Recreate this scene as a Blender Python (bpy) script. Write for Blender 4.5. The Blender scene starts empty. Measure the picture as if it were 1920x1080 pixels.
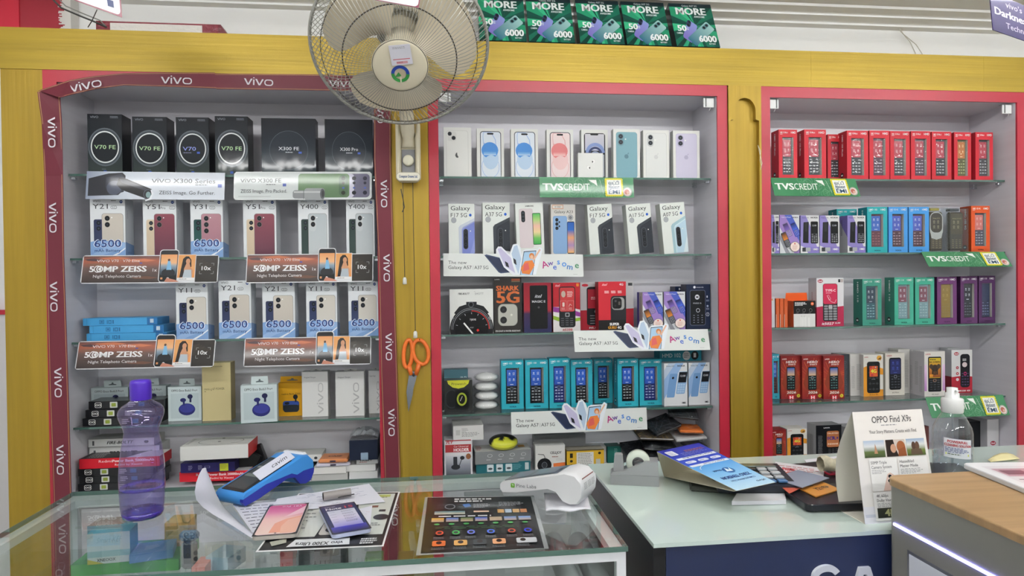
import bpy, math, random
from mathutils import Vector, Matrix
random.seed(7)
SC = bpy.context.scene
COL = SC.collection
# ---------------------------------------------------------------- camera
FPX = 1220.0
CAMP = Vector((0.0, -2.05, 1.45))
def _axes():
    y, p, r = math.radians(6.481), math.radians(-0.594), math.radians(-0.667)
    f = Vector((math.sin(y)*math.cos(p), math.cos(y)*math.cos(p), math.sin(p)))
    ri = Vector((math.cos(y), -math.sin(y), 0)); u = ri.cross(f)
    return math.cos(r)*ri + math.sin(r)*u, -math.sin(r)*ri + math.cos(r)*u, f
CR, CU, CF = _axes()
cd = bpy.data.cameras.new('camera'); cam = bpy.data.objects.new('camera', cd); COL.objects.link(cam)
cd.sensor_width = 36; cd.lens = 36*FPX/1920; cd.clip_start = 0.05
cam.matrix_world = Matrix(((CR.x, CU.x, -CF.x, CAMP.x), (CR.y, CU.y, -CF.y, CAMP.y), (CR.z, CU.z, -CF.z, CAMP.z), (0, 0, 0, 1)))
SC.camera = cam
def ray(px, py): return CF + CR*((px-960)/FPX) + CU*((540-py)/FPX)
def PY(px, py, Y):
    d = ray(px, py); return CAMP + d*((Y-CAMP.y)/d.y)
def PZ(px, py, z):
    d = ray(px, py); return CAMP + d*((z-CAMP.z)/d.z)
# ---------------------------------------------------------------- world, exposure
w = bpy.data.worlds.new('world'); SC.world = w; w.use_nodes = True
w.node_tree.nodes['Background'].inputs[0].default_value = (0.9, 0.95, 1, 1)
w.node_tree.nodes['Background'].inputs[1].default_value = 0.15
vs = SC.view_settings
vs.view_transform = 'Standard'; vs.look = 'None'; vs.exposure = 0.5; vs.gamma = 1.0
try: vs.use_curve_mapping = False
except Exception: pass
# ---------------------------------------------------------------- colour + materials
def lin(c):
    if isinstance(c, str):
        c = c.lstrip('#'); c = [int(c[i:i+2], 16)/255 for i in (0, 2, 4)]
    return tuple((x/12.92 if x <= 0.04045 else ((x+0.055)/1.055)**2.4) for x in c[:3])
MATS = {}
def mat(name, col='#cccccc', rough=.5, metal=0, coat=0, noise=None, bump=None, attr=False, spec=.5, emis=None, alpha=None):
    if name in MATS: return MATS[name]
    m = bpy.data.materials.new(name); m.use_nodes = True; N = m.node_tree.nodes; L = m.node_tree.links
    b = N['Principled BSDF']; b.inputs['Roughness'].default_value = rough; b.inputs['Metallic'].default_value = metal
    b.inputs['Coat Weight'].default_value = coat; b.inputs['Coat Roughness'].default_value = .05
    b.inputs['Specular IOR Level'].default_value = spec
    src = None
    if attr:
        a = N.new('ShaderNodeAttribute'); a.attribute_name = 'Col'; src = a.outputs['Color']
    else:
        b.inputs['Base Color'].default_value = (*lin(col), 1)
    tc = N.new('ShaderNodeTexCoord')
    if noise:   # (scale xyz, amount)
        mp = N.new('ShaderNodeMapping'); mp.inputs['Scale'].default_value = noise[0]; L.new(tc.outputs['Object'], mp.inputs[0])
        n = N.new('ShaderNodeTexNoise'); n.inputs['Scale'].default_value = 1; n.inputs['Detail'].default_value = 4; L.new(mp.outputs[0], n.inputs['Vector'])
        mr = N.new('ShaderNodeMapRange'); mr.inputs[3].default_value = 1-noise[1]; mr.inputs[4].default_value = 1+noise[1]; mr.inputs[1].default_value = .3; mr.inputs[2].default_value = .7
        L.new(n.outputs[0], mr.inputs[0])
        mx = N.new('ShaderNodeVectorMath'); mx.operation = 'SCALE'
        if src: L.new(src, mx.inputs[0])
        else: mx.inputs[0].default_value = lin(col)
        L.new(mr.outputs[0], mx.inputs['Scale']); src = mx.outputs[0]
    if src: L.new(src, b.inputs['Base Color'])
    if bump:    # (scale xyz, strength, distance)
        mp2 = N.new('ShaderNodeMapping'); mp2.inputs['Scale'].default_value = bump[0]; L.new(tc.outputs['Object'], mp2.inputs[0])
        n2 = N.new('ShaderNodeTexNoise'); n2.inputs['Scale'].default_value = 1; n2.inputs['Detail'].default_value = 3; L.new(mp2.outputs[0], n2.inputs['Vector'])
        bp = N.new('ShaderNodeBump'); bp.inputs['Strength'].default_value = bump[1]; bp.inputs['Distance'].default_value = bump[2]; L.new(n2.outputs[0], bp.inputs['Height'])
        L.new(bp.outputs[0], b.inputs['Coat Normal'] if coat > 0 else b.inputs['Normal'])
    if emis:
        b.inputs['Emission Color'].default_value = (*lin(emis[0]), 1); b.inputs['Emission Strength'].default_value = emis[1]
    MATS[name] = m
    return m
def glassy(name, tint='#ffffff', refl=.06, rough=.0, bump=None, body=None, bodyamt=0.0):
    """thin clear sheet: tinted see-through mixed with mirror by fresnel; body = a little diffuse colour"""
    if name in MATS: return MATS[name]
    m = bpy.data.materials.new(name); m.use_nodes = True; N = m.node_tree.nodes; L = m.node_tree.links; N.clear()
    o = N.new('ShaderNodeOutputMaterial'); t = N.new('ShaderNodeBsdfTransparent'); t.inputs[0].default_value = (*lin(tint), 1)
    g = N.new('ShaderNodeBsdfGlossy'); g.inputs['Roughness'].default_value = rough
    fr = N.new('ShaderNodeLayerWeight'); fr.inputs[0].default_value = .5
    pw = N.new('ShaderNodeMath'); pw.operation = 'POWER'; pw.inputs[1].default_value = 4; L.new(fr.outputs['Facing'], pw.inputs[0])
    ma = N.new('ShaderNodeMath'); ma.operation = 'MULTIPLY_ADD'; ma.inputs[1].default_value = .8; ma.inputs[2].default_value = refl; L.new(pw.outputs[0], ma.inputs[0])
    s = t.outputs[0]
    if body:
        d = N.new('ShaderNodeBsdfDiffuse'); d.inputs[0].default_value = (*lin(body), 1)
        x = N.new('ShaderNodeMixShader'); x.inputs[0].default_value = bodyamt; L.new(s, x.inputs[1]); L.new(d.outputs[0], x.inputs[2]); s = x.outputs[0]
    mx = N.new('ShaderNodeMixShader'); L.new(ma.outputs[0], mx.inputs[0]); L.new(s, mx.inputs[1]); L.new(g.outputs[0], mx.inputs[2]); L.new(mx.outputs[0], o.inputs[0])
    if bump:
        tc = N.new('ShaderNodeTexCoord'); n2 = N.new('ShaderNodeTexNoise'); n2.inputs['Scale'].default_value = bump[0]; L.new(tc.outputs['Object'], n2.inputs['Vector'])
        bp = N.new('ShaderNodeBump'); bp.inputs['Strength'].default_value = bump[1]; bp.inputs['Distance'].default_value = bump[2]; L.new(n2.outputs[0], bp.inputs['Height'])
        L.new(bp.outputs[0], g.inputs['Normal']); L.new(bp.outputs[0], fr.inputs['Normal'])
    MATS[name] = m
    return m
M_CARD = mat('printed_card', attr=True, rough=.45, spec=.25)
M_WRAP = mat('film_wrapped_card', attr=True, rough=.45, spec=.15, coat=.3, bump=((12, 12, 6), .22, .004))
M_GLOSS = mat('glossy_print', attr=True, rough=.3, spec=.3, coat=.35)
M_PLAS = mat('coloured_plastic', attr=True, rough=.35)
M_FILM = glassy('window_film', refl=.035, rough=.03, bump=(45, .8, .004))
M_CLEAR = glassy('clear_plastic', tint='#eef2f4', refl=.05, rough=.05, bump=(25, .3, .003), body='#e8eef0', bodyamt=.03)
# ---------------------------------------------------------------- lamps in the ceiling (built further down as panels); their light:
CEIL = 2.43
LIGHTS = [(-1.05, -1.32), (0.75, -1.32), (2.3, -1.32), (-1.05, -3.1), (0.75, -3.1), (2.3, -3.1)]   # tube centres, each 1.2 m long
TUBE_GLOW = 46.0
# ---------------------------------------------------------------- mesh builder
def Tm(x=0, y=0, z=0): return Matrix.Translation((x, y, z))
def Rz(a): return Matrix.Rotation(a, 4, 'Z')
def Rx(a): return Matrix.Rotation(a, 4, 'X')
def Ry(a): return Matrix.Rotation(a, 4, 'Y')
class MB:
    def __init__(s): s.v = []; s.f = []; s.c = []; s.m = []; s.mi = 0; s.M = Matrix(); s.smooth = set(); s.sm = False
    def add(s, vs, fs, col):
        n = len(s.v); M = s.M
        for p in vs: s.v.append(tuple(M @ Vector(p)))
        if isinstance(col, list): s.c.extend(col)
        else: s.c.extend([lin(col)]*len(vs))
        for f in fs:
            if s.sm: s.smooth.add(len(s.f))
            s.f.append([n+i for i in f]); s.m.append(s.mi)
        return s
    def box(s, x0, x1, y0, y1, z0, z1, col='#cccccc', cols=None):
        P = [(x0,y0,z0),(x1,y0,z0),(x1,y1,z0),(x0,y1,z0),(x0,y0,z1),(x1,y0,z1),(x1,y1,z1),(x0,y1,z1)]
        if cols is None: return s.add(P, [(0,3,2,1),(4,5,6,7),(0,1,5,4),(1,2,6,5),(2,3,7,6),(3,0,4,7)], col)
        for k, f in zip(('B','T','F','R','K','L'), [(0,3,2,1),(4,5,6,7),(0,1,5,4),(1,2,6,5),(2,3,7,6),(3,0,4,7)]):
            s.add([P[i] for i in f], [(0,1,2,3)], cols.get(k, col))
        return s
    def cbox(s, cx, cy, cz, dx, dy, dz, col='#cccccc', b=0):
        if b <= 0: return s.box(cx-dx/2, cx+dx/2, cy-dy/2, cy+dy/2, cz-dz/2, cz+dz/2, col)
        # chamfered
        import itertools
        vs = []; idx = {}
        h = (dx/2, dy/2, dz/2); c = (cx, cy, cz)
        for sg in itertools.product((-1,1), repeat=3):
            for ax in range(3):
                p = [c[k]+sg[k]*(h[k]-(0 if k == ax else b)) for k in range(3)]; idx[sg, ax] = len(vs); vs.append(p)
        fs = []
        for ax in range(3):
            a1, a2 = (ax+1) % 3, (ax+2) % 3
            for sd in (-1, 1):
                q = []
                for s1, s2 in ((-1,-1),(1,-1),(1,1),(-1,1)):
                    g = [0,0,0]; g[ax] = sd; g[a1] = s1; g[a2] = s2; q.append(idx[tuple(g), ax])
                fs.append(q if sd > 0 else q[::-1])
            for s1 in (-1, 1):
                for s2 in (-1, 1):  # edge faces along ax
                    g0 = [0,0,0]; g0[a1] = s1; g0[a2] = s2; g1 = g0[:]; g0[ax] = -1; g1[ax] = 1
                    q = [idx[tuple(g0), a1], idx[tuple(g1), a1], idx[tuple(g1), a2], idx[tuple(g0), a2]]
                    fs.append(q)
        for sg in itertools.product((-1,1), repeat=3): fs.append([idx[sg, 0], idx[sg, 1], idx[sg, 2]])
        return s.add(vs, fs, col)
    def tube(s, pts, r, col='#cccccc', n=8, cap=True, closed=False):
        pts = [Vector(p) for p in pts]; k = len(pts); R = r if isinstance(r, (list, tuple)) else [r]*k
        vs = []; nrm = None
        for i, p in enumerate(pts):
            if closed: t = (pts[(i+1) % k]-pts[i-1])
            else: t = pts[min(i+1, k-1)]-pts[max(i-1, 0)]
            t.normalize()
            if nrm is None:
                nrm = t.orthogonal().normalized()
            nrm = (nrm - t*nrm.dot(t)).normalized(); b = t.cross(nrm)
            for j in range(n):
                a = 2*math.pi*j/n; vs.append(p + (nrm*math.cos(a)+b*math.sin(a))*R[i])
        fs = []
        for i in range(k if closed else k-1):
            for j in range(n):
                a, b2 = i*n+j, i*n+(j+1) % n; c, d = ((i+1) % k)*n+(j+1) % n, ((i+1) % k)*n+j
                fs.append((a, b2, c, d))
        if cap and not closed: fs += [list(range(n))[::-1], [(k-1)*n+j for j in range(n)]]
        return s.add(vs, fs, col)
    def lathe(s, prof, n=32, col='#cccccc', flute=None, cap=True):
        vs = []; k = len(prof)
        for i, (r, z) in enumerate(prof):
            for j in range(n):
                a = 2*math.pi*j/n; rr = r*(flute(a, z) if flute else 1); vs.append((rr*math.cos(a), rr*math.sin(a), z))
        fs = []
        for i in range(k-1):
            for j in range(n):
                fs.append((i*n+j, i*n+(j+1) % n, (i+1)*n+(j+1) % n, (i+1)*n+j))
        if cap:
            if prof[0][0] > 1e-6: fs.append(list(range(n))[::-1])
            if prof[-1][0] > 1e-6: fs.append([(k-1)*n+j for j in range(n)])
        return s.add(vs, fs, col)
    def prism(s, poly, d, col='#cccccc', side=None):
        """poly in XZ, front at y=0, back at y=d"""
        n = len(poly)
        s.add([(x, 0, z) for x, z in poly], [list(range(n))], col)
        s.add([(x, d, z) for x, z in poly], [list(range(n))[::-1]], side or col)
        vs = [(x, 0, z) for x, z in poly]+[(x, d, z) for x, z in poly]
        return s.add(vs, [(i, i+n, (i+1) % n+n, (i+1) % n) for i in range(n)], side or col)
    def art(s, a, O, U, V, N=None):
        """lay an Art over a face: O = its top-left corner, U to the right (full width), V downwards (full height)"""
        O, U, V = Vector(O), Vector(U), Vector(V); N = Vector(N) if N is not None else V.cross(U).normalized()
        vs = [O + U*(x/a.nw) + V*(y/a.nh) + N*(a.eps*l) for x, y, l in a.v]
        n = len(s.v); s.v.extend(tuple(s.M @ p) for p in vs); s.c.extend(a.c)
        for f in a.f: s.f.append([n+i for i in f]); s.m.append(s.mi)
        return s
    def build(s, name, mats, parent=None, **kw):
        me = bpy.data.meshes.new(name); me.from_pydata(s.v, [], s.f); 
        mats = mats if isinstance(mats, (list, tuple)) else [mats]
        for m in mats: me.materials.append(m)
        at = me.color_attributes.new('Col', 'FLOAT_COLOR', 'POINT')
        at.data.foreach_set('color', [x for c in s.c for x in (*c[:3], 1.0)])
        me.polygons.foreach_set('material_index', s.m)
        me.polygons.foreach_set('use_smooth', [i in s.smooth for i in range(len(s.f))])
        me.update()
        o = bpy.data.objects.new(name, me); COL.objects.link(o)
        if parent: o.parent = parent
        tag(o, **kw)
        return o
def tag(o, label=None, cat=None, group=None, kind=None):
    if label: o['label'] = label
    if cat: o['category'] = cat
    if group: o['group'] = group
    if kind: o['kind'] = kind
    return o
def empty(name, loc=(0, 0, 0), rz=0, **kw):
    o = bpy.data.objects.new(name, None); COL.objects.link(o); o.location = loc; o.rotation_euler = (0, 0, rz); o.empty_display_size = .02
    return tag(o, **kw)
def kids(o): return [c for c in COL.objects if c.parent == o]
def copy_tree(o, parent=None):
    c = o.copy(); COL.objects.link(c); c.parent = parent
    for k in (KIDS.get(o.name) or []): copy_tree(k, c)
    return c
KIDS = {}
# ---------------------------------------------------------------- flat printed art
TXT = {}
def text_geo(s, bold=0, shear=0):
    bold = min(bold*.5, .012); k = (s, bold, shear)
    if k not in TXT:
        c = bpy.data.curves.new('t', 'FONT'); c.body = s; c.resolution_u = 2; c.offset = bold; c.shear = shear
        o = bpy.data.objects.new('t', c); m = bpy.data.meshes.new_from_object(o)
        V = [(v.co.x, v.co.y) for v in m.vertices]; F = [tuple(p.vertices) for p in m.polygons]
        x0 = min(v[0] for v in V); x1 = max(v[0] for v in V)
        TXT[k] = ([(x-x0, y) for x, y in V], F, x1-x0)
        bpy.data.objects.remove(o); bpy.data.curves.remove(c); bpy.data.meshes.remove(m)
    return TXT[k]
def clip(poly, x0, y0, x1, y1):
    def cut(P, ins, inter):
        out = []
        for i in range(len(P)):
            a, b = P[i-1], P[i]; ia, ib = ins(a), ins(b)
            if ib:
                if not ia: out.append(inter(a, b))
                out.append(b)
            elif ia: out.append(inter(a, b))
        return out
    def lx(X): return lambda a, b: (X, a[1]+(b[1]-a[1])*(X-a[0])/(b[0]-a[0]))
    def ly(Y): return lambda a, b: (a[0]+(b[0]-a[0])*(Y-a[1])/(b[1]-a[1]), Y)
    P = cut(poly, lambda p: p[0] >= x0, lx(x0)); P = P and cut(P, lambda p: p[0] <= x1, lx(x1))
    P = P and cut(P, lambda p: p[1] >= y0, ly(y0)); P = P and cut(P, lambda p: p[1] <= y1, ly(y1))
    return P
class Art:
    def __init__(s, nw=100, nh=100, bg=None, eps=.00004, noclip=False):
        s.nw = nw; s.nh = nh; s.v = []; s.f = []; s.c = []; s.l = 1; s.eps = eps; s.noclip = noclip
        s.T = None
        if bg: s.r(0, 0, nw, nh, bg)
    def _p(s, pts, cols):
        if s.T: pts = [s.T(p) for p in pts]
        n = len(s.v); s.v += [(x, y, s.l) for x, y in pts]; s.c += cols; s.f.append(list(range(n, n+len(pts))))
    def p(s, pts, col, adv=True):
        if s.T: T = s.T; s.T = None; pts = [T(q) for q in pts]; s.p(pts, col, adv); s.T = T; return s
        if not s.noclip: pts = clip(pts, 0, 0, s.nw, s.nh)
        if pts and len(pts) > 2: s._p(pts, [lin(col)]*len(pts))
        if adv: s.l += 1
        return s
    def r(s, x, y, w, h, col): return s.p([(x, y), (x+w, y), (x+w, y+h), (x, y+h)], col)
    def g(s, x, y, w, h, stops, d='v'):
        """ramp of printed ink; stops = colours spaced evenly, or [(t, colour)]"""
        if not isinstance(stops[0], tuple): stops = [(i/(len(stops)-1), c) for i, c in enumerate(stops)]
        for (t0, c0), (t1, c1) in zip(stops, stops[1:]):
            if d == 'v': q = [(x, y+h*t0), (x+w, y+h*t0), (x+w, y+h*t1), (x, y+h*t1)]; cc = [c0, c0, c1, c1]
            else: q = [(x+w*t0, y), (x+w*t1, y), (x+w*t1, y+h), (x+w*t0, y+h)]; cc = [c0, c1, c1, c0]
            s._p(q, [lin(c) for c in cc])
        s.l += 1; return s
    def rr(s, x, y, w, h, r, col, n=5):
        r = min(r, w/2, h/2); pts = []
        for cx, cy, a0 in ((x+w-r, y+r, -90), (x+w-r, y+h-r, 0), (x+r, y+h-r, 90), (x+r, y+r, 180)):
            for i in range(n+1): a = math.radians(a0+90*i/n); pts.append((cx+r*math.cos(a), cy+r*math.sin(a)))
        return s.p(pts, col)
    def rg(s, x, y, w, h, r, c0, c1):
        """rounded rectangle, colours ramped top to bottom"""
        r = min(r, w/2, h/2); pts = []
        for cx, cy, a0 in ((x+w-r, y+r, -90), (x+w-r, y+h-r, 0), (x+r, y+h-r, 90), (x+r, y+r, 180)):
            for i in range(6): a = math.radians(a0+90*i/5); pts.append((cx+r*math.cos(a), cy+r*math.sin(a)))
        if not s.noclip: pts = clip(pts, 0, 0, s.nw, s.nh)
        if not pts: return s
        a, b = lin(c0), lin(c1)
        s._p(pts, [tuple(a[k]+(b[k]-a[k])*min(1, max(0, (q[1]-y)/h)) for k in range(3)) for q in pts]); s.l += 1; return s
    def o(s, cx, cy, rx, col, ry=None, n=20):
        ry = ry or rx; return s.p([(cx+rx*math.cos(2*math.pi*i/n), cy+ry*math.sin(2*math.pi*i/n)) for i in range(n)], col)
    def ring(s, cx, cy, r, t, col, ry=None, n=24, a0=0, a1=360):
        ry = ry or r
        P = [(math.cos(math.radians(a0+(a1-a0)*i/n)), math.sin(math.radians(a0+(a1-a0)*i/n))) for i in range(n+1)]
        for a, b in zip(P, P[1:]):
            s.p([(cx+r*a[0], cy+ry*a[1]), (cx+r*b[0], cy+ry*b[1]), (cx+(r-t)*b[0], cy+(ry-t)*b[1]), (cx+(r-t)*a[0], cy+(ry-t)*a[1])], col, False)
        s.l += 1; return s
    def ln(s, x1, y1, x2, y2, w, col):
        d = math.hypot(x2-x1, y2-y1) or 1; a, b = -(y2-y1)/d*w/2, (x2-x1)/d*w/2
        return s.p([(x1+a, y1+b), (x2+a, y2+b), (x2-a, y2-b), (x1-a, y1-b)], col)
    def pl(s, pts, w, col):
        for a, b in zip(pts, pts[1:]): s.ln(a[0], a[1], b[0], b[1], w, col)
        return s
    def box(s, x, y, w, h, t, col):
        s.r(x, y, w, t, col); s.r(x, y+h-t, w, t, col); s.r(x, y, t, h, col); s.r(x+w-t, y, t, h, col); return s
    def t(s, txt, x, y, w, h, col, b=0, sh=0, rot=0, fit=True):
        """writing whose capitals fill the box x,y,w,h (y down); w None = natural width"""
        V, F, W = text_geo(txt, b, sh); ky = h/.69; kx = (w/W) if w else ky*1.0
        c, sn = math.cos(math.radians(rot)), math.sin(math.radians(rot)); n = len(s.v); col = lin(col)
        pts = []
        for vx, vy in V:
            a, bb = vx*kx, h-vy*ky; q = (x+a*c-bb*sn, y+a*sn+bb*c)
            pts.append(s.T(q) if s.T else q)
        d = 0
        for dx in ((0,) if b < .02 else (0, h*.05) if b < .035 else (0, h*.05, h*.10)):
            s.v += [(px+dx*c-(h*.10 if b >= .035 else h*.05 if b >= .02 else 0)*.5*c, py+dx*sn, s.l) for px, py in pts]; s.c += [col]*len(V); s.f += [[n+d+i for i in f] for f in F]; d += len(V); s.l += 1
        return s
    def lines(s, x, y, w, n, dy, col, h=1.0, seed=1):
        """rows of print too fine to read: broken into word-like dashes"""
        rnd = random.Random(seed)
        for i in range(n):
            X = x; e = x+w*(rnd.uniform(.55, 1) if i == n-1 else rnd.uniform(.85, 1))
            while X < e:
                l = min(rnd.uniform(.06, .16)*w, e-X); s.p([(X, y+i*dy), (X+l, y+i*dy), (X+l, y+i*dy+h), (X, y+i*dy+h)], col, False); X += l+.03*w
        s.l += 1; return s
    def vivo(s, x, y, w, h, col, rot=0, wt=.2):
        """the wide rounded word mark: v i v o"""
        c, sn = math.cos(math.radians(rot)), math.sin(math.radians(rot)); kx = w/4.25; ky = h
        def q(pts): return [(x+px*kx*c-py*ky*sn, y+px*kx*sn+py*ky*c) for px, py in pts]
        T = wt
        def vee(o): s.p(q([(o, 0), (o+T*1.25, 0), (o+.62, .78), (o+.62, 1), (o+.5, 1)]), col, False); s.p(q([(o+1.24, 0), (o+1.24-T*1.25, 0), (o+.62, .78), (o+.62, 1), (o+.74, 1)]), col, False)
        vee(0); s.p(q([(1.32, .12), (1.32+T, .12), (1.32+T, 1), (1.32, 1)]), col, False); s.p(q([(1.28, -.16), (1.42, -.26), (1.56, -.16), (1.42, -.04)]), col, False)
        vee(1.62)
        def ringpts(r0):
            P = []; W, H, R = 1.28-2*r0, 1-2*r0, .42-r0*.7
            for cx, cy, a0 in ((W-R, R, -90), (W-R, H-R, 0), (R, H-R, 90), (R, R, 180)):
                for i in range(5): a = math.radians(a0+22.5*i); P.append((2.95+r0+cx+R*math.cos(a), r0+cy+R*math.sin(a)))
            return P
        A, B = ringpts(0), ringpts(T*.8)
        for i in range(len(A)): s.p(q([A[i-1], A[i], B[i], B[i-1]]), col, False)
        s.l += 1; return s
# ================================================================ ROOM
M_WALL = mat('white_wall_paint', '#f1f2f2', .8, noise=((1.5, 1.5, 1.5), .03), bump=((40, 40, 40), .1, .002))
M_CEIL = mat('ceiling_paint', '#f2f3f3', .8)
M_GOLD = mat('gold_paint', '#a88e2e', .42, metal=.35, noise=((2, 6, 60), .12), bump=((3, 30, 160), .25, .002))
M_GOLDV = mat('gold_paint_upright', '#a4872a', .42, metal=.35, noise=((50, 20, 2), .10), bump=((120, 30, 3), .25, .002))
M_RED = mat('red_paint', '#b3283b', .36, noise=((7, 7, 7), .06), bump=((30, 30, 30), .2, .001))
M_LAM = mat('pale_laminate', '#dad8df', .35, noise=((1.2, 1, 45), .04), bump=((14, 14, 60), .15, .0015))
M_FLOOR = mat('floor_tiles', '#a3a19c', .35, noise=((3, 3, 3), .05))
M_ALU = mat('white_aluminium', '#f2f5f8', .4, metal=.15, noise=((20, 20, 20), .04))
M_GLASS = glassy('shelf_glass', tint='#f6faf8', refl=.05, rough=.01)
M_EDGE = glassy('glass_edge', tint='#7a9c92', refl=.10, rough=.05, body='#6d988c', bodyamt=.5)
M_DARK = mat('dark_metal', '#2b2b2d', .4, metal=.5)
def slab(name, x0, x1, y0, y1, z0, z1, m, parent=None, **kw):
    o = MB().box(x0, x1, y0, y1, z0, z1); return o.build(name, m, parent, **kw)
S = dict(kind='structure')
slab('wall_back', -2.3, 3.3, .3, .4, -.1, 2.6, M_WALL, **S)
slab('wall_left', -2.4, -2.3, -4.6, .4, -.1, 2.6, M_WALL, **S)
slab('wall_right', 3.3, 3.4, -4.6, .4, -.1, 2.6, M_WALL, **S)
slab('wall_front', -2.3, 3.3, -4.6, -4.5, -.1, 2.6, M_WALL, **S)
slab('floor', -2.3, 3.3, -4.5, .3, -.1, 0, M_FLOOR, **S)
slab('ceiling', -2.3, 3.3, -4.5, .3, CEIL, 2.6, M_CEIL, **S)
# stepped cornice where wall meets ceiling
mb = MB(); pr = [(.2995, 2.405), (.262, 2.405), (.262, 2.412), (.255, 2.414), (.205, 2.414), (.205, 2.420), (.198, 2.422), (.15, 2.422), (.145, 2.4295), (.2995, 2.4295)]
vs = [(x, y, z) for x in (-1.16, 3.299) for y, z in pr]; n = len(pr)
mb.add(vs, [(i, (i+1) % n, (i+1) % n+n, i+n) for i in range(n)]+[list(range(n)), list(range(n, 2*n))], '#ffffff').build('trim_1', M_CEIL, **S)
# red painted column stub over the ledge
mb = MB(); mb.box(-1.45, -1.19, .25, .298, 2.205, 2.429, '#a02434', {'R': '#dcdad6'})
mb.box(-1.45, -1.345, .245, .25, 2.207, 2.429, '#c8263c'); 
rnd = random.Random(3); z = 2.207
while z < 2.42:
    mb.box(-1.189-rnd.uniform(.018, .04), -1.189, .2485, .25, z, z+.004, '#d9d6d2'); z += .004
mb.build('trim_2', mat('column_paint', attr=True, rough=.5), **S)
# poster strip and marble facing on the wall beside the gold post
mb = MB(); mb.box(-2.29, -1.252, .27, .299, .0, 1.36, '#dcdadb'); mb.box(-2.29, -1.252, .262, .299, 1.36, 1.375, '#c01f3a')
mb.build('trim_3', mat('side_wall_facing', attr=True, rough=.3, noise=((2, 2, 3), .05)), **S)
# ---- tube lights under the ceiling
for i, (x, y) in enumerate(LIGHTS):
    t = empty('tube_light', (x, y, CEIL-.037), label='white tube light under the ceiling, %s row, %s' % (('front', 'rear')[i//3], ('above the glass counter', 'above the gap between the counters', 'above the kiosk')[i % 3]), cat='light', group='ceiling tube lights')
    mb = MB(); mb.cbox(0, 0, .022, 1.24, .03, .030, '#f2f2f2', .006); mb.cbox(-.612, 0, -.008, .016, .03, .05, '#f2f2f2', .003); mb.cbox(.612, 0, -.008, .016, .03, .05, '#f2f2f2', .003)
    mb.build('lamp_batten', M_PLAS, t)
    mb = MB(); mb.sm = True; mb.tube([(-.6, 0, -.015), (.6, 0, -.015)], .014, '#ffffff', 14); mb.build('glowing_tube', mat('glowing_tube', '#ffffff', .5, emis=('#fafaf8', TUBE_GLOW)), t)
# ================================================================ CABINETS
ZS = [1.787, 1.534, 1.281, 1.024, .827]      # shelf tops, last is the deck
YB = .2
def cabinet(x0, x1, label, fx0, fx1, frame=True):
    t = empty('display_cabinet', ((x0+x1)/2, .1, 0), label=label, cat='cabinet')
    ox, oy = (x0+x1)/2, .1
    def part(name, a, b, c, d, e, f, m): return slab(name, a-ox, b-ox, c-oy, d-oy, e, f, m, t)
    part('back_panel', x0-.012, x1+.012, YB, YB+.012, .79, 2.075, M_LAM)
    part('side_panel', x0-.012, x0, .001, YB, .79, 2.062, M_LAM); part('side_panel', x1, x1+.012, .001, YB, .79, 2.062, M_LAM)
    part('top_panel', x0, x1, .001, YB, 2.050, 2.062, M_LAM); part('deck_panel', x0, x1, .001, YB, .80, ZS[4], M_LAM)
    part('lower_cupboard', x0-.012, x1+.012, .004, YB, 0, .789, M_LAM)
    part('frame_rail', fx0, fx1, -.006, .001, 2.048, 2.083, M_RED)
    part('frame_stile', fx0, x0, -.006, .001, .0, 2.048, M_RED); part('frame_stile', x1, fx1, -.006, .001, 0, 2.048, M_RED)
    for z in ZS[:4]:
        mb = MB(); a, b, c, d = x0+.004-ox, x1-.004-ox, .042-oy, YB-.002-oy; mb.mi = 0
        mb.box(a, b, c+.0015, d, z-.0055, z); mb.mi = 1
        mb.box(a, b, c-.0015, c+.0015, z-.006, z+.0002)
        sh = mb.build('glass_shelf', [M_GLASS, M_EDGE], t)
        for xx in (a-.003, b-.012):
            for yy in (c+.02, d-.03): MB().cbox(xx+.007, yy, z-.0105, .014, .014, .008, '#c8ccd0', .001).build('shelf_bracket', mat('chrome', '#cfd3d8', .2, metal=.9), sh)
    return t
cabinet(-1.100, -.184, 'pale lined display cabinet bordered by the maroon strip, holding dark and blue-white phone boxes', -1.138, -.150)
cabinet(.007, .915, 'red-framed display cabinet in the middle, behind the counters, white phones on its top shelf', -.024, .949)
cabinet(1.097, 1.998, 'red-framed display cabinet whose top shelf holds a row of red phone boxes', 1.064, 2.034)
# fascia and ledge
mb = MB(); mb.box(-1.252, 2.9, -.008, .012, 2.083, 2.203); mb.box(-1.252, 2.9, .012, .298, 2.185, 2.203)
for x in (1.24, 1.87): mb.box(x, x+.0012, -.0085, -.0078, 2.084, 2.202)
mb.build('fascia_beam', M_GOLD, label='long gold painted beam running over all three cabinets', cat='beam')
def pil(x0, x1, z1, label):
    mb = MB(); mb.box(x0, x1, -.004, .010, 0, z1); return mb.build('pilaster', M_GOLDV, label=label, cat='pilaster')
pil(-1.252, -1.138, 2.083, 'wide gold painted end post beside the maroon border strip')
pil(-.149, -.025, 2.083, 'gold painted post behind the wall fan and its pull cords')
pil(2.035, 2.25, 2.083, 'gold painted post at the far end past the red phone boxes')
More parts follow.
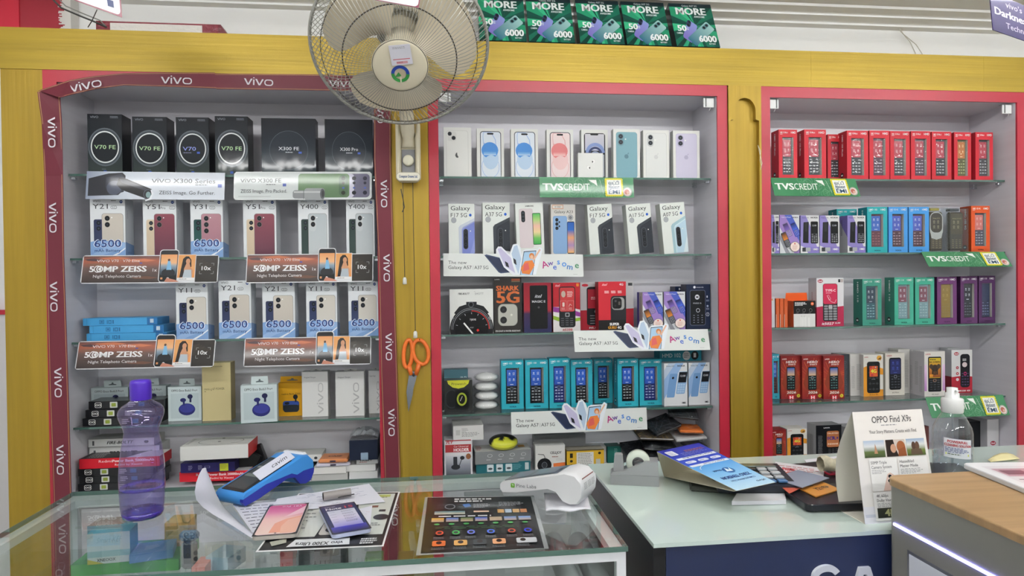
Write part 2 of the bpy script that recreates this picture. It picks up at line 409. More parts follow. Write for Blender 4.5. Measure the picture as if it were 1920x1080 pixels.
# pilaster with raised arched rim
t = MB(); x0, x1, zt, zb = .950, 1.063, 2.082, 0.0
t.box(x0, x1, .006, .014, zb, zt)
cx = (x0+x1)/2
arch = [(cx-.049, zb), (cx-.049, 1.968), (cx-.037, 1.972), (cx-.037, 1.984)]+[(cx-.037*math.cos(a), 2.0+.042*math.sin(a)) for a in [math.pi*k/14 for k in range(15)]]+[(cx+.037, 1.984), (cx+.037, 1.972), (cx+.049, 1.968), (cx+.049, zb)]
for (ax, az), (bx, bz) in zip(arch, arch[1:]):
    pa = (x0 if (ax+bx)/2 < cx-.033 else ax, az) if abs(az-bz) > 1 else (ax, az)
    # face between the arch line and the outline
    if abs(az-bz) > 1: q = [(x0 if ax < cx else x1, az), (x0 if ax < cx else x1, bz), (bx, bz), (ax, az)]
    elif max(ax, bx) <= cx-.0369 or min(ax, bx) >= cx+.0369:
        e = x0 if ax < cx else x1; q = [(e, az), (e, bz), (bx, bz), (ax, az)]
    else: q = [(ax, az), (ax, zt), (bx, zt), (bx, bz)]
    t.add([(p[0], -.012, p[1]) for p in q], [(0, 1, 2, 3)], '#ffffff')
    t.add([(ax, -.012, az), (bx, -.012, bz), (bx, .006, bz), (ax, .006, az)], [(0, 1, 2, 3)], '#ffffff')
for e, s_ in ((x0, 1), (x1, -1)): t.add([(e, -.012, 2.0), (e, -.012, zt), (cx-.037*s_, -.012, zt), (cx-.037*s_, -.012, 2.0)], [(0, 1, 2, 3)], '#ffffff')
t.build('pilaster', M_GOLDV, label='gold painted post with a raised arched rim between two red frames', cat='pilaster')
# glass-door clips in the upper corners
def clipper(x, y0, z, flip, label):
    t = empty('glass_clip', (x, y0, z), label=label, cat='clip', group='door clips in the cabinet corners')
    mb = MB(); s = 1 if flip else -1
    mb.cbox(0, 0, 0, .036, .004, .030, '#e9ecec', .001); mb.cbox(0, .006, .016, .036, .014, .003, '#9ea3a3', .0005); mb.build('clip_plate', M_PLAS, t)
    mb = MB(); mb.cbox(-.010*s, -.003, .002, .003, .004, .030, '#6c7070', .0005); mb.tube([(.004, -.003, -.012), (.004, -.004, -.020), (0, -.004, -.026)], .0007, '#dddddd', 5); mb.build('clip_edge', M_PLAS, t)
clipper(.029, .012, 2.031, 0, 'white clip in the top corner of the middle cabinet beside the fan')
clipper(.893, .012, 2.030, 1, 'white clip in the top corner of the middle cabinet beside the arched post')
clipper(1.118, .012, 2.030, 0, 'white clip with a loose thread above the first red phone box')
clipper(1.975, .012, 2.028, 1, 'grey clip in the far top corner above the last red phone box')
# ---- maroon border strips
MAR = '#6f2f3b'
def ribbon(name, A, B, label, logos):
    """A, B: matching edge points [(px,py,Y)...] turned to points of the strip where it hangs"""
    pa = [PY(*a) for a in A]; pb = [PY(*b) for b in B]; mb = MB(); k = len(pa)
    N = Vector((0, .0015, 0)); vs = []
    for a, b in zip(pa, pb): vs += [a, b, b+N, a+N]
    fs = []
    for i in range(k-1):
        for j in range(4): fs.append((i*4+j, i*4+(j+1) % 4, i*4+4+(j+1) % 4, i*4+4+j))
    fs += [(3, 2, 1, 0), ((k-1)*4, (k-1)*4+1, (k-1)*4+2, (k-1)*4+3)]
    mb.add(vs, fs, MAR)
    E = Vector((0, -.0004, 0))
    for t in (.05, .93):
        for i in range(k-1):
            q = [pa[i].lerp(pb[i], t)+E, pa[i+1].lerp(pb[i+1], t)+E, pa[i+1].lerp(pb[i+1], t+.022)+E, pa[i].lerp(pb[i], t+.022)+E]
            mb.add(q, [(0, 1, 2, 3)], '#c9a06a')
    for (x, y, Y, L, ang) in logos:   # centre px, word length in metres, angle
        a = Art(100, 26, noclip=True); a.vivo(0, 4, 100, 22, '#d9d6dc')
        c = PY(x, y, Y-.003); an = math.radians(ang); U = Vector((math.cos(an), 0, -math.sin(an)))*L; V = Vector((-math.sin(an), 0, -math.cos(an)))*L*.26
        mb.art(a, c-U*.5-V*.5, U, V, (0, -1, 0))
    return mb.build(name, M_CARD, label=label, cat='border strip', group='maroon border strips of the end cabinet')
ribbon('border_strip', [(70, 172, -.05), (78, 230, -.035), (83, 330, -.012), (87, 480, -.012), (92, 720, -.012), (100, 925, -.012), (104, 1090, -.012), (112, 1500, -.012)],
       [(112, 172, -.03), (116, 230, -.02), (118, 330, -.012), (120, 480, -.012), (128, 720, -.012), (134, 925, -.012), (138, 1090, -.012), (146, 1500, -.012)],
       'maroon cardboard strip down the outer side of the cabinet, its top curling forward',
       [(98, 248, -.035, .088, 90), (100, 408, -.012, .088, 90), (102, 556, -.012, .088, 90), (110, 717, -.012, .088, 90), (114, 862, -.012, .088, 90), (118, 1010, -.012, .088, 90)])
ribbon('border_strip', [(71, 170, -.05), (130, 150, -.022), (180, 142, -.014), (232, 137, -.012), (330, 136, -.012), (402, 136, -.016), (405, 138, -.016), (560, 139, -.012), (733, 142, -.012)],
       [(112, 183, -.05), (140, 176, -.022), (180, 167, -.014), (232, 160, -.012), (330, 163, -.012), (404, 166, -.016), (407, 167, -.016), (560, 169, -.012), (701, 172, -.012)],
       'maroon cardboard strip along the top edge of the cabinet, bent at one end',
       [(160, 160, -.02, .09, -13), (331, 150, -.012, .088, 1), (485, 153, -.012, .085, 2), (643, 156, -.012, .085, 2)])
ribbon('border_strip', [(701, 174, -.012), (701, 300, -.012), (710, 500, -.012), (714, 700, -.012), (721, 890, -.012), (728, 1080, -.012), (742, 1500, -.012)],
       [(733, 174, -.012), (733, 300, -.012), (739, 500, -.012), (745, 700, -.012), (751, 890, -.012), (757, 1080, -.012), (770, 1500, -.012)],
       'maroon cardboard strip standing between the cabinet and the gold post with the fan',
       [(714, 205, -.012, .085, 90), (721, 363, -.012, .085, 90), (726, 502, -.012, .085, 90), (730, 650, -.012, .085, 90), (735, 792, -.012, .085, 90), (741, 960, -.012, .085, 90)])
# ================================================================ WALL FAN
M_CREAM = mat('cream_plastic', '#d8d0b8', .4, noise=((8, 8, 8), .04))
M_BLADE = mat('cream_blade', '#cfc5ae', .45, noise=((5, 5, 5), .05))
M_WIRE = mat('grey_wire', '#a9a9a3', .35, metal=.5)
M_WIRED = mat('dark_wire', '#4a4640', .45, metal=.4)
def fan():
    hub = PY(751, 89, -.40)
    root = empty('wall_fan', (-.085, -.03, 1.80), label='large cream wall fan with a round wire cage hanging over the gold post', cat='fan')
    base = Vector((-.085, -.03, 1.80))
    # head frame: axis from the cage toward the room, tipped down
    ax = Vector((.03, -1, -1.05)).normalized(); ex = Vector((0, 0, 1)).cross(ax).normalized(); ez = ax.cross(ex)
    if ez.z < 0: ez = -ez
    H = Matrix(((ex.x, ax.x, ez.x, hub.x-base.x), (ex.y, ax.y, ez.y, hub.y-base.y), (ex.z, ax.z, ez.z, hub.z-base.z), (0, 0, 0, 1)))
    # in head space: +Y = forward (to the viewer), X right, Z up, origin centre of the rim
    RR = .218
    def wires(n, r0, y0, r1, y1, bulge, mb, wr, skew=0):
        for i in range(n):
            a = 2*math.pi*i/n; P = []
            for k in range(9):
                t = k/8; r = r0+(r1-r0)*t; y = y0+(y1-y0)*t**2.6 if bulge else y0+(y1-y0)*t
                aa = a+skew*t; P.append((r*math.cos(aa), y, r*math.sin(aa)))
            mb.tube(P, wr, n=4, cap=False)
    def ringp(r, y, n=72): return [(r*math.cos(2*math.pi*i/n), y, r*math.sin(2*math.pi*i/n)) for i in range(n)]
    g = MB(); g.M = H; wires(110, .062, .092, RR, .004, True, g, .0008, .0)
    fg = g.build('front_guard', M_WIRE, root)
    g = MB(); g.M = H; wires(84, .045, -.085, RR, -.004, True, g, .0009, .9); g.tube(ringp(.06, -.084), .0018, n=5, closed=True)
    bg = g.build('rear_guard', M_WIRE, root)
    g = MB(); g.M = H; g.tube(ringp(.137, .0655), .0016, n=6, closed=True); g.tube(ringp(.19, .034), .0011, n=6, closed=True); g.tube(ringp(.0655, .092), .0013, n=6, closed=True)
    g.build('guard_ring', M_WIRED, fg)
    g = MB(); g.M = H; g.sm = True; g.tube(ringp(RR, 0), .0042, n=8, closed=True); g.build('guard_rim', M_WIRE, root)
    # centre badge
    b = MB(); b.M = H @ Matrix.Rotation(math.radians(-90), 4, 'X'); b.sm = True
    b.lathe([(0, .0965), (.035, .0965), (.060, .095), (.068, .092), (.068, .089), (0, .089)], 48, '#ffffff', cap=False)
    bd = b.build('guard_badge', M_CREAM, root)
    a = Art(100, 100, noclip=True); a.ring(50, 50, 50, 18, '#2f8a3e', a0=0, a1=180); a.ring(50, 50, 50, 18, '#1f3f9a', a0=180, a1=360); a.o(50, 50, 30, '#b7ab92'); a.p([(20, 70), (40, 40), (55, 60), (45, 66)], '#2f8a3e'); a.r(48, 70, 8, 32, '#d8d0b8')
    e = MB(); e.M = H; e.art(a, (-.022, .0972, .004), (.044, 0, 0), (0, 0, -.044), (0, 1, 0)); e.build('badge_emblem', M_GLOSS, bd)
    a = Art(60, 64, '#d3d2da'); a.rr(0, 0, 60, 64, 4, '#d9d8e2'); a.lines(10, 6, 40, 2, 4, '#777777', 1.2); a.r(6, 44, 48, 2.4, '#c04a55'); a.r(14, 52, 32, 8, '#cf9aa2'); a.lines(16, 54, 28, 1, 4, '#8a3a44', 2)
    e = MB(); e.M = H @ Tm(.004, .0985, -.002) @ Matrix.Rotation(math.radians(-8), 4, 'Y'); e.art(a, (-.022, 0, .058), (.05, 0, 0), (0, 0, -.05), (0, 1, 0)); e.box(-.022, .028, -.0012, -.0002, .008, .058, '#d9d8e2')
    e.build('paper_sticker', M_CARD, bd)
    # blades
    for k, off in enumerate((math.radians(138), math.radians(258), math.radians(18))):
        v = []; f = []; nu, nv = 14, 9
        for i in range(nu+1):
            t = i/nu; r = .035+.155*t
            w0 = .55+1.10*math.sin(min(1, t*1.15)*math.pi*.62)*(1 if t < .8 else 1-((t-.8)/.2)**2*.55)
            for j in range(nv+1):
                s = j/nv-.5; a = off+s*w0*1.04+.12*t; tw = -s*.050*(1-.35*t)
                v.append((r*math.cos(a), tw-.012+.0 , r*math.sin(a)))
        for i in range(nu):
            for j in range(nv): p = i*(nv+1)+j; f.append((p, p+1, p+nv+2, p+nv+1))
        n = len(v); v2 = [(x, y-.0022, z) for x, y, z in v]
        b = MB(); b.M = H; b.sm = True; b.add(v+v2, f+[tuple(n+i for i in q[::-1]) for q in f], '#ffffff'); b.build('blade', M_BLADE, root)
    b = MB(); b.M = H @ Matrix.Rotation(math.radians(-90), 4, 'X'); b.sm = True
    b.lathe([(0, .03), (.03, .028), (.038, .018), (.04, -.03), (.0, -.03)], 32, '#ffffff', cap=False); b.build('hub', M_BLADE, root)
    # motor housing behind the cage, with dark vent ring
    b = MB(); b.M = H @ Matrix.Rotation(math.radians(-90), 4, 'X'); b.sm = True
    b.lathe([(0, -.20), (.03, -.198), (.05, -.18), (.062, -.15), (.066, -.11), (.064, -.088), (0, -.086)], 36, '#ffffff', cap=False)
    mt = b.build('motor_housing', M_CREAM, root)
    b = MB(); b.M = H @ Matrix.Rotation(math.radians(-90), 4, 'X')
    for i in range(30):
        a = 2*math.pi*i/30; b.M = H @ Matrix.Rotation(math.radians(-90), 4, 'X') @ Rz(a); b.box(.0625, .0672, -.003, .003, -.17, -.11)
    b.build('vent_slots', M_WIRED, mt)
    # arm down to the wall box
    q = H @ Vector((0, -.14, -.03))
    b = MB(); b.sm = True; b.tube([q, (q.x, q.y+.03, q.z-.08), (0, .0, .10), (0, -.005, .06)], [.018, .020, .022, .022], '#ffffff', 12); b.build('neck', M_CREAM, root)
    b = MB()
    for sx in (-1, 1): b.cbox(.030*sx, -.012, .05, .014, .030, .17, '#ffffff', .005)
    b.cbox(0, -.002, .03, .052, .012, .15, '#ffffff', .003); bk = b.build('wall_bracket', M_CREAM, root)
    b = MB(); b.cbox(0, -.0095, .02, .040, .003, .070, '#8c8d90', .001); b.build('regulator_plate', M_PLAS, root)
    b = MB(); b.M = Tm(0, -.012, .020) @ Matrix.Rotation(math.radians(90), 4, 'X'); b.sm = True; b.lathe([(0, .016), (.013, .016), (.016, .013), (.017, 0)], 28, '#e3dfca'); b.build('speed_knob', M_PLAS, root)
    b = MB(); a = Art(100, 36, noclip=True); a.rr(0, 0, 100, 36, 17, '#a9a48f'); a.rr(2, 2, 96, 32, 15, '#e4e0d0'); a.t('Crompton Greaves Ltd.', 12, 12, 76, 11, '#2a4c7c', b=.02)
    b.cbox(0, -.015, -.030, .074, .030, .028, '#dcd6c2', .009); b.art(a, (-.036, -.0302, -.017), (.072, 0, 0), (0, 0, -.026), (0, -1, 0)); b.build('name_plate', M_GLOSS, root)
    # pull cords
    for x, z0, z1, kn in ((-.018, -.045, -.335, 1), (.012, -.045, -.50, 0)):
        c = MB(); L = base
        c.tube([(x, -.006, z0), (x+.001, -.008, (z0+z1)*.5), (x+.002, -.006, z1)], .0011, '#1d1d1d', 5)
        if kn: c.tube([(x-.006, -.008, z0-.02), (x, -.010, z0-.05), (x+.004, -.008, z0-.075), (x-.003, -.007, z0-.09)], .0016, '#151515', 5)
        cc = c.build('pull_cord', M_PLAS, root)
        c = MB(); c.M = Tm(x+.002, -.006, z1-.010); c.sm = True; c.lathe([(.0035, .011), (.006, .006), (.0065, -.010), (.0, -.011)], 14, '#e7e7df'); c.build('cord_toggle', M_PLAS, cc)
fan()
# ================================================================ SCISSORS on the post
M_ORANGE = mat('orange_plastic', '#e8722a', .35)
def scissors():
    Y = -.012; S0 = PY(775, 700, Y)
    root = empty('scissors', S0, label='scissors with big orange loops hanging point down on the gold post', cat='scissors')
    def L(x, y): p = PY(x, y, Y)-S0; return (p.x, p.z)
    # blades
    for pts, nm in (([(768, 695), (778, 697), (774, 740), (766, 772), (762, 735)], 0), ([(773, 695), (783, 700), (771, 745), (765, 773), (767, 740)], 1)):
        b = MB(); b.M = Tm(0, -.002+nm*.003, 0); b.prism([L(*p) for p in pts], .0022, '#aeb3ba'); b.build('scissor_blade', mat('steel', '#9aa0a8', .25, metal=.85), root)
    for (cx, cy, rx, ry, tilt, ex, ey) in ((789, 660, 14, 23, -14, 780, 699), (765, 663, 8, 26, 4, 771, 699)):
        b = MB(); b.sm = True; P = []
        for i in range(28):
            a = 2*math.pi*i/28; u, v = rx*math.cos(a), ry*math.sin(a); t = math.radians(tilt); p = L(cx+u*math.cos(t)-v*math.sin(t)*-1*0-0+v*math.sin(-t), cy+u*math.sin(t)+v*math.cos(t)); P.append((p[0], -.004, p[1]))
        b.tube(P, .0062, '#ffffff', 10, closed=True)
        p0, p1 = L(cx-(cx-ex)*.3, cy+ry*.9), L(ex, ey+4); b.tube([(p0[0], -.004, p0[1]), (p1[0], -.002, p1[1])], [.008, .006], '#ffffff', 10); b.build('loop_handle', M_ORANGE, root)
    b = MB(); p = L(776, 703); b.M = Tm(p[0], -.006, p[1]) @ Matrix.Rotation(math.radians(90), 4, 'X'); b.lathe([(0, .003), (.004, .002), (.0045, 0)], 16); b.build('pivot_screw', M_DARK, root)
    b = MB(); p = L(787, 637); b.tube([(p[0], .012, p[1]), (p[0], -.010, p[1]), (p[0], -.010, p[1]+.004)], .0012); b.build('hanging_nail', M_DARK, root)
scissors()
# ================================================================ GLASS SHOWCASE COUNTER
ZC = 1.0
M_MILK = mat('milk_glass', '#cfe0d8', .15, coat=.7, noise=((1.5, 1.5, 1.5), .01))
M_NAVY = mat('navy_laminate', '#222d50', .3, noise=((2, 2, 2), .12))
M_BLACK = mat('black_laminate', '#0d0e12', .35)
GX0, GX1, GY0, GY1 = -.801, .313, -.985, -.530
def showcase():
    r = empty('glass_counter', ((GX0+GX1)/2, (GY0+GY1)/2, 0), label='glass topped showcase counter with white aluminium edges, scattered papers and terminals on it', cat='counter')
    ox, oy = (GX0+GX1)/2, (GY0+GY1)/2
    def P(name, x0, x1, y0, y1, z0, z1, m, par=None): return slab(name, x0-ox, x1-ox, y0-oy, y1-oy, z0, z1, m, par or r)
    tp = P('glass_top', GX0+.002, GX1-.002, GY0+.002, GY1-.002, ZC-.0085, ZC, M_GLASS)
    mb = MB(); e = .002; a, b, c, d = GX0-ox, GX1-ox, GY0-oy, GY1-oy
    for q in ((a, b, c, c+e), (a, b, d-e, d), (a, a+e, c+e, d-e), (b-e, b, c+e, d-e)): mb.box(q[0], q[1], q[2], q[3], ZC-.0085, ZC)
    mb.build('glass_edge', M_EDGE, tp)
    z1 = ZC-.009
    for nm, q in (('frame_rail', (GX0+.003, GX1-.003, GY0+.003, GY0+.020, z1-.016, z1)), ('frame_rail', (GX0+.003, GX1-.003, GY1-.036, GY1-.003, z1-.016, z1)),
                  ('frame_rail', (GX0+.003, GX0+.024, GY0+.020, GY1-.036, z1-.016, z1)), ('frame_rail', (GX1-.026, GX1-.003, GY0+.020, GY1-.036, z1-.016, z1))): P(nm, *q, M_ALU)
    for x in (GX0+.003, GX1-.019):
        for y in (GY0+.003, GY1-.019): P('frame_post', x, x+.016, y, y+.016, .05, z1-.016, M_ALU)
    P('side_glass', GX0+.004, GX0+.009, GY0+.02, GY1-.02, .45, z1-.016, M_GLASS); P('side_glass', GX1-.009, GX1-.004, GY0+.02, GY1-.02, .45, z1-.016, M_GLASS)
    P('front_glass', GX0+.02, GX1-.02, GY0+.005, GY0+.010, .45, z1-.016, M_GLASS)
    P('glass_shelf', GX0+.01, GX1-.01, GY0+.03, GY1-.03, .879, .885, M_GLASS)
    P('floor_board', GX0+.01, GX1-.01, GY0+.01, GY1-.01, .45, .462, M_LAM)
    P('base_cabinet', GX0+.01, GX1-.01, GY0+.03, GY1-.03, 0, .449, M_ALU)
showcase()
# inside the showcase
ZI = .8855
def simple_box(name, loc, rz, dx, dy, dz, col, label, cat='box', cols=None, top=None, front=None, left=None, m=None, group=None, name2=None):
    mb = MB(); mb.box(-dx/2, dx/2, -dy/2, dy/2, 0, dz, col, cols or {})
    if top: mb.art(top, (-dx/2, dy/2, dz+.0001), (dx, 0, 0), (0, -dy, 0))
    if front: mb.art(front, (-dx/2, -dy/2-.0001, dz), (dx, 0, 0), (0, 0, -dz), (0, -1, 0))
    if left: mb.art(left, (-dx/2-.0001, dy/2, dz), (0, -dy, 0), (0, 0, -dz), (-1, 0, 0))
    o = mb.build(name, m or M_CARD, label=label, cat=cat, group=group); o.location = loc; o.rotation_euler = (0, 0, rz); return o
def inside(name, xl, xr, yb, dz, dx_scale, D, H, col, label, rz=0, cat='box', **kw):
    z = ZI+dz; A, B = PZ(xl, yb, z), PZ(xr, yb, z); W = (B.x-A.x)*dx_scale; y = (A.y+B.y)/2+D/2
    yc = GY1-.045-D/2
    if y > yc: y = yc; A, B = PY(xl, yb, y-D/2), PY(xr, yb, y-D/2); W = (B.x-A.x)*dx_scale
    return simple_box(name, ((A.x+B.x)/2, y, z), rz, W, D, H, col, label, cat, **kw)
tb = Art(100, 60, '#4fa05c'); tb.t('X WATCH', 45, 40, 40, 12, '#cfe6cf', b=.02); tb.box(8, 8, 30, 44, 2, '#2c7a40')
inside('watch_box', 140, 330, 1075, 0, 1, .11, .022, '#4a9a4e', 'green flat box lettered WATCH lying inside the glass counter', top=tb, front=Art(100, 12, '#5cab58'))
fb = Art(100, 82, '#dfe5e6'); fb.p([(0, 82), (0, 68), (40, 82)], '#d8c94e'); fb.t('XNEOOX', 22, 68, 44, 8, '#333333', b=.02); fb.t('Smart KEF', 22, 12, 60, 14, '#bfc7c9', sh=.3); fb.r(0, 48, 100, 16, '#a8d0d8')
inside('earphone_box', 166, 238, 1056, .0225, 1, .045, .060, '#67b7c9', 'white and teal box standing on the green box inside the glass counter', rz=.10, front=fb, left=Art(100, 100, '#3f9fb8'))
inside('phone_box', 240, 312, 1052, .0225, 1, .06, .016, '#5d93c4', 'flat blue box lying on the green box inside the glass counter', rz=.25, top=Art(100, 50, '#6a9fcb').lines(30, 18, 35, 3, 6, '#c6d8e8', 2))
inside('cable_box', 163, 228, 968, 0, 1, .05, .070, '#86bfd8', 'pale blue box at the back of the showcase, top side patched grey', cols={'T': '#a79d98'})
inside('gift_box', 308, 352, 965, 0, 1, .05, .068, '#c7b06a', 'plain ochre box at the back of the showcase behind the bottle')
inside('charger_box', 392, 438, 1074, 0, 1, .06, .030, '#a9c6dc', 'pale blue square box tilted inside the glass counter below the curled sheet', rz=-.3, cols={'T': '#b9ccd8'})
inside('card_box', 360, 384, 1088, 0, 1, .05, .025, '#e07f78', 'salmon red box beside the pale blue square box inside the counter')
for (xl, xr, c, H, lb) in ((526, 549, '#c9414b', .045, 'small red upright box inside the counter under the laminated poster'), (556, 584, '#4c565c', .040, 'small dark grey box inside the counter beside the red upright one'), (590, 618, '#6a5a5e', .045, 'brownish grey box inside the counter under the poster edge'), (624, 648, '#3f464c', .038, 'charcoal box inside the counter between brownish and green boxes'), (684, 716, '#7ab05a', .03, 'light green box inside the counter near its middle'), (745, 775, '#8a6a4a', .03, 'small brown box inside the counter between the two posters')):
    inside('card_box', xl, xr, 1078, 0, 1, .04, H, c, lb)
inside('photo_pack', 298, 352, 1015, 0, 1, .06, .030, '#b98a5e', 'brown card pack inside the counter beside the bottle base', rz=.2, cols={'T': '#c49a70'})
inside('phone_cover_pack', 1015, 1078, 1030, 0, 1, .10, .016, '#b9b4b0', 'grey phone cover pack lying under the white card terminal', rz=-.25, cat='pack', cols={'T': '#c4c0bc'})
inside('phone_cover_pack', 872, 945, 932, 0, 1, .05, .088, '#a5a4aa', 'grey packet with pink lower edge inside the counter behind the white terminal', cat='pack', front=Art(100, 50, '#a5a4aa').r(0, 38, 60, 12, '#c46fa8'))
mb = MB(); mb.cbox(0, 0, .030, .028, .016, .055, '#3a3f45', .005); mb.cbox(0, 0, .068, .036, .020, .020, '#34515c', .006); o = mb.build('handheld_microphone', M_PLAS, label='dark stubby handheld gadget standing inside the counter beside the brown pack', cat='gadget'); p = PZ(356, 1068, ZI); o.location = (p.x, p.y, ZI)
for k, (x, c) in enumerate(((1068, '#8b8d92'), (1122, '#77797e'))):
    p = PZ(x, 1080, ZI+.03); mb = MB(); mb.sm = True; mb.tube([(0, -.06, 0), (0, .14, 0)], .021, c, 20); o = mb.build('metal_tube', M_PLAS, label='thick grey metal tube lying low in the glass counter, %s' % ('nearer the scissors', 'nearer the mint desk')[k], cat='tube', group='metal tubes in the counter')
    o.location = (p.x, p.y+.035, ZI+.0225)
# ================================================================ MINT DESK
MX0, MX1, MY0, MY1 = .359, 1.78, -.981, -.492
def desk():
    ox, oy = (MX0+MX1)/2, (MY0+MY1)/2
    r = empty('display_desk', (ox, oy, 0), label='navy desk with a pale mint glass top and white letters on its front', cat='desk')
    def P(name, x0, x1, y0, y1, z0, z1, m): return slab(name, x0-ox, x1-ox, y0-oy, y1-oy, z0, z1, m, r)
    P('desk_top', MX0, MX1, MY0, MY1, ZC-.007, ZC, M_MILK)
    P('side_panel', MX0+.001, MX0+.022, MY0+.004, MY1-.002, 0, ZC-.0075, M_BLACK); P('side_panel', MX1-.022, MX1-.001, MY0+.004, MY1-.002, 0, ZC-.0075, M_BLACK)
    P('front_panel', MX0+.023, MX1-.023, MY0+.004, MY0+.024, 0, ZC-.0075, M_NAVY); P('back_panel', MX0+.023, MX1-.023, MY1-.022, MY1-.002, 0, ZC-.0075, M_NAVY)
    # raised letters, tops just in view
    for ch, px in (('S', 1553), ('A', 1625)):
        p = PY(px, 1066, MY0-.006); H_ = .062
        mb = MB()
        if ch == 'S':
            pts = []
            for k in range(19): a = math.radians(20+k*12); pts.append((.021*math.cos(a), H_*.75-.001+.0145*math.sin(a)))
            for k in range(19): a = math.radians(90-k*12.5); pts.append((.021*math.cos(a), H_*.27+.0155*math.sin(a)))
            V3 = [Vector((q[0], q[1])) for q in pts]; L_, R_ = [], []
            for i, q in enumerate(V3):
                d = (V3[min(i+1, len(V3)-1)]-V3[max(i-1, 0)]).normalized(); nn_ = Vector((-d.y, d.x))*.0055; L_.append(q+nn_); R_.append(q-nn_)
            for i in range(len(V3)-1): mb.prism([tuple(L_[i]), tuple(R_[i]), tuple(R_[i+1]), tuple(L_[i+1])], .006, '#dfe3ea')
        else:
            mb.prism([(-.030, 0), (-.018, 0), (-.003, H_*.80), (.003, H_*.80), (.018, 0), (.030, 0), (.010, H_), (-.010, H_)], .006, '#dfe3ea')
        o = mb.build('letter', mat('white_letter', attr=True, rough=.3), r)
        o.location = (p.x-ox, MY0-.0022-oy, p.z-H_)
desk()
# ================================================================ KIOSK
M_WOOD = mat('oak_laminate', '#a2845f', .42, noise=((3, 60, 3), .14), bump=((3, 60, 3), .1, .001))
M_TAUPE = mat('taupe_panel', '#8a8982', .38, metal=.15)
ZK = 1.10
KX0, KX1, KY1, KY0 = .778, 1.75, -.985, -1.75
def kiosk():
    r = empty('reception_kiosk', ((KX0+KX1)/2, (KY0+KY1)/2, 0), label='grey kiosk counter with a rounded oak top and a glowing strip along its side', cat='kiosk'); ox, oy = (KX0+KX1)/2, (KY0+KY1)/2
    def outl(x0, x1, y0, y1, R, n=8):
        P = []
        for cx, cy, a0 in ((x1-R, y1-R, 0), (x0+R, y1-R, 90), (x0+R, y0+R, 180), (x1-R, y0+R, 270)):
            for i in range(n+1): a = math.radians(a0+90*i/n); P.append((cx+R*math.cos(a)-ox, cy+R*math.sin(a)-oy))
        return P
    def ext(P, z0, z1, bev=0):
        mb = MB(); n = len(P)
        rings = [(P, z0), (P, z1-bev)]
        if bev:
            for k in (1, 2, 3):
                a = math.pi/2*k/3; s = bev*(1-math.cos(a)); rings.append(([(x-(s if x > 0 else -s), y-(s if y > 0 else -s)) for x, y in P], z1-bev+bev*math.sin(a)))
        for Q, z in rings: mb.v += [(x, y, z) for x, y in Q]; mb.c += [(1, 1, 1)]*n
        for k in range(len(rings)-1):
            for i in range(n): mb.f.append([k*n+i, k*n+(i+1) % n, (k+1)*n+(i+1) % n, (k+1)*n+i]); mb.m.append(0)
        mb.f.append(list(range((len(rings)-1)*n, len(rings)*n))); mb.m.append(0); mb.f.append(list(range(n))[::-1]); mb.m.append(0); return mb
    ext(outl(KX0, KX1, KY0, KY1, .022), ZK-.013, ZK, .003).build('kiosk_top', M_WOOD, r)
    ext(outl(KX0+.003, KX1-.003, KY0+.003, KY1-.003, .018), 0, ZK-.0132).build('kiosk_body', M_TAUPE, r)
    slab('glow_strip', KX0+.001-ox, KX0+.0032-ox, KY0+.03-oy, KY1-.022-oy, 1.0195, 1.0235, mat('glow_strip', '#ffffff', .5, emis=('#8f8cff', 9)), r)
    slab('white_panel', KX0+.001-ox, KX0+.0032-ox, KY0+.03-oy, KY1-.06-oy, .3, .985, mat('pale_panel', '#d9dde8', .25), r)
    slab('panel_rim', KX0+.0016-ox, KX0+.0031-ox, KY0+.03-oy, KY1-.055-oy, .29, .990, mat('rim_metal', '#8d8f92', .3, metal=.7), r)
kiosk()
# tablet on the kiosk
def rslab(cor, th, r_, col_top, col_side, art, name, label, cat, mats=None, group=None, z0=None, rr=.008, par=None):
    """thin rounded slab lying level; cor = four floor-plan corners TL TR BR BL (as read by the art) """
    z0 = cor[0].z if z0 is None else z0
    c = sum((Vector((p.x, p.y, 0)) for p in cor), Vector())/4
    U = ((cor[1]-cor[0])+(cor[2]-cor[3]))/2; V = ((cor[3]-cor[0])+(cor[2]-cor[1]))/2; U.z = V.z = 0
    W, Hh = U.length, V.length; u0, v0 = U.normalized(), V.normalized(); pv = Vector((v0.y, -v0.x, 0)); pv = pv if pv.dot(u0) > 0 else -pv; u = (u0+pv).normalized(); v = v0-u*v0.dot(u); v.normalize()
    mb = MB(); P = []
    for cx, cy, a0 in ((W/2-rr, Hh/2-rr, 0), (-W/2+rr, Hh/2-rr, 90), (-W/2+rr, -Hh/2+rr, 180), (W/2-rr, -Hh/2+rr, 270)):
        for i in range(6): a = math.radians(a0+90*i/5); P.append((cx+rr*math.cos(a), cy+rr*math.sin(a)))
    n = len(P); W3 = lambda a, b, z: (u*a+v*b)+Vector((0, 0, z))
    s = 1-.0012/(W/2)
    rings = [(s, 0), (1, .0012), (1, th-.0012), (s, th)]
    for q, z in rings: mb.v += [tuple(W3(a*q, b*q, z)) for a, b in P]; mb.c += [lin(col_side)]*n
    for k in range(3):
        for i in range(n): mb.f.append([k*n+i, k*n+(i+1) % n, (k+1)*n+(i+1) % n, (k+1)*n+i]); mb.m.append(0)
    mb.f.append(list(range(n))[::-1]); mb.m.append(0)
    mb.v += [tuple(W3(a*s, b*s, th)) for a, b in P]; mb.c += [lin(col_top)]*n; mb.f.append(list(range(4*n, 5*n))); mb.m.append(0)
    if art: mb.art(art, W3(-W/2, -Hh/2, th+.0001), u*W, v*Hh, (0, 0, 1))
    o = mb.build(name, mats or M_GLOSS, par, label=label, cat=cat, group=group); o.location = (c.x, c.y, z0); return o
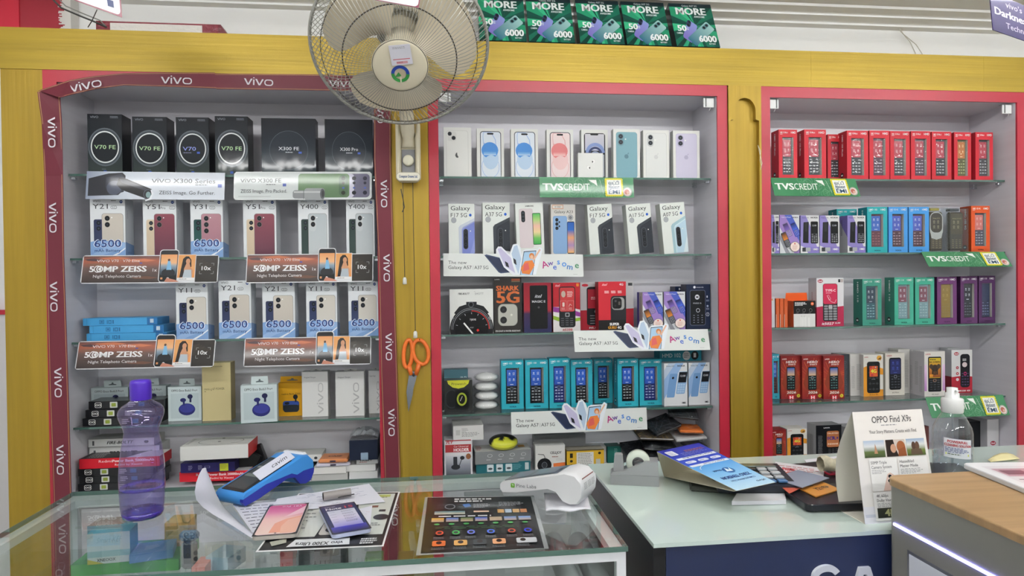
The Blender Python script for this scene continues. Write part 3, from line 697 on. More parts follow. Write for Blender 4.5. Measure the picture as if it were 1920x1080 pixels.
tc = [PZ(1806, 870, ZK+.008), PZ(1960, 866, ZK+.008), PZ(2115, 925, ZK+.008), PZ(1950, 930, ZK+.008)]
a = Art(100, 70, noclip=False); a.r(12, 10, 78, 50, '#e9e6ea'); a.r(16, 16, 60, 18, '#c8a2ae'); a.lines(18, 40, 60, 4, 4, '#7a6a78', 1.6); a.r(20, 20, 26, 10, '#8a5c6c')
rslab(tc, .009, .01, '#f4f5f7', '#c9cbd0', a, 'tablet', 'white tablet lying on the oak kiosk top, cut by the picture edge', 'tablet', rr=.012, z0=ZK+.0005)
# ================================================================ PRINTED FACES
def phone_back(a, x, y, w, h, col, cams='2', col2=None, rot=0, lens='#20242b'):
    if rot:
        c, s = math.cos(math.radians(rot)), math.sin(math.radians(rot)); a.T = lambda p: (x+(p[0]-x)*c-(p[1]-y)*s, y+(p[0]-x)*s+(p[1]-y)*c)
    r = w*.13
    a.rr(x-.6, y-.6, w+1.2, h+1.2, r, '#9a9aa0')
    if col2: a.rg(x, y, w, h, r, col, col2)
    else: a.rr(x, y, w, h, r, col)
    k = w*.105
    if cams[0] == '2':
        a.rr(x+w*.06, y+w*.07, k*3.0, w*.66, k*1.4, col2 or col) if 0 else None
        for j in (0, 1): a.o(x+w*.24, y+w*(.22+.36*j), k*1.45, '#8b8d92'); a.o(x+w*.24, y+w*(.22+.36*j), k*1.25, lens); a.o(x+w*.24, y+w*(.22+.36*j), k*.5, '#3b4450')
        a.o(x+w*.50, y+w*.22, k*.4, '#efefe8')
    elif cams[0] == '3':
        for j in (0, 1, 2): a.o(x+w*.26, y+w*(.2+.27*j), k*1.2, '#8b8d92'); a.o(x+w*.26, y+w*(.2+.27*j), k*1.0, lens)
        a.o(x+w*.52, y+w*.25, k*.45, '#33373d'); a.o(x+w*.52, y+w*.5, k*.45, '#33373d')
    elif cams[0] == 'p':   # one pill holding the lenses
        a.rr(x+w*.12, y+w*.1, w*.24, w*.86, w*.12, '#101317')
        for j in (0, 1, 2): a.o(x+w*.24, y+w*(.22+.3*j), k*.8, '#2c3138')
        a.o(x+w*.52, y+w*.25, k*.4, '#e9ecef')
    a.T = None
def feat(a, x, y, w, h, body='#16181c', scr='#3d6fd0', scr2=None, keys='#5b6068', key2=None, dpad='#8a8f96', icons='#e8eef8', r=None, sf=.46, rot=0):
    """a bar phone with keypad, drawn flat"""
    if rot:
        c, s = math.cos(math.radians(rot)), math.sin(math.radians(rot)); a.T = lambda p: (x+(p[0]-x)*c-(p[1]-y)*s, y+(p[0]-x)*s+(p[1]-y)*c)
    a.rr(x, y, w, h, r if r is not None else w*.14, body)
    m = w*.08; sy = y+h*.05; sh_ = h*sf
    if scr2: a.g(x+m, sy, w-2*m, sh_, [scr, scr2])
    else: a.r(x+m, sy, w-2*m, sh_, scr)
    if icons:
        for i in (0, 1):
            for j in (0, 1):
                cx, cy = x+w*(.32+.36*i), sy+sh_*(.22+.36*j); q = w*.075
                if (i+j) % 2: a.box(cx-q, cy-q, 2*q, 2*q, q*.35, icons)
                else: a.ring(cx, cy, q, q*.4, icons, n=10); a.r(cx-q*.2, cy-q, q*.4, q*2, icons)
                a.r(cx-q*1.3, cy+q*1.6, q*2.6, q*.35, icons)
        a.r(x+w*.36, sy+sh_*.88, w*.28, sh_*.035, icons)
    ky = sy+sh_+h*.03; kh = y+h*.96-ky
    if dpad: a.rr(x+w*.37, ky, w*.26, kh*.24, w*.07, dpad); a.rr(x+w*.42, ky+kh*.05, w*.16, kh*.14, w*.04, body)
    for rr_ in range(5):
        for cc in range(3):
            if rr_ == 0 and cc == 1: continue
            kx = x+w*(.13+.27*cc); kyy = ky+kh*(.03+.2*rr_)
            a.r(kx, kyy+kh*.05, w*.2, kh*.045, keys if not key2 else (keys if cc < 2 else key2))
            if rr_ and (rr_+cc) % 2: a.r(kx+w*.07, kyy+kh*.02, w*.06, kh*.10, keys)
    a.T = None
NV = '#24407e'
def A_vivoY(model, kind, batt, gb=False):
    a = Art(100, 168, '#e3e7ea'); a.vivo(8, 3.5, 22, 5, '#555a62'); a.lines(60, 4, 24, 1, 3, '#333333', 2)
    a.o(89, 8, 4.6, NV); a.r(86.5, 7, 5, 1.8, '#cfd8ee')
    w = 44 if len(model) < 4 else 60
    a.t(model, 7, 14, w, 14, '#3a3e45', b=.0)
    if kind == 'pro': a.t('Pro', 7+w+2, 21, 15, 7, '#3a3e45')
    x5 = 80 if (kind == 'pro' or len(model) > 3) else 60
    a.rr(x5-1, 19.5, 18, 9, 4.4, '#3a3e45'); a.rr(x5, 20.4, 16, 7.2, 3.6, '#e3e7ea'); a.t('5G', x5+3, 21.8, 10, 4.6, '#3a3e45')
    P = {'beige': ('#2e3552', '#3c4566', '#cfc8bd', '#c6bfb6'), 'wine': ('#d6c5ac', '#cbb99f', '#8b4c58', '#5d3b4b'), 'pink': ('#1f4444', '#2e5a54', '#b58892', '#a97a86'),
         'grey': ('#2b3c3a', '#3c4e4a', '#b9c2c6', '#c6ccce'), 'ivory': ('#2c3450', '#39446a', '#cfcac0', '#d4d0c8')}[{'': 'beige'}.get(kind, kind) if kind != 'pro' else 'wine']
    bt = 120 if batt else 172
    a.rg(10, 58, 30, bt+8-58, 5, P[0], P[1])
    for j in (0, 1): a.o(24, 68+16*j, 6, '#14171d'); a.o(24, 68+16*j, 3, '#39414c')
    a.rg(33, 41, 62, bt+10-41, 8, '#8d8a88', '#8d8a88'); a.rg(34, 42, 60, bt+10-42, 7.5, P[2], P[3])
    n = 3 if kind == 'pink' else 2
    if gb or kind == 'grey': a.rr(37, 45, 22, 20+18*n*.8, 10, P[3])
    for j in range(n): a.o(49, 55+18*j, 7.6, '#85807c'); a.o(49, 55+18*j, 6.8, '#14161a'); a.o(49, 55+18*j, 3, '#2e3640')
    a.o(62, 53, 1.8, '#ffffff')
    if batt:
        a.p([(0, 122), (14, 119), (60, 119), (100, 124), (100, 168), (0, 168)], '#86a9d8'); a.p([(0, 160), (40, 138), (100, 124), (100, 140), (40, 158), (20, 168), (0, 168)], '#9cbbe2')
        a.p([(48, 168), (80, 152), (100, 138), (100, 142), (82, 155), (60, 168)], '#eef2f8')
        a.t('6500', 9.5, 115, 80, 22, '#dfe8f4', b=.06); a.t('6500', 11, 116, 77, 20.5, NV, b=.018); a.t('mAh Battery', 12, 142, 74, 8.5, NV, b=.012)
    return a
def S_vivoY(batt):
    a = Art(60, 168, '#cfd3d8'); a.vivo(20, 30, 24, 5, '#8a8d92', rot=90)
    if batt: a.p([(0, 122), (60, 130), (60, 168), (0, 168)], '#7f9fcc'); a.vivo(14, 150, 26, 5, '#5a78aa')
    return a
def A_V70(txt, c1, c2):
    a = Art(100, 155, '#2b3038'); a.g(0, 0, 100, 155, ['#14181f', '#1a2027', '#232c2f', '#323d3b'])
    a.vivo(8, 5, 24, 5, '#8d939b'); a.lines(66, 5, 26, 2, 3, '#7d838b', 1.6)
    a.ring(50, 84, 49, 4, '#5b636a', n=40); a.ring(50, 84, 44, 2, '#434b53', n=40); a.ring(50, 84, 41, 3.2, '#dfe4e4', n=40); a.o(50, 84, 37.5, '#181d23', n=36)
    w = 62 if 'FE' in txt else 40
    a.t(txt, 50-w/2 if 'FE' in txt else 20, 79, w, 10, c1, b=.01)
    if 'FE' not in txt: a.lines(22, 94, 40, 1, 3, '#8f97b8', 1.5); a.r(63, 92, 9, 5, '#3e5bb8')
    a.r(45, 144, 9, 6, '#3556a8'); a.lines(40, 140, 20, 1, 2, '#8a9098', 1)
    return a
def A_X300(txt):
    a = Art(100, 105, '#1e2635'); a.g(0, 0, 100, 105, ['#0e121b', '#151d29', '#202d37', '#2a3a42'])
    a.o(50, 58, 35.5, '#66737c', n=40); a.o(50, 58, 35, '#1e2833', n=40); a.t(txt, 31, 52, 38, 6, '#e0e4ea', b=.012); a.lines(44, 61, 22, 1, 2, '#c4cad2', 1.6); a.r(68, 60.5, 6, 3.6, '#4f6cc8'); return a
def A_iphone(kind):
    a = Art(100, 180, '#dfe1dc'); a.r(0, 0, 100, 180, '#e3e4e0')
    if kind in ('blue', 'rose'):
        c = dict(blue=('#e1e9f3', '#a8c1e8', '#4d8fd8', '#7fb1e2', '#bcd4ec'), rose=('#f0dcdc', '#e3b2b2', '#dc7f80', '#eba9a6', '#edc9c8'))[kind]
        a.rr(12, 10, 78, 172, 11, '#23303c'); a.rr(14.5, 12.5, 73, 170, 9, c[0])
        a.p([(24, 13), (54, 13), (70, 40), (74, 80), (66, 90), (24, 60), (22, 30)], c[1]); a.p([(26, 15), (52, 15), (67, 41), (70, 72), (26, 52), (24, 30)], c[0])
        a.o(50, 140, 33, c[1], 42); a.o(50, 140, 31, c[0], 40); a.o(51, 112, 29, c[4], 38); a.o(48, 80, 31, c[2], 30); a.o(47, 74, 26, c[3] if 0 else c[2], 22)
        a.g(25, 84, 46, 14, [c[2], c[3], c[4]]); a.o(52, 122, 24, c[4], 24); a.rr(38, 16, 24, 6.5, 3.2, '#14171c')
    elif kind == 'starlight':
        a.rr(9, 11, 80, 168, 10, '#c8cac6'); a.rr(10, 12, 78, 167, 9.5, '#e6e7e3'); a.rr(14, 15, 32, 34, 8, '#dcddd9')
        for x, y in ((22, 23), (36, 38)): a.o(x, y, 7.5, '#3c4046'); a.o(x, y, 5, '#171a1f')
        a.p([(48, 90), (43, 94), (41, 101), (44, 108), (50, 110), (53, 107), (49, 100)], '#5a5c5e')
    elif kind == 'wall':
        a.rr(10, 13, 80, 170, 10, '#1c2028'); a.g(14, 16, 72, 60, ['#cfcdd4', '#b9bcd0']); a.ring(52, 84, 36, 12, '#7f93c4', a0=180, a1=360); a.ring(52, 88, 26, 8, '#2c3a66', a0=180, a1=360); a.o(52, 96, 18, '#8b95b0'); a.r(14, 90, 72, 80, '#a9aeb8'); a.rr(34, 13, 30, 8, 4, '#0f1216')
    else:
        c = dict(teal=('#7faab5', '#7399a4', '#5d838e'), white=('#e0e2e0', '#bfc2c2', '#cfd0d0'), lilac=('#cdc9de', '#b5b0cc', '#b0abc6'))[kind]
        a.rr(10, 11, 80, 168, 10, c[1]); a.rr(11, 12, 78, 167, 9.5, c[0]); a.rr(16, 16, 24, 46, 12, c[1])
        for y in (27, 48): a.o(28, y, 8.5, '#3c4046'); a.o(28, y, 6.5, '#171c24'); a.o(28, y, 2.5, '#4a5563')
        a.o(46, 37, 2.5, '#f4f4f0'); a.o(49, 100, 8, c[2], 8); a.p([(53, 90), (57, 85), (58, 89), (54, 93)], c[2]); a.o(58, 97, 3, c[0])
    return a
def A_airpods():
    a = Art(100, 88, '#e7e8e5')
    for x, y, s in ((62, 30, 1), (42, 52, -1)): a.o(x, y, 8, '#f4f4f2'); a.ring(x, y, 8, .8, '#cfd0ce'); a.o(x-4*s, y+1, 2.2, '#1c1d20', 3.5); a.rr(x-1, y+6, 4, 18, 2, '#f2f2f0'); a.box(x-1, y+8, 4, 16, .5, '#cccdcb')
    return a
def A_gal(l1, l2, kind):
    a = Art(100, 182, '#dfe5df'); a.r(0, 0, 100, 182, '#e2e7e2')
    if l2:
        a.t(l1, 9, 8, 74, 15, '#22262a'); a.t(l2, 9, 33, 62 if len(l2) > 3 else 40, 14, '#22262a'); a.o(84, 40, 5, '#2a62c4'); a.o(20, 58, 10, '#a9adb2'); a.ring(20, 58, 10, 1, '#85898e')
        c = dict(violet=('#9aa4cc', '#7a86c8', '#8f9ad2', '#c3cbd6'), black=('#2a2f37', '#2d323a', '#23272e', '#3c4148'), ice=('#cfe4ea', '#b9d4e4', '#d9e8ee', '#a6c6d0'))[kind]
        a.p([(38, 84), (44, 76), (100, 50), (100, 182), (40, 182)], c[3]); a.p([(50, 182), (50, 90), (55, 82), (100, 60), (100, 182)], c[0]); a.p([(53, 182), (53, 92), (58, 86), (100, 64), (100, 182)], c[1])
        if kind == 'violet' or kind == 'ice': a.p([(80, 182), (100, 120), (100, 182)], c[2])
        a.rr(56, 88, 19, 72, 9.5, '#5b6068'); a.rr(57.5, 89.5, 16, 69, 8, '#15181d')
        for y in (99, 121, 143): a.o(65.5, y, 6, '#2f343c'); a.o(65.5, y, 3.5, '#0f1115')
        a.o(84, 96, 2.2, '#f2f4ee')
    return a
def A_sampink():
    a = Art(100, 180, '#e2e6e2'); a.t('SAMSUNG', 36, 9, 30, 4.5, '#44484c', b=.02)
    a.rr(12, 20, 50, 136, 7, '#cfc1c4'); a.rr(13, 21, 48, 134, 6, '#d9cdd0'); a.rr(20, 27, 14, 40, 7, '#1a1d22')
    for y in (35, 47, 59): a.o(27, y, 4, '#3b4149')
    a.rr(60, 36, 30, 110, 4, '#29402f'); a.g(62, 38, 26, 106, ['#4db45c', '#a9d07c', '#e8b9a8', '#e6cf9a', '#6bbb5c', '#3a9a4c']); return a
def A_a23():
    a = Art(100, 182, '#cfcdc8'); a.r(6, 2, 45, 15, '#c8875c'); a.r(8, 4, 41, 11, '#d9d5cd'); a.t('R/1000', 16, 6.5, 24, 6, '#555555', sh=.2); a.t('Galaxy A23', 14, 22, 76, 10, '#2c3034'); a.o(80, 48, 11, '#77797c'); a.ring(80, 48, 9, 2, '#c9cacc')
    a.rr(66, 62, 30, 116, 5, '#22262e'); a.g(68, 65, 26, 110, ['#2c5fb0', '#2f66b8', '#e0a070', '#a88bb8', '#e8b070']); a.rr(8, 42, 58, 136, 8, '#7a9cc4'); a.rr(9, 43, 56, 134, 7.5, '#86a8d0')
    for y in (56, 71, 86): a.o(24, y, 6.5, '#1c2026')
    for y in (64, 79): a.o(34, y, 3.5, '#262b32')
    return a
def A_win(txt, logo='HMD', foot='NOKIA', bg='#3ab0be', fc='#ffffff', footc='#17324a'):
    """print of a window carton's front (the window itself is a real opening)"""
    a = Art(100, 220); a.t(txt, 8, 9, 42, 7.5, fc, b=.015); a.lines(8, 19, 22, 1, 3, fc, 2)
    a.t('H', 66, 8, 7.5, 9.5, fc, b=.019); a.t('M', 75, 8, 8.5, 9.5, fc, b=.019); a.t('D', 85, 8, 7.5, 9.5, fc, b=.019)
    if foot: a.t(foot, 36, 206, 30, 6.5, footc, b=.03)
    return a
def A_n105():
    a = Art(100, 188, '#d9dadb'); a.p([(0, 0), (24, 0), (64, 90), (100, 188), (0, 188)], '#8d82c0'); a.p([(0, 150), (48, 188), (0, 188)], '#e0e0e0'); a.p([(28, 0), (60, 70), (60, 140), (96, 188), (30, 188), (0, 150), (0, 0)], '#8d82c0'); a.r(0, 156, 100, 32, '#8478bd'); a.p([(0, 150), (0, 188), (40, 188), (22, 160)], '#e0e0e0')
    a.t('Nokia 105', 8, 8, 36, 6.5, '#3b3a6c'); a.t('NOKIA', 55, 7, 38, 7.5, '#22252c', b=.03)
    a.p([(16, 34), (44, 32), (42, 138), (12, 136)], '#18191c'); a.p([(20, 34), (38, 34), (36, 80), (24, 80)], '#2b2d31'); feat(a, 54, 30, 40, 110, '#17181b', '#0d0e12', keys='#c4c7cc', dpad='#33363c', icons=None); a.t('12:00', 62, 46, 22, 8, '#c8ccd4')
    a.rr(8, 160, 22, 20, 3, '#33363b'); a.rr(26, 160, 26, 20, 3, '#a9acb0'); a.t('H', 66, 164, 8, 10, '#f0f0f0', b=.03); a.t('M', 74, 164, 9, 10, '#f0f0f0', b=.03); a.t('D', 84, 164, 8, 10, '#f0f0f0', b=.03); return a
def A_n110(round_badge=True):
    a = Art(100, 188, '#d5d8dc'); a.p([(0, 0), (24, 0), (100, 130), (100, 188), (74, 188), (0, 60)], '#9a7fc0'); a.p([(24, 0), (60, 0), (100, 76), (100, 130)], '#4a5cb4'); a.p([(0, 110), (0, 60), (60, 188), (34, 188)], '#8b8d96') if 0 else None; a.p([(30, 188), (0, 120), (0, 95), (52, 188)], '#8e9098')
    a.t('Nokia 110 Power', 9, 8, 48, 6, '#e8e8f4'); a.t('NOKIA', 64, 9, 30, 6.5, '#22252c', b=.03)
    feat(a, 12, 46, 28, 72, '#7d6b9a', '#2b2440', '#7a62b8', keys='#c8bfe0', icons=None, rot=-24); feat(a, 50, 44, 28, 72, '#3448a8', '#141c40', '#4a68d8', keys='#a8b4e8', icons=None, rot=-24)
    feat(a, 2, 92, 27, 76, '#45484f', '#3a2a20', '#e08a3c', keys='#b8bcc4', icons=None, rot=-24)
    if round_badge: a.o(75, 156, 25, '#33363b'); a.o(75, 156, 23.5, '#eedcd4'); a.t('1', 71, 138, 6, 7, '#c8503c'); a.lines(62, 150, 26, 5, 4.5, '#c98a7c', 1.6)
    return a
def A_n200():
    a = Art(100, 180, '#dcdee0'); a.p([(0, 60), (50, 0), (84, 0), (0, 150)], '#8fb0d8'); a.p([(0, 30), (20, 0), (50, 0), (0, 70)], '#b9c8da'); a.t('Nokia 235', 10, 9, 34, 5.5, '#33373c'); a.t('NOKIA', 58, 8, 32, 7, '#22252c', b=.03)
    a.T = lambda p: (p[0]-(p[1]-40)*.16, p[1]); a.rr(26, 44, 34, 100, 5, '#6f97c6'); a.o(42, 62, 5, '#15181e'); a.rr(64, 36, 38, 94, 5, '#8aaed4'); a.r(66, 38, 34, 44, '#10131a'); a.t('12:00', 72, 50, 22, 8, '#e8ecf4')
    for r_ in range(4):
        for c_ in range(3): a.rr(68+10.5*c_, 88+10*r_, 9, 7, 2, '#a9c6e2')
    a.T = None; a.t('HMD', 76, 164, 16, 7, '#22252c', b=.03); return a
def A_hero():
    a = Art(100, 205, '#8f2a26'); a.g(0, 0, 100, 205, ['#7c1f22', '#9a342a', '#a8402c', '#7c1f22'])
    rnd = random.Random(5)
    for i in range(26):
        an = rnd.uniform(0, 6.28); a.ln(50+20*math.cos(an), 105+35*math.sin(an), 50+70*math.cos(an+.2), 105+95*math.sin(an+.2), .9, '#d06a3a')
    a.p([(26, 60), (74, 60), (96, 130), (80, 160), (20, 160), (4, 130)], '#8a3a26'); a.t('LAVA', 6, 12, 22, 6, '#f0e8e4', b=.03, sh=.2); a.t('HERO', 25, 24, 50, 11, '#f4eeea', b=.02, sh=.15); a.t('SHAKTI', 36, 38, 36, 6.5, '#f0e0d8', b=.02, sh=.15)
    feat(a, 28, 52, 42, 110, '#14171b', '#2c62b4', '#d8b48a', keys='#5d8a88', icons=None, sf=.33); a.t('2026', 27, 168, 46, 11, '#f0e8e0', b=.03, sh=.1)
    a.r(36, 186, 28, 19, '#c8283a'); a.t('H', 42, 190, 16, 14, '#f2e8e8', b=.05, rot=0); a.o(85, 190, 8, '#d8cc3a'); a.o(85, 190, 5, '#a89a2c'); return a
def A_act():
    a = Art(100, 205, '#d9d7d0'); a.p([(0, 62), (18, 55), (40, 100), (30, 205), (0, 205)], '#d8922e'); a.r(0, 172, 100, 33, '#d8922e'); a.p([(82, 64), (100, 70), (100, 100), (84, 98)], '#d8922e'); a.t('LAVA', 4, 9, 20, 5.5, '#b03038', b=.03, sh=.2)
    a.o(80, 17, 14, '#d8a040', n=6)
    for k in range(4): a.r(73+4*k, 22-3*k, 3, 3+3*k, '#22201c')
    feat(a, 17, 34, 66, 155, '#121316', '#c8502c', keys='#3a3d42', icons=None, r=12, sf=.0, dpad='#22252a'); a.r(29, 56, 42, 52, '#cc5c30'); a.t('4G', 36, 72, 28, 17, '#d8e04a', b=.04); a.o(36, 62, 5, '#b02848'); a.r(36, 96, 12, 8, '#b02848'); a.o(60, 62, 3, '#8fd0e8'); a.t('LAVA', 40, 118, 18, 4.5, '#b8bcc0'); a.t('Action 4G', 28, 192, 44, 7, '#22201c'); return a
def A_a2():
    a = Art(100, 205, '#d6d2c8'); rnd = random.Random(2)
    for i in range(36): a.o(rnd.uniform(2, 98), rnd.uniform(20, 200), .9, '#b08a4a', n=5)
    a.t('LAVA', 6, 9, 26, 6, '#b03038', b=.03, sh=.2); feat(a, 19, 22, 62, 156, '#121418', '#252a5c', '#2e3468', keys='#4a4e58', icons='#4c5ab0', r=10, dpad='#6a6e78'); a.t('A2 Music', 32, 188, 36, 6, '#22201c'); return a
def A_a2s():
    a = Art(100, 205, '#d9d6d0'); a.rg(0, 60, 12, 120, 2, '#e3c8e0', '#b884c4'); a.rg(88, 60, 12, 120, 2, '#e3c8e0', '#c490c8'); a.t('LAVA', 6, 9, 24, 6, '#b03038', b=.03, sh=.2); feat(a, 18, 24, 64, 160, '#14161a', '#b8962c', keys='#4a4e58', icons=None, r=6, dpad='#8a6a5a', sf=.56)
    a.g(22, 30, 56, 88, ['#c8b432', '#c07a2c', '#8a4a24']); a.t('BIG SCREEN', 24, 44, 50, 8, '#1c1a10', b=.03); a.lines(26, 35, 48, 1, 4, '#1c1a10', 4); a.o(50, 76, 18, '#3a3028', 16); a.o(32, 68, 9, '#453a30', 11); a.o(68, 68, 9, '#453a30', 11); a.r(36, 80, 8, 26, '#332a22'); a.r(56, 80, 8, 26, '#332a22'); a.rr(46, 80, 8, 28, 3, '#3a3028'); a.r(24, 104, 16, 12, '#d8902c'); a.t('A2 Smart', 34, 192, 34, 6, '#22201c'); return a
def A_itelr():
    a = Art(100, 205, '#d8d8d8'); a.p([(0, 128), (60, 122), (100, 128), (100, 205), (0, 205)], '#a82838'); a.o(24, 18, 12, '#a82838', 8); a.t('itel', 16, 13, 16, 9, '#eeeeee', b=.02)
    for y, c in ((84, '#a82838'), (112, '#a82838'), (140, '#e0e0e0')): a.o(28, y, 7, c); a.o(28, y, 3, '#d8c0c0')
    feat(a, 42, 20, 46, 158, '#15161c', '#15161c', keys='#5a4a70', icons=None, r=14, dpad='#c83a78'); a.o(62, 70, 12, '#d8c8c8'); a.lines(52, 42, 20, 2, 6, '#d8d8d8', 4); a.t('MUZIK 420', 34, 190, 54, 7, '#f0e8e8', b=.03, sh=.15); return a
def A_black1cr():
    a = Art(100, 190, '#15171b'); a.lines(8, 60, 18, 24, 5, '#9a9ca0', 1.4); a.t('LAVA', 30, 12, 24, 6, '#e8e8ea', b=.03, sh=.2); a.rr(38, 30, 56, 150, 12, '#0c0d10'); a.rg(42, 34, 48, 92, 8, '#a8683a', '#b8744a')
    a.t('TRUSTED', 44, 44, 44, 7, '#f0e0c8', b=.02); a.t('1CR.+', 46, 66, 42, 18, '#3a2c86', b=.06); a.t('INDIANS', 46, 104, 40, 8, '#f0e0c8', b=.02)
    for r_ in range(4):
        for c_ in range(3): a.r(48+14*c_, 136+10*r_, 9, 3, '#5a5e66')
    return a
def A_5027():
    a = Art(100, 170, '#dcdcdf'); a.p([(0, 102), (20, 99), (70, 102), (100, 99), (100, 170), (0, 170)], '#a8284a'); a.o(14, 11, 10, '#b02c48', 6); a.t('itel', 7, 7.5, 14, 6.5, '#f0e4e8', b=.02); a.r(80, 5, 8, 11, '#2a2c30'); a.lines(90, 5, 8, 5, 2.4, '#7a5a50', 1.3)
    a.rr(23, 20, 54, 132, 8, '#2a2a2e'); a.rr(24.5, 21.5, 51, 70, 6, '#c42c50'); a.t('TYPE-C', 32, 40, 38, 8, '#f4e8ec', b=.03); a.lines(34, 52, 34, 1, 3, '#e8c8d0', 2); a.pl([(40, 64), (48, 78), (54, 84), (66, 88), (72, 76)], 1.2, '#e8c8d0'); a.pl([(38, 62), (44, 60), (52, 74), (46, 78), (38, 62)], 1, '#e8c8d0')
    for r_ in range(6):
        for c_ in range(3): a.rr(27+16.5*c_, 96+9*r_, 14, 6.5, 2, '#8e9094')
    a.rr(43, 95, 14, 13, 3, '#b0b2b6'); a.t('it5027', 18, 156, 45, 8.5, '#f2ecee', b=.03, sh=.15); a.t('SLIM', 66, 156, 20, 5, '#f2ecee', b=.03, sh=.15); return a
def A_adapter():
    a = Art(100, 104, '#dcdcda'); a.r(0, 0, 100, 52, '#131416'); a.lines(6, 6, 55, 3, 5, '#e8e8e8', 3); a.o(86, 12, 7, '#e0622c'); a.t('mi', 81.5, 9, 9, 5, '#f2e0d0', b=.02)
    for x in (20, 48, 78): a.ring(x, 38, 7, .8, '#9a9a9a', n=14); a.lines(x-9, 48, 18, 1, 3, '#8a8a8a', 1.4)
    a.rr(30, 64, 28, 42, 3, '#e6e6e4'); a.ln(37, 58, 37, 66, 1, '#8a8a8a'); a.ln(48, 58, 48, 66, 1, '#8a8a8a'); a.box(34, 70, 14, 34, .6, '#c8c8c6'); a.rr(66, 66, 8, 38, 3, '#e8e8e6'); return a
def A_fb():
    a = Art(100, 98, '#e2e4e0'); a.t('FIRE-BOLTT', 20, 8, 26, 4, '#22242a', sh=.2, b=.03); a.t('SHOTT', 58, 8, 20, 4.5, '#8a8e92'); a.lines(56, 5, 6, 1, 2, '#aaaaaa', .6)
    a.o(50, 88, 50, '#18191c', 50, n=48); a.p([(10, 52), (22, 38), (36, 34), (64, 34), (78, 38), (90, 52), (80, 60), (20, 60)], '#202225'); a.r(38, 28, 24, 10, '#26282c'); a.o(49, 34, 6.5, '#5a5e64'); a.o(49, 34, 4.5, '#0f1012')
    a.ring(50, 88, 47, 1.2, '#7a7e82', n=40, a0=180, a1=360); a.ring(50, 88, 43.5, .8, '#a8acb0', n=40, a0=180, a1=360); a.ring(50, 88, 41, 1.6, '#d0342c', n=24, a0=270, a1=360); a.o(50, 88, 38, '#0c0c0f', 38, n=40)
    for k in range(7): an = math.radians(195+25*k); a.ln(50+33*math.cos(an), 88+33*math.sin(an), 50+37*math.cos(an), 88+37*math.sin(an), .9, '#c8ccd0')
    a.ln(32, 74, 54, 100, 3.4, '#e8e8e6'); a.ln(62, 92, 66, 89, 5, '#d0342c'); a.t('7 JUE 02', 46, 65, 14, 3.6, '#e0e0e0', b=.02); a.t('AMOLED', 46, 83, 8, 2.6, '#b8b8b8'); a.t('30', 1, 62, 6, 6, '#d0d4d8', rot=-40); a.t('10', 92, 60, 6, 6, '#d0d4d8', rot=40); return a
def A_shark():
    a = Art(100, 195, '#24211f'); a.t('LAVA', 3, 3, 18, 4, '#d8d8d8', b=.03, sh=.2); a.r(64, 3, 31, 8, '#b4552a'); a.r(64, 12, 31, 3, '#8a7a5a'); a.t('SHARK', 9, 28, 82, 17, '#c8602a', b=.05); a.t('5G', 11, 48, 80, 40, '#c86430', b=.08)
    a.rr(14, 92, 71, 78, 18, '#8d8d84'); a.rr(15.5, 93.5, 68, 75, 17, '#b3b3aa')
    for y in (112, 149): a.o(34, y, 12.5, '#5a5a58'); a.o(34, y, 11.5, '#16171a'); a.o(34, y, 3, '#2e3238')
    a.o(63, 131, 4, '#dcdcd0'); a.t('IP54 DUST & WATER RESISTANT', 5, 185, 90, 5, '#d8d8d6', b=.03); return a
def A_magic():
    a = Art(100, 185, '#8a2030'); a.g(0, 0, 100, 185, [(0, '#8a1c2c'), (.55, '#a02a34'), (.62, '#3a2a4c'), (1, '#262a52')]); a.rr(22, 10, 64, 162, 5, '#0e0f12'); a.t('itel', 40, 44, 26, 12, '#b8b8bc', b=.02, sh=.3); a.t('MAGIC E', 30, 66, 48, 8, '#c8c8cc', b=.03); a.o(54, 92, 4, '#4a4a4e'); return a
def A_5330():
    a = Art(100, 180, '#d8d4d4'); a.p([(0, 0), (100, 0), (100, 100), (60, 90), (0, 88)], '#a81f2a'); a.p([(0, 88), (60, 96), (100, 110), (100, 126), (40, 112), (0, 106)], '#8a3a8e'); a.p([(0, 120), (50, 136), (100, 128), (100, 140), (40, 148), (0, 134)], '#86a838'); a.t('itel', 8, 6, 18, 8, '#e8b8bc', sh=.3, b=.02); a.r(86, 4, 10, 10, '#c87a2c')
    a.rr(22, 14, 60, 150, 10, '#1b1c20'); a.rr(25, 18, 54, 88, 6, '#b83a3c'); a.o(38, 42, 8, '#b8a89a', 12); a.lines(52, 32, 22, 5, 4.5, '#e8c8c4', 2.5); a.box(26, 66, 23, 36, .8, '#d89a96'); a.box(53, 66, 23, 36, .8, '#d89a96'); a.rr(34, 72, 8, 16, 2, '#e0d0c8'); a.pl([(58, 88), (62, 78), (68, 84)], 1.5, '#e8c8c4'); a.lines(30, 92, 15, 2, 4, '#e0b0ac', 2); a.lines(57, 92, 14, 2, 4, '#e0b0ac', 2)
    a.rr(44, 110, 16, 15, 3, '#9a9ca0'); a.rr(47, 113, 10, 9, 2, '#1b1c20')
    for r_ in range(4):
        for c_ in range(3): a.r(28+17*c_, 130+8*r_, 11, 2, '#6a6d72')
    a.t('it5330', 34, 168, 36, 8, '#a8242c', b=.03, sh=.15); return a
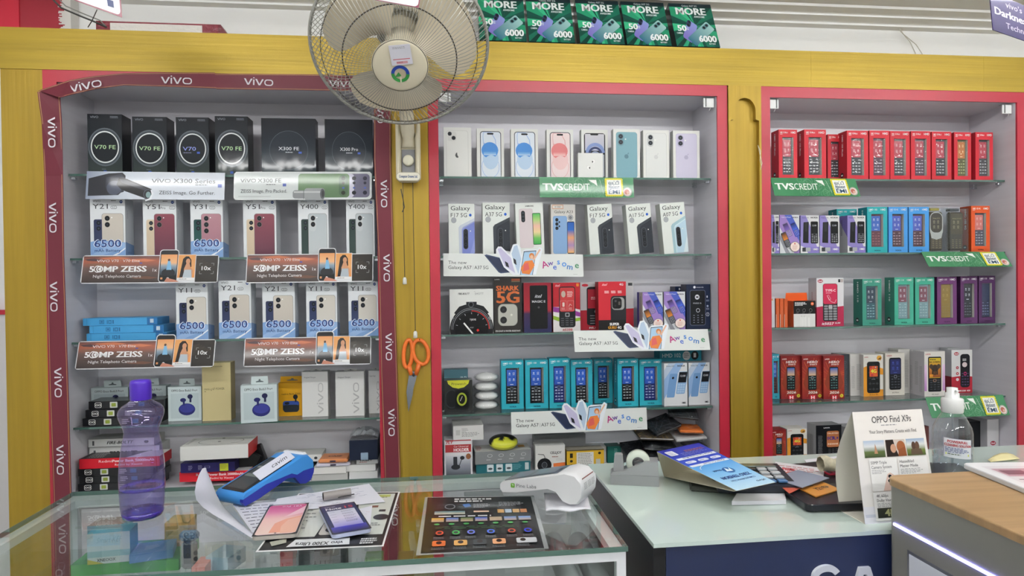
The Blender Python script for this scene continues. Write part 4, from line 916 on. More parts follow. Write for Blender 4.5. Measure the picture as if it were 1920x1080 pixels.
def A_muzik():
    a = Art(100, 150, '#c9c9cb'); a.p([(0, 88), (100, 84), (100, 150), (0, 150)], '#b02434'); a.o(9, 9, 6, '#b82838', 4.5); a.r(90, 3, 8, 9, '#3a3c40'); a.rr(12, 14, 68, 122, 8, '#1b1c20'); a.r(14, 22, 64, 60, '#b02838'); a.rr(30, 28, 7, 12, 2, '#e0a8a8'); a.lines(20, 46, 30, 2, 5, '#e0b8b8', 3); a.t('2K', 30, 62, 16, 12, '#e8c8c8', b=.02); a.ring(34, 92, 8, 2.4, '#b0b2b6')
    for r_ in range(4):
        for c_ in range(2): a.r(18+16*c_, 104+8*r_, 9, 2, '#9a9ca0')
    a.t('MUZIK 450', 16, 140, 40, 6, '#f0e0e0', b=.03, sh=.1); return a
def A_guru():
    a = Art(100, 172, '#c22a36'); a.t('itel', 13, 6, 20, 8, '#f0c8cc', b=.02, sh=.4); a.t('4G', 76, 6, 14, 8, '#f4e4e4', b=.03); a.lines(22, 32, 18, 2, 5, '#f0c8c8', 3.5); a.lines(46, 32, 18, 2, 5, '#f0c8c8', 3.5); a.lines(70, 32, 16, 2, 5, '#f0c8c8', 3.5)
    a.r(0, 134, 100, 38, '#1c1a1b'); a.rr(44, 50, 70, 130, 12, '#26262a'); a.rr(48, 55, 46, 44, 12, '#9a9a98'); a.rr(50, 57, 34, 38, 10, '#141518'); a.o(62, 68, 4, '#4a4a4e'); a.o(61, 84, 3, '#2a2a2e'); a.r(72, 70, 7, 12, '#5a5650'); a.r(96, 134, 4, 38, '#1c1a1b'); a.r(0, 134, 100, 38, '#1c1a1b')
    a.t('SUPER', 40, 144, 34, 9, '#f0f0f0', b=.04); a.t('GURU', 34, 156, 30, 9, '#d89a34', b=.04); a.t('4G', 68, 156, 14, 9, '#f0f0f0', b=.04); return a
def A_moto():
    a = Art(100, 172, '#18233f'); a.o(34, 11, 5, '#e8e8f0'); a.t('motorola', 42, 8, 30, 6, '#c8ccd8'); a.rr(14, 22, 66, 136, 8, '#5a6078'); a.rr(16, 24, 62, 132, 7, '#0f1218'); a.o(45, 49, 9.5, '#dfe2ea'); a.t('M', 40.5, 45, 9, 8, '#0f1218', b=.03); a.t('moto a', 28, 68, 34, 7, '#c8ccd4'); a.ring(48, 100, 8, 2, '#c8ccd4')
    for r_ in range(4):
        for c_ in range(3): a.r(28+17*c_, 118+9*r_, 6, 2.2, '#8a90a0')
    a.rr(84, 44, 5, 8, 1, '#d8dce8'); a.lines(82, 60, 14, 2, 4, '#a8b0c8', 1.6); a.o(88, 84, 4, '#a8b0c8'); a.lines(82, 92, 14, 2, 4, '#a8b0c8', 1.6); a.ring(88, 116, 8, 1.4, '#dfe2ea', n=6); a.t('2', 86, 112, 4, 7, '#dfe2ea'); return a
def A_more():
    a = Art(100, 92, '#0f2c2a'); cx, cy = 52, 48; cols = ['#0f4a3c', '#1a7058', '#0f3a32', '#2a9a70', '#145044', '#3ab884']
    rnd = random.Random(11)
    for i in range(40):
        an = 2*math.pi*i/40; d = .08; c = rnd.choice(cols); a.p([(cx, cy), (cx+90*math.cos(an-d), cy+90*math.sin(an-d)), (cx+90*math.cos(an+d), cy+90*math.sin(an+d))], c, False)
    a.l += 1; a.r(0, 0, 100, 8, '#16282e'); a.t('Galaxy A07 5G', 30, 3, 36, 3.6, '#dfe8e8'); a.t('MORE', 14, 9.5, 70, 14.5, '#f4f6f6', b=.05); a.t('AWESOME', 54, 26.5, 25, 3.8, '#e4f0ee', b=.03)
    a.T = lambda p: (38+(p[0])*.80+(p[1])*-.45, 32+(p[0])*.55+(p[1])*.82); a.rg(2, 2, 24, 46, 4, '#8f9ad8', '#7f70c0'); a.rr(1, 2, 10, 16, 5, '#3a3f66'); a.o(6, 6, 3.4, '#1b1f2c'); a.o(6, 14, 3.4, '#1b1f2c')
    a.T = lambda p: (80+(p[0])*.62+(p[1])*-.70, 38+(p[0])*.62+(p[1])*.50); a.rg(0, 0, 27, 74, 4, '#a3ccc8', '#2f6c84'); a.rr(3, 2, 9, 22, 4.5, '#5f8c90'); a.o(7.5, 8, 3.6, '#15202a'); a.o(7.5, 18, 3.6, '#15202a'); a.T = None
    a.t('50', 10, 48, 20, 12, '#f4f6f6', b=.04); a.lines(31, 53, 5, 2, 3, '#dfe8e8', 1.6); a.t('CAMERA', 6, 63, 14, 3.4, '#dfe8e8', b=.02); a.t('6000', 55, 69, 40, 13, '#f4f6f6', b=.04); a.t('BATTERY', 76, 84.5, 15, 3, '#dfe8e8', b=.02); return a
def A_enco():
    a = Art(100, 102, '#c9d6d8'); a.r(8, 20, 84, 74, '#b9c8cb'); a.t('OPPO Enco Buds3 Pro+', 10, 8, 78, 6.5, '#23282c', b=.01)
    a.o(56, 68, 25, '#2b2f72', 18); a.o(56, 65, 22, '#3b4090', 13); a.o(45, 40, 9, '#2b2f6a', 6); a.r(44, 42, 6, 14, '#2b2f6a'); a.o(66, 30, 8, '#24274f', 7); a.r(64, 34, 6, 13, '#24274f'); return a
def A_realme():
    a = Art(100, 118, '#d9a01e'); a.t('realme Buds T200', 14, 36, 70, 6, '#2a2618', b=.01); a.rr(18, 66, 62, 36, 10, '#2c3238'); a.rr(18, 64, 62, 18, 9, '#33509c'); a.rr(20, 78, 58, 26, 9, '#262b31'); a.o(66, 50, 9, '#1c1f24'); a.r(64, 54, 6, 14, '#1c1f24'); a.o(34, 72, 9, '#1c1f24', 5); return a
def A_charger():
    a = Art(100, 150, '#dcdcda'); a.t('Original Charger', 8, 16, 46, 4.5, '#5a5e66'); a.vivo(84, 142, 105, 22, '#b4b4b4', rot=-90, wt=.19) if 0 else a.vivo(62, 142, 105, 20, '#b2b2b2', rot=-90, wt=.19); return a
def A_motobox():
    a = Art(100, 205, '#c6b98a'); a.o(34, 13, 3, '#2a2820'); a.t('motorola', 39, 10.5, 32, 5, '#3a362a'); a.t('moto g 67 POWER', 8, 88, 70, 8, '#4a4434'); a.lines(8, 100, 8, 1, 3, '#4a4434', 2); return a
def A_charge_edge(w=100, h=16, fb=True):
    a = Art(w, h, '#d9dad8'); a.t('FIRE-BOLTT', 28, h*.3, 40, h*.38, '#23252a', b=.02, sh=.25); a.r(6, h*.2, 3, h*.6, '#5a5c60'); a.o(88, h*.5, h*.2, '#3a3c40'); return a
def A_ops():
    a = Art(100, 13, '#17191d'); a.rr(8, 2, 9, 9, 2, '#d8d8d6'); a.rr(8.8, 2.8, 7.4, 7.4, 1.4, '#17191d'); a.ring(10.8, 6.5, 1.8, .8, '#d8d8d6', n=10); a.ring(14.4, 6.5, 1.8, .8, '#d8d8d6', n=10); a.rr(28, 1.5, 10, 10, 1, '#c9cbc4'); a.rr(30, 3.5, 6, 6, 1, '#8a9a3a'); a.lines(52, 3, 10, 3, 3, '#c8ccc0', 1.8); a.r(66, 3, 8, 7, '#2f6a8a'); return a
def A_power():
    a = Art(100, 22, '#c8202e'); a.t('Redmi', 24, 4, 16, 5.5, '#f4e4e4'); a.t('Power Bank 20000mAh', 41, 4, 52, 5.5, '#f4e8e8', b=.03); a.t('Redmi by Xiaomi', 44, 13, 34, 4.5, '#f4e4e4', b=.01); return a
def A_blue():
    a = Art(100, 11, '#4ba0d6'); a.r(22, 2.5, 6, 6, '#2a6696'); a.box(22.8, 3.2, 4.4, 4.4, .8, '#4ba0d6'); a.r(32, 3, 1, 5.5, '#2a6696'); a.box(34, 3, 4, 5.5, 1, '#2a6696'); a.r(39.5, 3, 1.6, 5.5, '#2a6696'); a.r(5, 0, .5, 11, '#3a86b6'); a.r(86, 0, 14, 11, '#2f6ea8'); a.r(90, 2, 5, 6, '#c4d4e0'); return a
# ---------------------------------------------------------------- shelf-edge banners
def A_tvs():
    a = Art(180, 38, '#3f8358'); a.g(0, 0, 180, 38, ['#4a8c62', '#3b7d54', '#4a8c62'], 'h')
    for i in range(26): a.ring(60+(i*37 % 70), 4+(i*13 % 32), 5+(i % 3)*2, .35, '#86b896', n=12)
    a.t('TVS', 6, 12, 38, 13, '#f2f6f2', b=.06); a.t('CREDIT', 45, 12, 50, 13, '#eef4ee', b=.012); a.p([(93, 5), (108, 5), (110, 17), (104, 12), (98, 9)], '#f2f6f2'); a.ln(115, 5, 121, 31, .7, '#cfe0d2')
    for k in range(9):
        for y in (3.5, 34.5): a.o(127+k*3.6, y, 2, '#e0d63c', n=8)
    for k in range(8):
        for x in (126, 157.5): a.o(x, 5+k*4, 2, '#e0d63c', n=8)
    a.r(126, 3, 31.5, 32, '#e0d63c'); a.r(128, 5, 27.5, 28, '#f0f2ec'); a.t('வட்டி', 131, 8, 20, 6, '#33506a', b=.02); a.t('இல்லா', 131, 16, 21, 6, '#33506a', b=.02); a.t('EMI', 131, 24, 21, 7.5, '#33506a', b=.03)
    a.o(167, 28, 8.5, '#e4dcd8'); a.ring(167, 28, 8, 1, '#a89090', n=16); a.o(166, 28, 5, '#b8685c'); a.o(168, 30, 3, '#d8b0a0'); return a
def A_awe():
    a = Art(263, 44, '#dfe3e0', noclip=True)
    a.t('The new', 9, 14, 34, 6.5, '#2a2e32'); a.t('Galaxy A57', 9, 23.5, 43, 6.5, '#2a2e32', b=.008); a.r(54.5, 23, .5, 8, '#8a8e92'); a.t('A37 5G', 57, 23.5, 26, 6.5, '#2a2e32', b=.008)
    a.p([(76, 3), (80, 1.5), (106, 8), (126, 36), (106, 38), (102, 36)], '#3b4866'); a.p([(79, 4), (104, 9), (122, 34), (105, 36)], '#27314c')
    a.p([(98, -8), (102, -14), (108, -14), (128, 6), (138, 40), (130, 42), (112, 26)], '#e8eaf2'); a.p([(101, -9), (107, -11), (126, 8), (134, 38), (114, 24)], '#c3bedc'); a.p([(114, 14), (120, 18), (122, 27), (116, 24)], '#23252c')
    a.p([(124, -2), (130, -18), (138, -20), (144, -12), (148, 10), (142, 41), (134, 41), (128, 18)], '#e8eef4'); a.p([(127, 0), (132, -15), (138, -17), (145, 10), (139, 39), (131, 16)], '#b4c8de'); a.p([(130, 8), (135, 12), (136, 22), (131, 18)], '#23252c')
    a.p([(148, -6), (154, -9), (176, -9), (180, -14), (186, -10), (184, -2), (172, 40), (142, 41), (146, 10)], '#e8eef4'); a.p([(150, -5), (174, -7), (166, 41), (142, 41)], '#3a4454'); a.p([(151, -3.5), (173, -5.5), (165, 41), (143, 41)], '#a9cbe6')
    a.o(165, 4, 5, '#c8783c', 6); a.o(165, 6, 3, '#e0b89a', 4); a.ln(168, 12, 181, -9, 3, '#e0b49a'); a.p([(152, 14), (166, 12), (170, 22), (160, 40), (146, 38), (144, 28)], '#e0803c'); a.p([(150, 20), (158, 16), (160, 30), (148, 34)], '#d8605a')
    for ch, x, y, s, c, r_ in (('A', 181, 16, 13, '#b8327c', -18), ('w', 194, 13, 10, '#6a4a9c', -8), ('e', 205, 19, 11, '#3a62c0', 0), ('s', 213, 9, 11, '#3a86d8', 0), ('o', 222, 12, 12, '#3a86d8', 0), ('m', 233, 18, 11, '#2f78c0', 10), ('e', 247, 15, 12, '#2f8a5c', 0)):
        a.t(ch, x, y, None, s, c, b=.016, rot=r_)
    a.lines(243, 39, 14, 1, 2, '#9a9ea2', .6); return a
def A_zeiss():
    a = Art(260, 56, noclip=True); a.rr(0, 0, 260, 56, 5, '#dcdde0'); a.noclip = False
    a.g(1.6, 1.6, 146, 52.8, [(0, '#5c4444'), (.2, '#a8604a'), (.45, '#6c5650'), (.62, '#5a4a46'), (1, '#3a3230')])
    for x, y, w, c in ((30, 5, 60, '#c07050'), (80, 9, 60, '#c87858'), (4, 18, 50, '#84604f'), (60, 26, 70, '#77584c'), (10, 38, 90, '#4a3c38'), (90, 44, 56, '#6a4a3c'), (4, 8, 30, '#544044')): a.p([(x, y), (x+w*.6, y-2), (x+w, y+1), (x+w*.7, y+4), (x+w*.2, y+3)], c)
    a.r(216, 1.6, 42.4, 52.8, '#2a2622'); 
    for k in range(6): a.p([(216+k*7, 12+k*2), (230+k*5, 8+k*3), (224+k*5, 30), (216+k*6, 34)], ('#38302a', '#322c24')[k % 2])
    a.vivo(27, 9, 24, 4.6, '#dcd6d8'); a.t('V70 · V70 Elite', 54, 8.5, 54, 5.2, '#e4dedc'); a.r(108, 15, 5, 2, '#3f56b0')
    a.t('5', 15, 22, 8, 11, '#ecebec', b=.05); a.ring(30, 27.5, 7, 1.6, '#ecebec', n=20); a.ring(34, 27.5, 6.5, 2.2, '#ecebec', n=20); a.o(34, 27.5, 2.6, '#ecebec'); a.t('MP ZEISS', 42, 22, 80, 11, '#ecebec', b=.045); a.t('Night Telephoto Camera', 23, 39, 90, 5.6, '#dcd8d8', b=.006); a.t('1x', 134, 27, 8, 6, '#dcd8d8', b=.01)
    a.noclip = True; a.rr(145.5, -11, 37, 65, 6, '#dcdde0'); a.rr(147, -9.5, 34, 63, 5, '#15161a'); a.g(148.5, -1, 31, 42, [(0, '#e09a62'), (.4, '#e8b484'), (.55, '#8fa0b0'), (.75, '#5a6a78'), (1, '#22252a')])
    a.o(164, 36, 13, '#1f2226', 9, n=16); a.p([(162, 12), (167, 12), (170, 30), (160, 30)], '#7fb4d8'); a.o(164, 10, 2.4, '#4a342c'); a.ln(166, 13, 171, 8, 1.2, '#d8a888'); a.r(148.5, 42, 31, 11, '#0e0f12'); a.o(164, 47.5, 2.6, '#d8d8d8'); a.r(150, 45, 4, 4, '#c88a5a'); a.p([(158, 53), (162, 46), (178, 50), (186, 54), (160, 54)], '#c0806a')
    a.r(181, -1, 35, 52, '#e0dcdc'); a.g(182, 0, 33, 50, ['#dc9a5a', '#e0a468', '#d88c4c']); a.p([(191, 8), (196, 3), (202, 3), (207, 10), (208, 24), (200, 30), (196, 44), (186, 46), (188, 30)], '#1e1614'); a.o(201, 13, 4.2, '#c8906c', 5.6); a.p([(198, 17), (204, 17), (206, 24), (212, 32), (210, 44), (194, 44), (194, 28)], '#c8906c'); a.p([(195, 30), (208, 30), (210, 46), (192, 46)], '#b0bac2'); a.r(182, 46, 33, 5, '#e8e8e8'); a.lines(186, 48, 24, 1, 2, '#55585c', 1)
    a.t('10x', 228, 23, 18, 8, '#dcdcdc', b=.02)
    for x, y, sx, sy in ((224, 17, 1, 1), (251, 17, -1, 1), (224, 38, 1, -1), (251, 38, -1, -1)): a.r(min(x, x+5*sx), y, 5, .6, '#a8a8a8'); a.r(x, min(y, y+5*sy), .6, 5, '#a8a8a8')
    return a
def A_series():
    a = Art(260, 54, '#d6dce6', noclip=True); a.g(0, 0, 120, 54, ['#8a94a8', '#c4ccd8', '#d6dce6'], 'h')
    a.p([(4, 14), (40, 4), (66, 2), (72, 8), (72, 34), (60, 46), (4, 48)], '#22242c'); a.p([(36, 12), (64, 4), (70, 12), (70, 40), (44, 46), (36, 30)], '#343844'); a.o(52, 32, 14, '#4c5264', 14)
    a.p([(60, 12), (74, 14), (122, 34), (116, 54), (66, 36), (56, 26)], '#14151a'); a.p([(60, 14), (74, 16), (120, 36), (118, 40), (66, 22)], '#3a3d46'); a.o(115, 44, 9, '#1b1c22', 11); a.ring(115, 44, 8, 1, '#5a606c', ry=10); a.o(116, 45, 4.6, '#7f9a9c', 6); a.p([(120, 34), (126, 42), (122, 54), (112, 58), (110, 55), (118, 52), (122, 44)], '#e4e8ee')
    a.vivo(121, 14, 36, 7, '#33373e'); a.t('X300 Series', 162, 13, 80, 8.5, '#33373e', b=.01); a.lines(204, 24, 38, 1, 3, '#5a5e66', 1.6); a.r(247, 23, 7.5, 6.5, '#4f63b4'); a.t('ZEISS Image. Go Further.', 136, 37, 106, 7, '#33373e'); return a
def A_xfe():
    a = Art(260, 54, noclip=True); a.rr(0, 0, 260, 54, 7, '#e2e6e6'); a.rr(2, 2, 256, 50, 5.5, '#d3d9d9'); a.rr(120, 4, 136, 46, 7, '#7a7890'); a.rr(218, 4, 38, 46, 7, '#6c6a80'); a.rr(196, 4, 30, 46, 6, '#cfcede'); a.rg(120, 4, 97, 46, 6, '#6c8c64', '#5a7a56'); a.rr(197, 6, 17, 42, 8, '#506c50'); a.r(121, 44, 60, 6, '#5a7a56')
    for cx, c in ((205.5, '#22301f'), (226, '#23242c'), (247, '#26263a')):
        for y in (13, 22, 41): a.o(cx, y, 4 if y != 22 else 2.8, c)
        a.rr(cx-6, 8, 12, 40, 6, '#a8a8b4') if 0 else None; a.r(cx-2, 30, 4, 3, '#4f63b4')
    a.vivo(12, 14, 29, 6.5, '#33373e'); a.t('X300 FE', 44, 13.5, 44, 7.5, '#33373e'); a.lines(60, 24, 30, 1, 3, '#5a5e66', 1.4); a.r(91, 23, 6.5, 5.5, '#4f63b4'); a.t('ZEISS Image. Pro Packed.', 13, 34, 86, 6.5, '#33373e'); a.r(9, 47, 60, .6, '#9a9ea0')
    a.rr(110, 36, 36, 16, 5, '#8a8e90'); a.rr(132, 32, 38, 23, 5, '#9a9ea0'); a.r(112, 38, 52, 3, '#c8cccc'); a.o(166, 43, 4.5, '#55595c', 10); a.o(167, 43, 2.5, '#2a2c30', 7); a.r(130, 36, 1.2, 17, '#6a6e70'); return a
# ================================================================ CARTONS AND THEIR PLACES
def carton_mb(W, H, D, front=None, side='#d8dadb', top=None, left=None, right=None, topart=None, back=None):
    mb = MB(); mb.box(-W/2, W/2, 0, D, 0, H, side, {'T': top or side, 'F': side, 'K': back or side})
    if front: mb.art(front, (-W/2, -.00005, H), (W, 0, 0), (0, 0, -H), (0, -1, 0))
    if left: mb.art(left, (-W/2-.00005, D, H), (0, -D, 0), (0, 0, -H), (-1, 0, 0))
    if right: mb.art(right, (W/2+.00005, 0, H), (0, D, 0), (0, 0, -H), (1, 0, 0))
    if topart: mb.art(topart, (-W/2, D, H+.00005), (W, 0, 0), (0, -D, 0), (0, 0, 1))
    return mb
PROTO = {}
def reg(key, W, H, D, fn): PROTO[key] = dict(W=W, H=H, D=D, fn=fn, first=None)
def carton(key, W, H, D, front, name='phone_box', m=None, **kw):
    reg(key, W, H, D, lambda: carton_mb(W, H, D, front() if callable(front) else front, **kw).build(name, m or M_CARD))
def window_carton(key, W, H, D, art, body, body2, inner, phone_args, win=(20, 34, 60, 162), film=True, lip='#d8d6cf', sideart=None, name='window_phone_box', phone_body='#15161a'):
    def make():
        r = empty(name); x0, y0, w, h = win; nw, nh = 100, 220
        X = lambda u: (u/nw-.5)*W; Z = lambda v: H*(1-v/nh)
        mb = MB(); F = [(0, 0, nw, y0), (0, y0+h, nw, nh-y0-h), (0, y0, x0, h), (x0+w, y0, nw-x0-w, h)]
        for (a, b, c, d) in F: mb.add([(X(a), 0, Z(b+d)), (X(a+c), 0, Z(b+d)), (X(a+c), 0, Z(b)), (X(a), 0, Z(b))], [(0, 1, 2, 3)], body)
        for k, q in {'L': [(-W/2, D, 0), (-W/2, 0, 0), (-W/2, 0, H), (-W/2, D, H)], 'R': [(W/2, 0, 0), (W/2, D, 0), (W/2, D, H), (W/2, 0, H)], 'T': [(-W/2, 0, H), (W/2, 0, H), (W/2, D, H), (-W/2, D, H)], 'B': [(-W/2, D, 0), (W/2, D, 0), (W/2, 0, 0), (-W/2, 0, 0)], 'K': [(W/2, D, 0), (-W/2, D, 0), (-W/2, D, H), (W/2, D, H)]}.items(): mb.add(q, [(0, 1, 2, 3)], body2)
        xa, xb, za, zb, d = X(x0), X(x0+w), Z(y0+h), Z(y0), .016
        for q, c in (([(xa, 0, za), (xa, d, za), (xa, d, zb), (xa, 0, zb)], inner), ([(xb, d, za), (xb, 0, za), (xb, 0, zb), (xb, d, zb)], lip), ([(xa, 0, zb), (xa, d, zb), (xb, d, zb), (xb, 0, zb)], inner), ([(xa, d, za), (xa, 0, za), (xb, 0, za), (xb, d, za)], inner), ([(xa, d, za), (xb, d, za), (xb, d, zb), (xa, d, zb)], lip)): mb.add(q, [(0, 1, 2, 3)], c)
        mb.art(art() if callable(art) else art, (-W/2, -.00005, H), (W, 0, 0), (0, 0, -H), (0, -1, 0))
        if sideart: mb.art(sideart(), (-W/2-.00005, D, H), (0, -D, 0), (0, 0, -H), (-1, 0, 0))
        b = mb.build('carton', M_CARD, r)
        pw, ph = (xb-xa)*.86, (zb-za)*.985; mb = MB(); mb.M = Tm((xa+xb)/2-(xb-xa)*.05, .010, (za+zb)/2)
        mb.cbox(0, 0, 0, pw, .010, ph, phone_body, .002)
        pa = Art(100, 100*ph/pw); pargs = dict(phone_args); feat(pa, 0, 0, 100, 100*ph/pw, r=6, **pargs)
        mb.art(pa, (-pw/2, -.00505, ph/2), (pw, 0, 0), (0, 0, -ph), (0, -1, 0)); p = mb.build('phone', M_GLOSS, r)
        kk = [b, p]
        if film: mb = MB(); mb.add([(xa, .0006, za), (xb, .0006, za), (xb, .0006, zb), (xa, .0006, zb)], [(0, 1, 2, 3)], '#ffffff'); kk.append(mb.build('window_film', M_FILM, r))
        KIDS[r.name] = kk; return r
    reg(key, W, H, D, make)
ORD = ['first', 'second', 'third', 'fourth', 'fifth', 'sixth', 'seventh', 'eighth', 'ninth', 'tenth', 'eleventh', 'twelfth', 'thirteenth', 'fourteenth']
SHN = ['top shelf', 'second shelf', 'third shelf', 'fourth shelf', 'bottom level']
CABN = {'L': "maroon-bordered cabinet", 'M': "middle cabinet", 'R': "far red cabinet"}
COUNT = {}
def put(key, xl, xr, yt, cab, lvl, desc, Y=.056, yb=None, group=None, cat='phone box', rz=0, roll=0, lean=0, z=None, label=None, dz=0):
    P = PROTO[key]; z = (ZS[lvl] if z is None else z)+.0006+dz
    if yb is not None: Y = PZ((xl+xr)/2, yb, z).y
    zm = (z+PY((xl+xr)/2, yt, Y).z)/2; ymid = (yt+(yb or yt+90))/2
    xa, xb = PY(xl, ymid, Y).x, PY(xr, ymid, Y).x; W = (xb-xa)-.0006; top = PY((xl+xr)/2, yt, Y+math.sin(lean)*P['H']).z; H = (top-z)/math.cos(lean)
    if P['first'] is None: o = P['first'] = P['fn']()
    else: o = copy_tree(P['first'])
    o.location = ((xa+xb)/2, Y, z+abs(math.sin(roll))*W/2); o.scale = (W/P['W'], 1, H/P['H']); o.rotation_euler = (-lean, roll, rz)
    k = (cab, lvl); COUNT[k] = COUNT.get(k, 0)+1
    o['label'] = label or '%s, %s from left, %s of the %s' % (desc, ORD[COUNT[k]-1], SHN[lvl], CABN[cab]) if label is None else label
    o['category'] = cat
    if 'group' in o.keys(): del o['group']
    if group: o['group'] = group
    return o
# ---- left cabinet
for key, txt, c1 in (('v70fe', 'V70 FE', '#b8dca8'), ('v70', 'V70', '#8f9be0')):
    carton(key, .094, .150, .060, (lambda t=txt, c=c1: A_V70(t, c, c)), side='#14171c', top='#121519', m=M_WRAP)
carton('x300fe', .150, .155, .045, lambda: A_X300('X300 FE'), side='#1b212c', m=M_WRAP); carton('x300pro', .150, .155, .045, lambda: A_X300('X300 Pro'), side='#1b212c', m=M_WRAP)
g = 'dark phone boxes on the top shelf'
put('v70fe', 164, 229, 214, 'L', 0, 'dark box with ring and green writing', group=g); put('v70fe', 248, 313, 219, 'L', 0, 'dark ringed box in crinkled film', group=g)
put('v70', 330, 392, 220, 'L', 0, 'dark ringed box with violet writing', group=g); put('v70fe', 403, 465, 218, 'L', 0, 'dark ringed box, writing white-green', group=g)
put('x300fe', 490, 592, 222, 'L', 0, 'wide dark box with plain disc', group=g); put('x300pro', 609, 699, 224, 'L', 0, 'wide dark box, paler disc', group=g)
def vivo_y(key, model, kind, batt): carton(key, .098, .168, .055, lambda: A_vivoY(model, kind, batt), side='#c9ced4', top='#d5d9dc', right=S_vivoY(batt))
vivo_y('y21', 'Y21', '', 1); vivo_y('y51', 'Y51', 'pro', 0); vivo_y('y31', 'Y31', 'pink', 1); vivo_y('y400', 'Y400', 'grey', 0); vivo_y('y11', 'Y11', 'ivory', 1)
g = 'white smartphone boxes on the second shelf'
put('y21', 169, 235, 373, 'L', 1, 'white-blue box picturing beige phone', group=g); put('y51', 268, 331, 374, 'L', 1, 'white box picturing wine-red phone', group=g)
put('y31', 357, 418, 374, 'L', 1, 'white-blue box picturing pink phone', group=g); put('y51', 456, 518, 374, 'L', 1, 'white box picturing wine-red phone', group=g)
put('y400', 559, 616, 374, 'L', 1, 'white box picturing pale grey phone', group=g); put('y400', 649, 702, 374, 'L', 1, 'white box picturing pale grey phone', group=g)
g = 'white and blue smartphone boxes on the third shelf'
# three blue cartons stacked
carton('blueflat', .20, .021, .09, A_blue, side='#3b86bb', top='#57a6d8', name='phone_box')
for k, (a, b, yt) in enumerate(((163, 314, 629), (168, 308, 611), (156, 296, 595))):
    z0 = ZS[2]+.0005+k*.0232; Y = .07+.004*k; o = put('blueflat', a, b, yt, 'L', 2, '', Y=Y, z=z0, label='flat blue box, %s of the three stacked beside white-blue boxes' % ('lowest', 'middle one', 'topmost')[k], group='flat blue boxes in a stack'); o.scale.z = .0225/.021
COUNT[('L', 2)] = 0
put('y11', 330, 390, 531, 'L', 2, 'white-blue box picturing ivory phone', group=g); put('y21', 410, 471, 526, 'L', 2, 'white-blue box picturing beige phone', group=g); put('y21', 492, 553, 528, 'L', 2, 'white-blue box picturing beige phone', group=g)
put('y11', 574, 632, 528, 'L', 2, 'white-blue box picturing ivory phone', group=g); put('y11', 653, 709, 528, 'L', 2, 'white-blue box picturing ivory phone', group=g)
def hang_tab(w, h, col):
    mb = MB(); P = []
    mb.prism([(-w/2, 0), (w/2, 0), (w/2*.94, h), (-w/2*.94, h)], .0012, col); a = Art(100, 40, noclip=True); a.p([(28, 26), (44, 22), (46, 14), (54, 14), (56, 22), (72, 26), (72, 30), (28, 30)], '#5d666a'); mb.art(a, (-w/2, -.0002, h), (w, 0, 0), (0, 0, -h), (0, -1, 0)); return mb
def tabbed(key, W, H, D, art, side, top, tw, th, tcol, name):
    def mk():
        r = empty(name); a = carton_mb(W, H, D, art(), side=side, top=top).build('carton', M_CARD, r); mb = hang_tab(tw, th, tcol); b = mb.build('hanging_tab', M_CARD, r); b.location = (0, D*.5, H); KIDS[r.name] = [a, b]; return r
    reg(key, W, H, D, mk)
tabbed('enco', .094, .095, .04, A_enco, '#b4c3c6', '#d0dcdc', .045, .020, '#c6d2d2', 'earbud_box'); tabbed('realme', .085, .090, .04, A_realme, '#c08a14', '#d9a01e', .080, .016, '#dba41e', 'earbud_box')
tabbed('charger', .075, .120, .045, A_charger, '#c4c4c2', '#d2d2d0', .034, .006, '#d2d2d0', 'charger_box'); carton('motobox', .08, .165, .045, A_motobox, side='#a8996a', top='#c8bc90')
put('enco', 171, 241, 727, 'L', 3, '', Y=.145, label='mint earbud box behind the black stack, at the very left end of its shelf', cat='earbud box', group='mint earbud boxes'); put('enco', 243, 312, 724, 'L', 3, '', Y=.14, label='mint earbud box half hidden behind the purple bottle cap', cat='earbud box', group='mint earbud boxes')
put('enco', 315, 378, 725, 'L', 3, '', yb=789, label='mint earbud box between the purple bottle and the tan box', cat='earbud box', group='mint earbud boxes'); put('motobox', 379, 433, 680, 'L', 3, '', yb=789, label='tall plain tan phone box among the earbud boxes')
put('enco', 452, 519, 722, 'L', 3, '', yb=792, rz=.12, label='mint earbud box touching the yellow earbud box', cat='earbud box', group='mint earbud boxes'); put('realme', 521, 571, 718, 'L', 3, '', yb=780, rz=.0, label='yellow earbud box between a mint box and a white charger box', cat='earbud box')
put('charger', 573, 613, 697, 'L', 3, '', yb=781, rz=0, label='white charger box next to the yellow earbud box', cat='charger box', group='white charger boxes').location.x -= .004
PROTO['charger']['first'].scale.x *= 1.22
put('charger', 629, 683, 697, 'L', 3, '', yb=780, label='white charger box, middle one of the three', cat='charger box', group='white charger boxes'); put('charger', 691, 716, 695, 'L', 3, '', yb=775, label='white charger box tucked behind the maroon strip', cat='charger box', group='white charger boxes')
# black powerbank-style cartons
carton('opsbox', .205, .022, .10, A_ops, side='#16181c', top='#22262b', name='gadget_box', m=M_GLOSS)
def stack(key, items, cat, H, group):
    for (xl, xr, lvl, k, Y, label) in items:
        z0 = ZS[lvl]+.0005+k*(H+.0006); o = put(key, xl, xr, 500, 'S', lvl, '', Y=Y, z=z0, label=label, cat=cat, group=group); o.scale.z = H/PROTO[key]['H']
stack('opsbox', [(150, 292, 3, 0, .052, 'black gadget box with square code, lowest of three behind the bottle'), (156, 298, 3, 1, .060, 'black gadget box with square code, middle of three on the fourth shelf'), (162, 304, 3, 2, .070, 'black gadget box with square code, topmost of three on the fourth shelf')], 'gadget box', .0235, 'black gadget boxes on the fourth shelf')
stack('opsbox', [(142, 290, 4, 1, .05, 'black gadget box, lowest visible of the pile on the bottom level'), (140, 288, 4, 2, .05, 'black gadget box directly under the red one, bottom level pile'), (139, 286, 4, 0, .05, 'black gadget box whose top edge just shows above the glass counter')], 'gadget box', .0225, 'black gadget boxes on the bottom level')
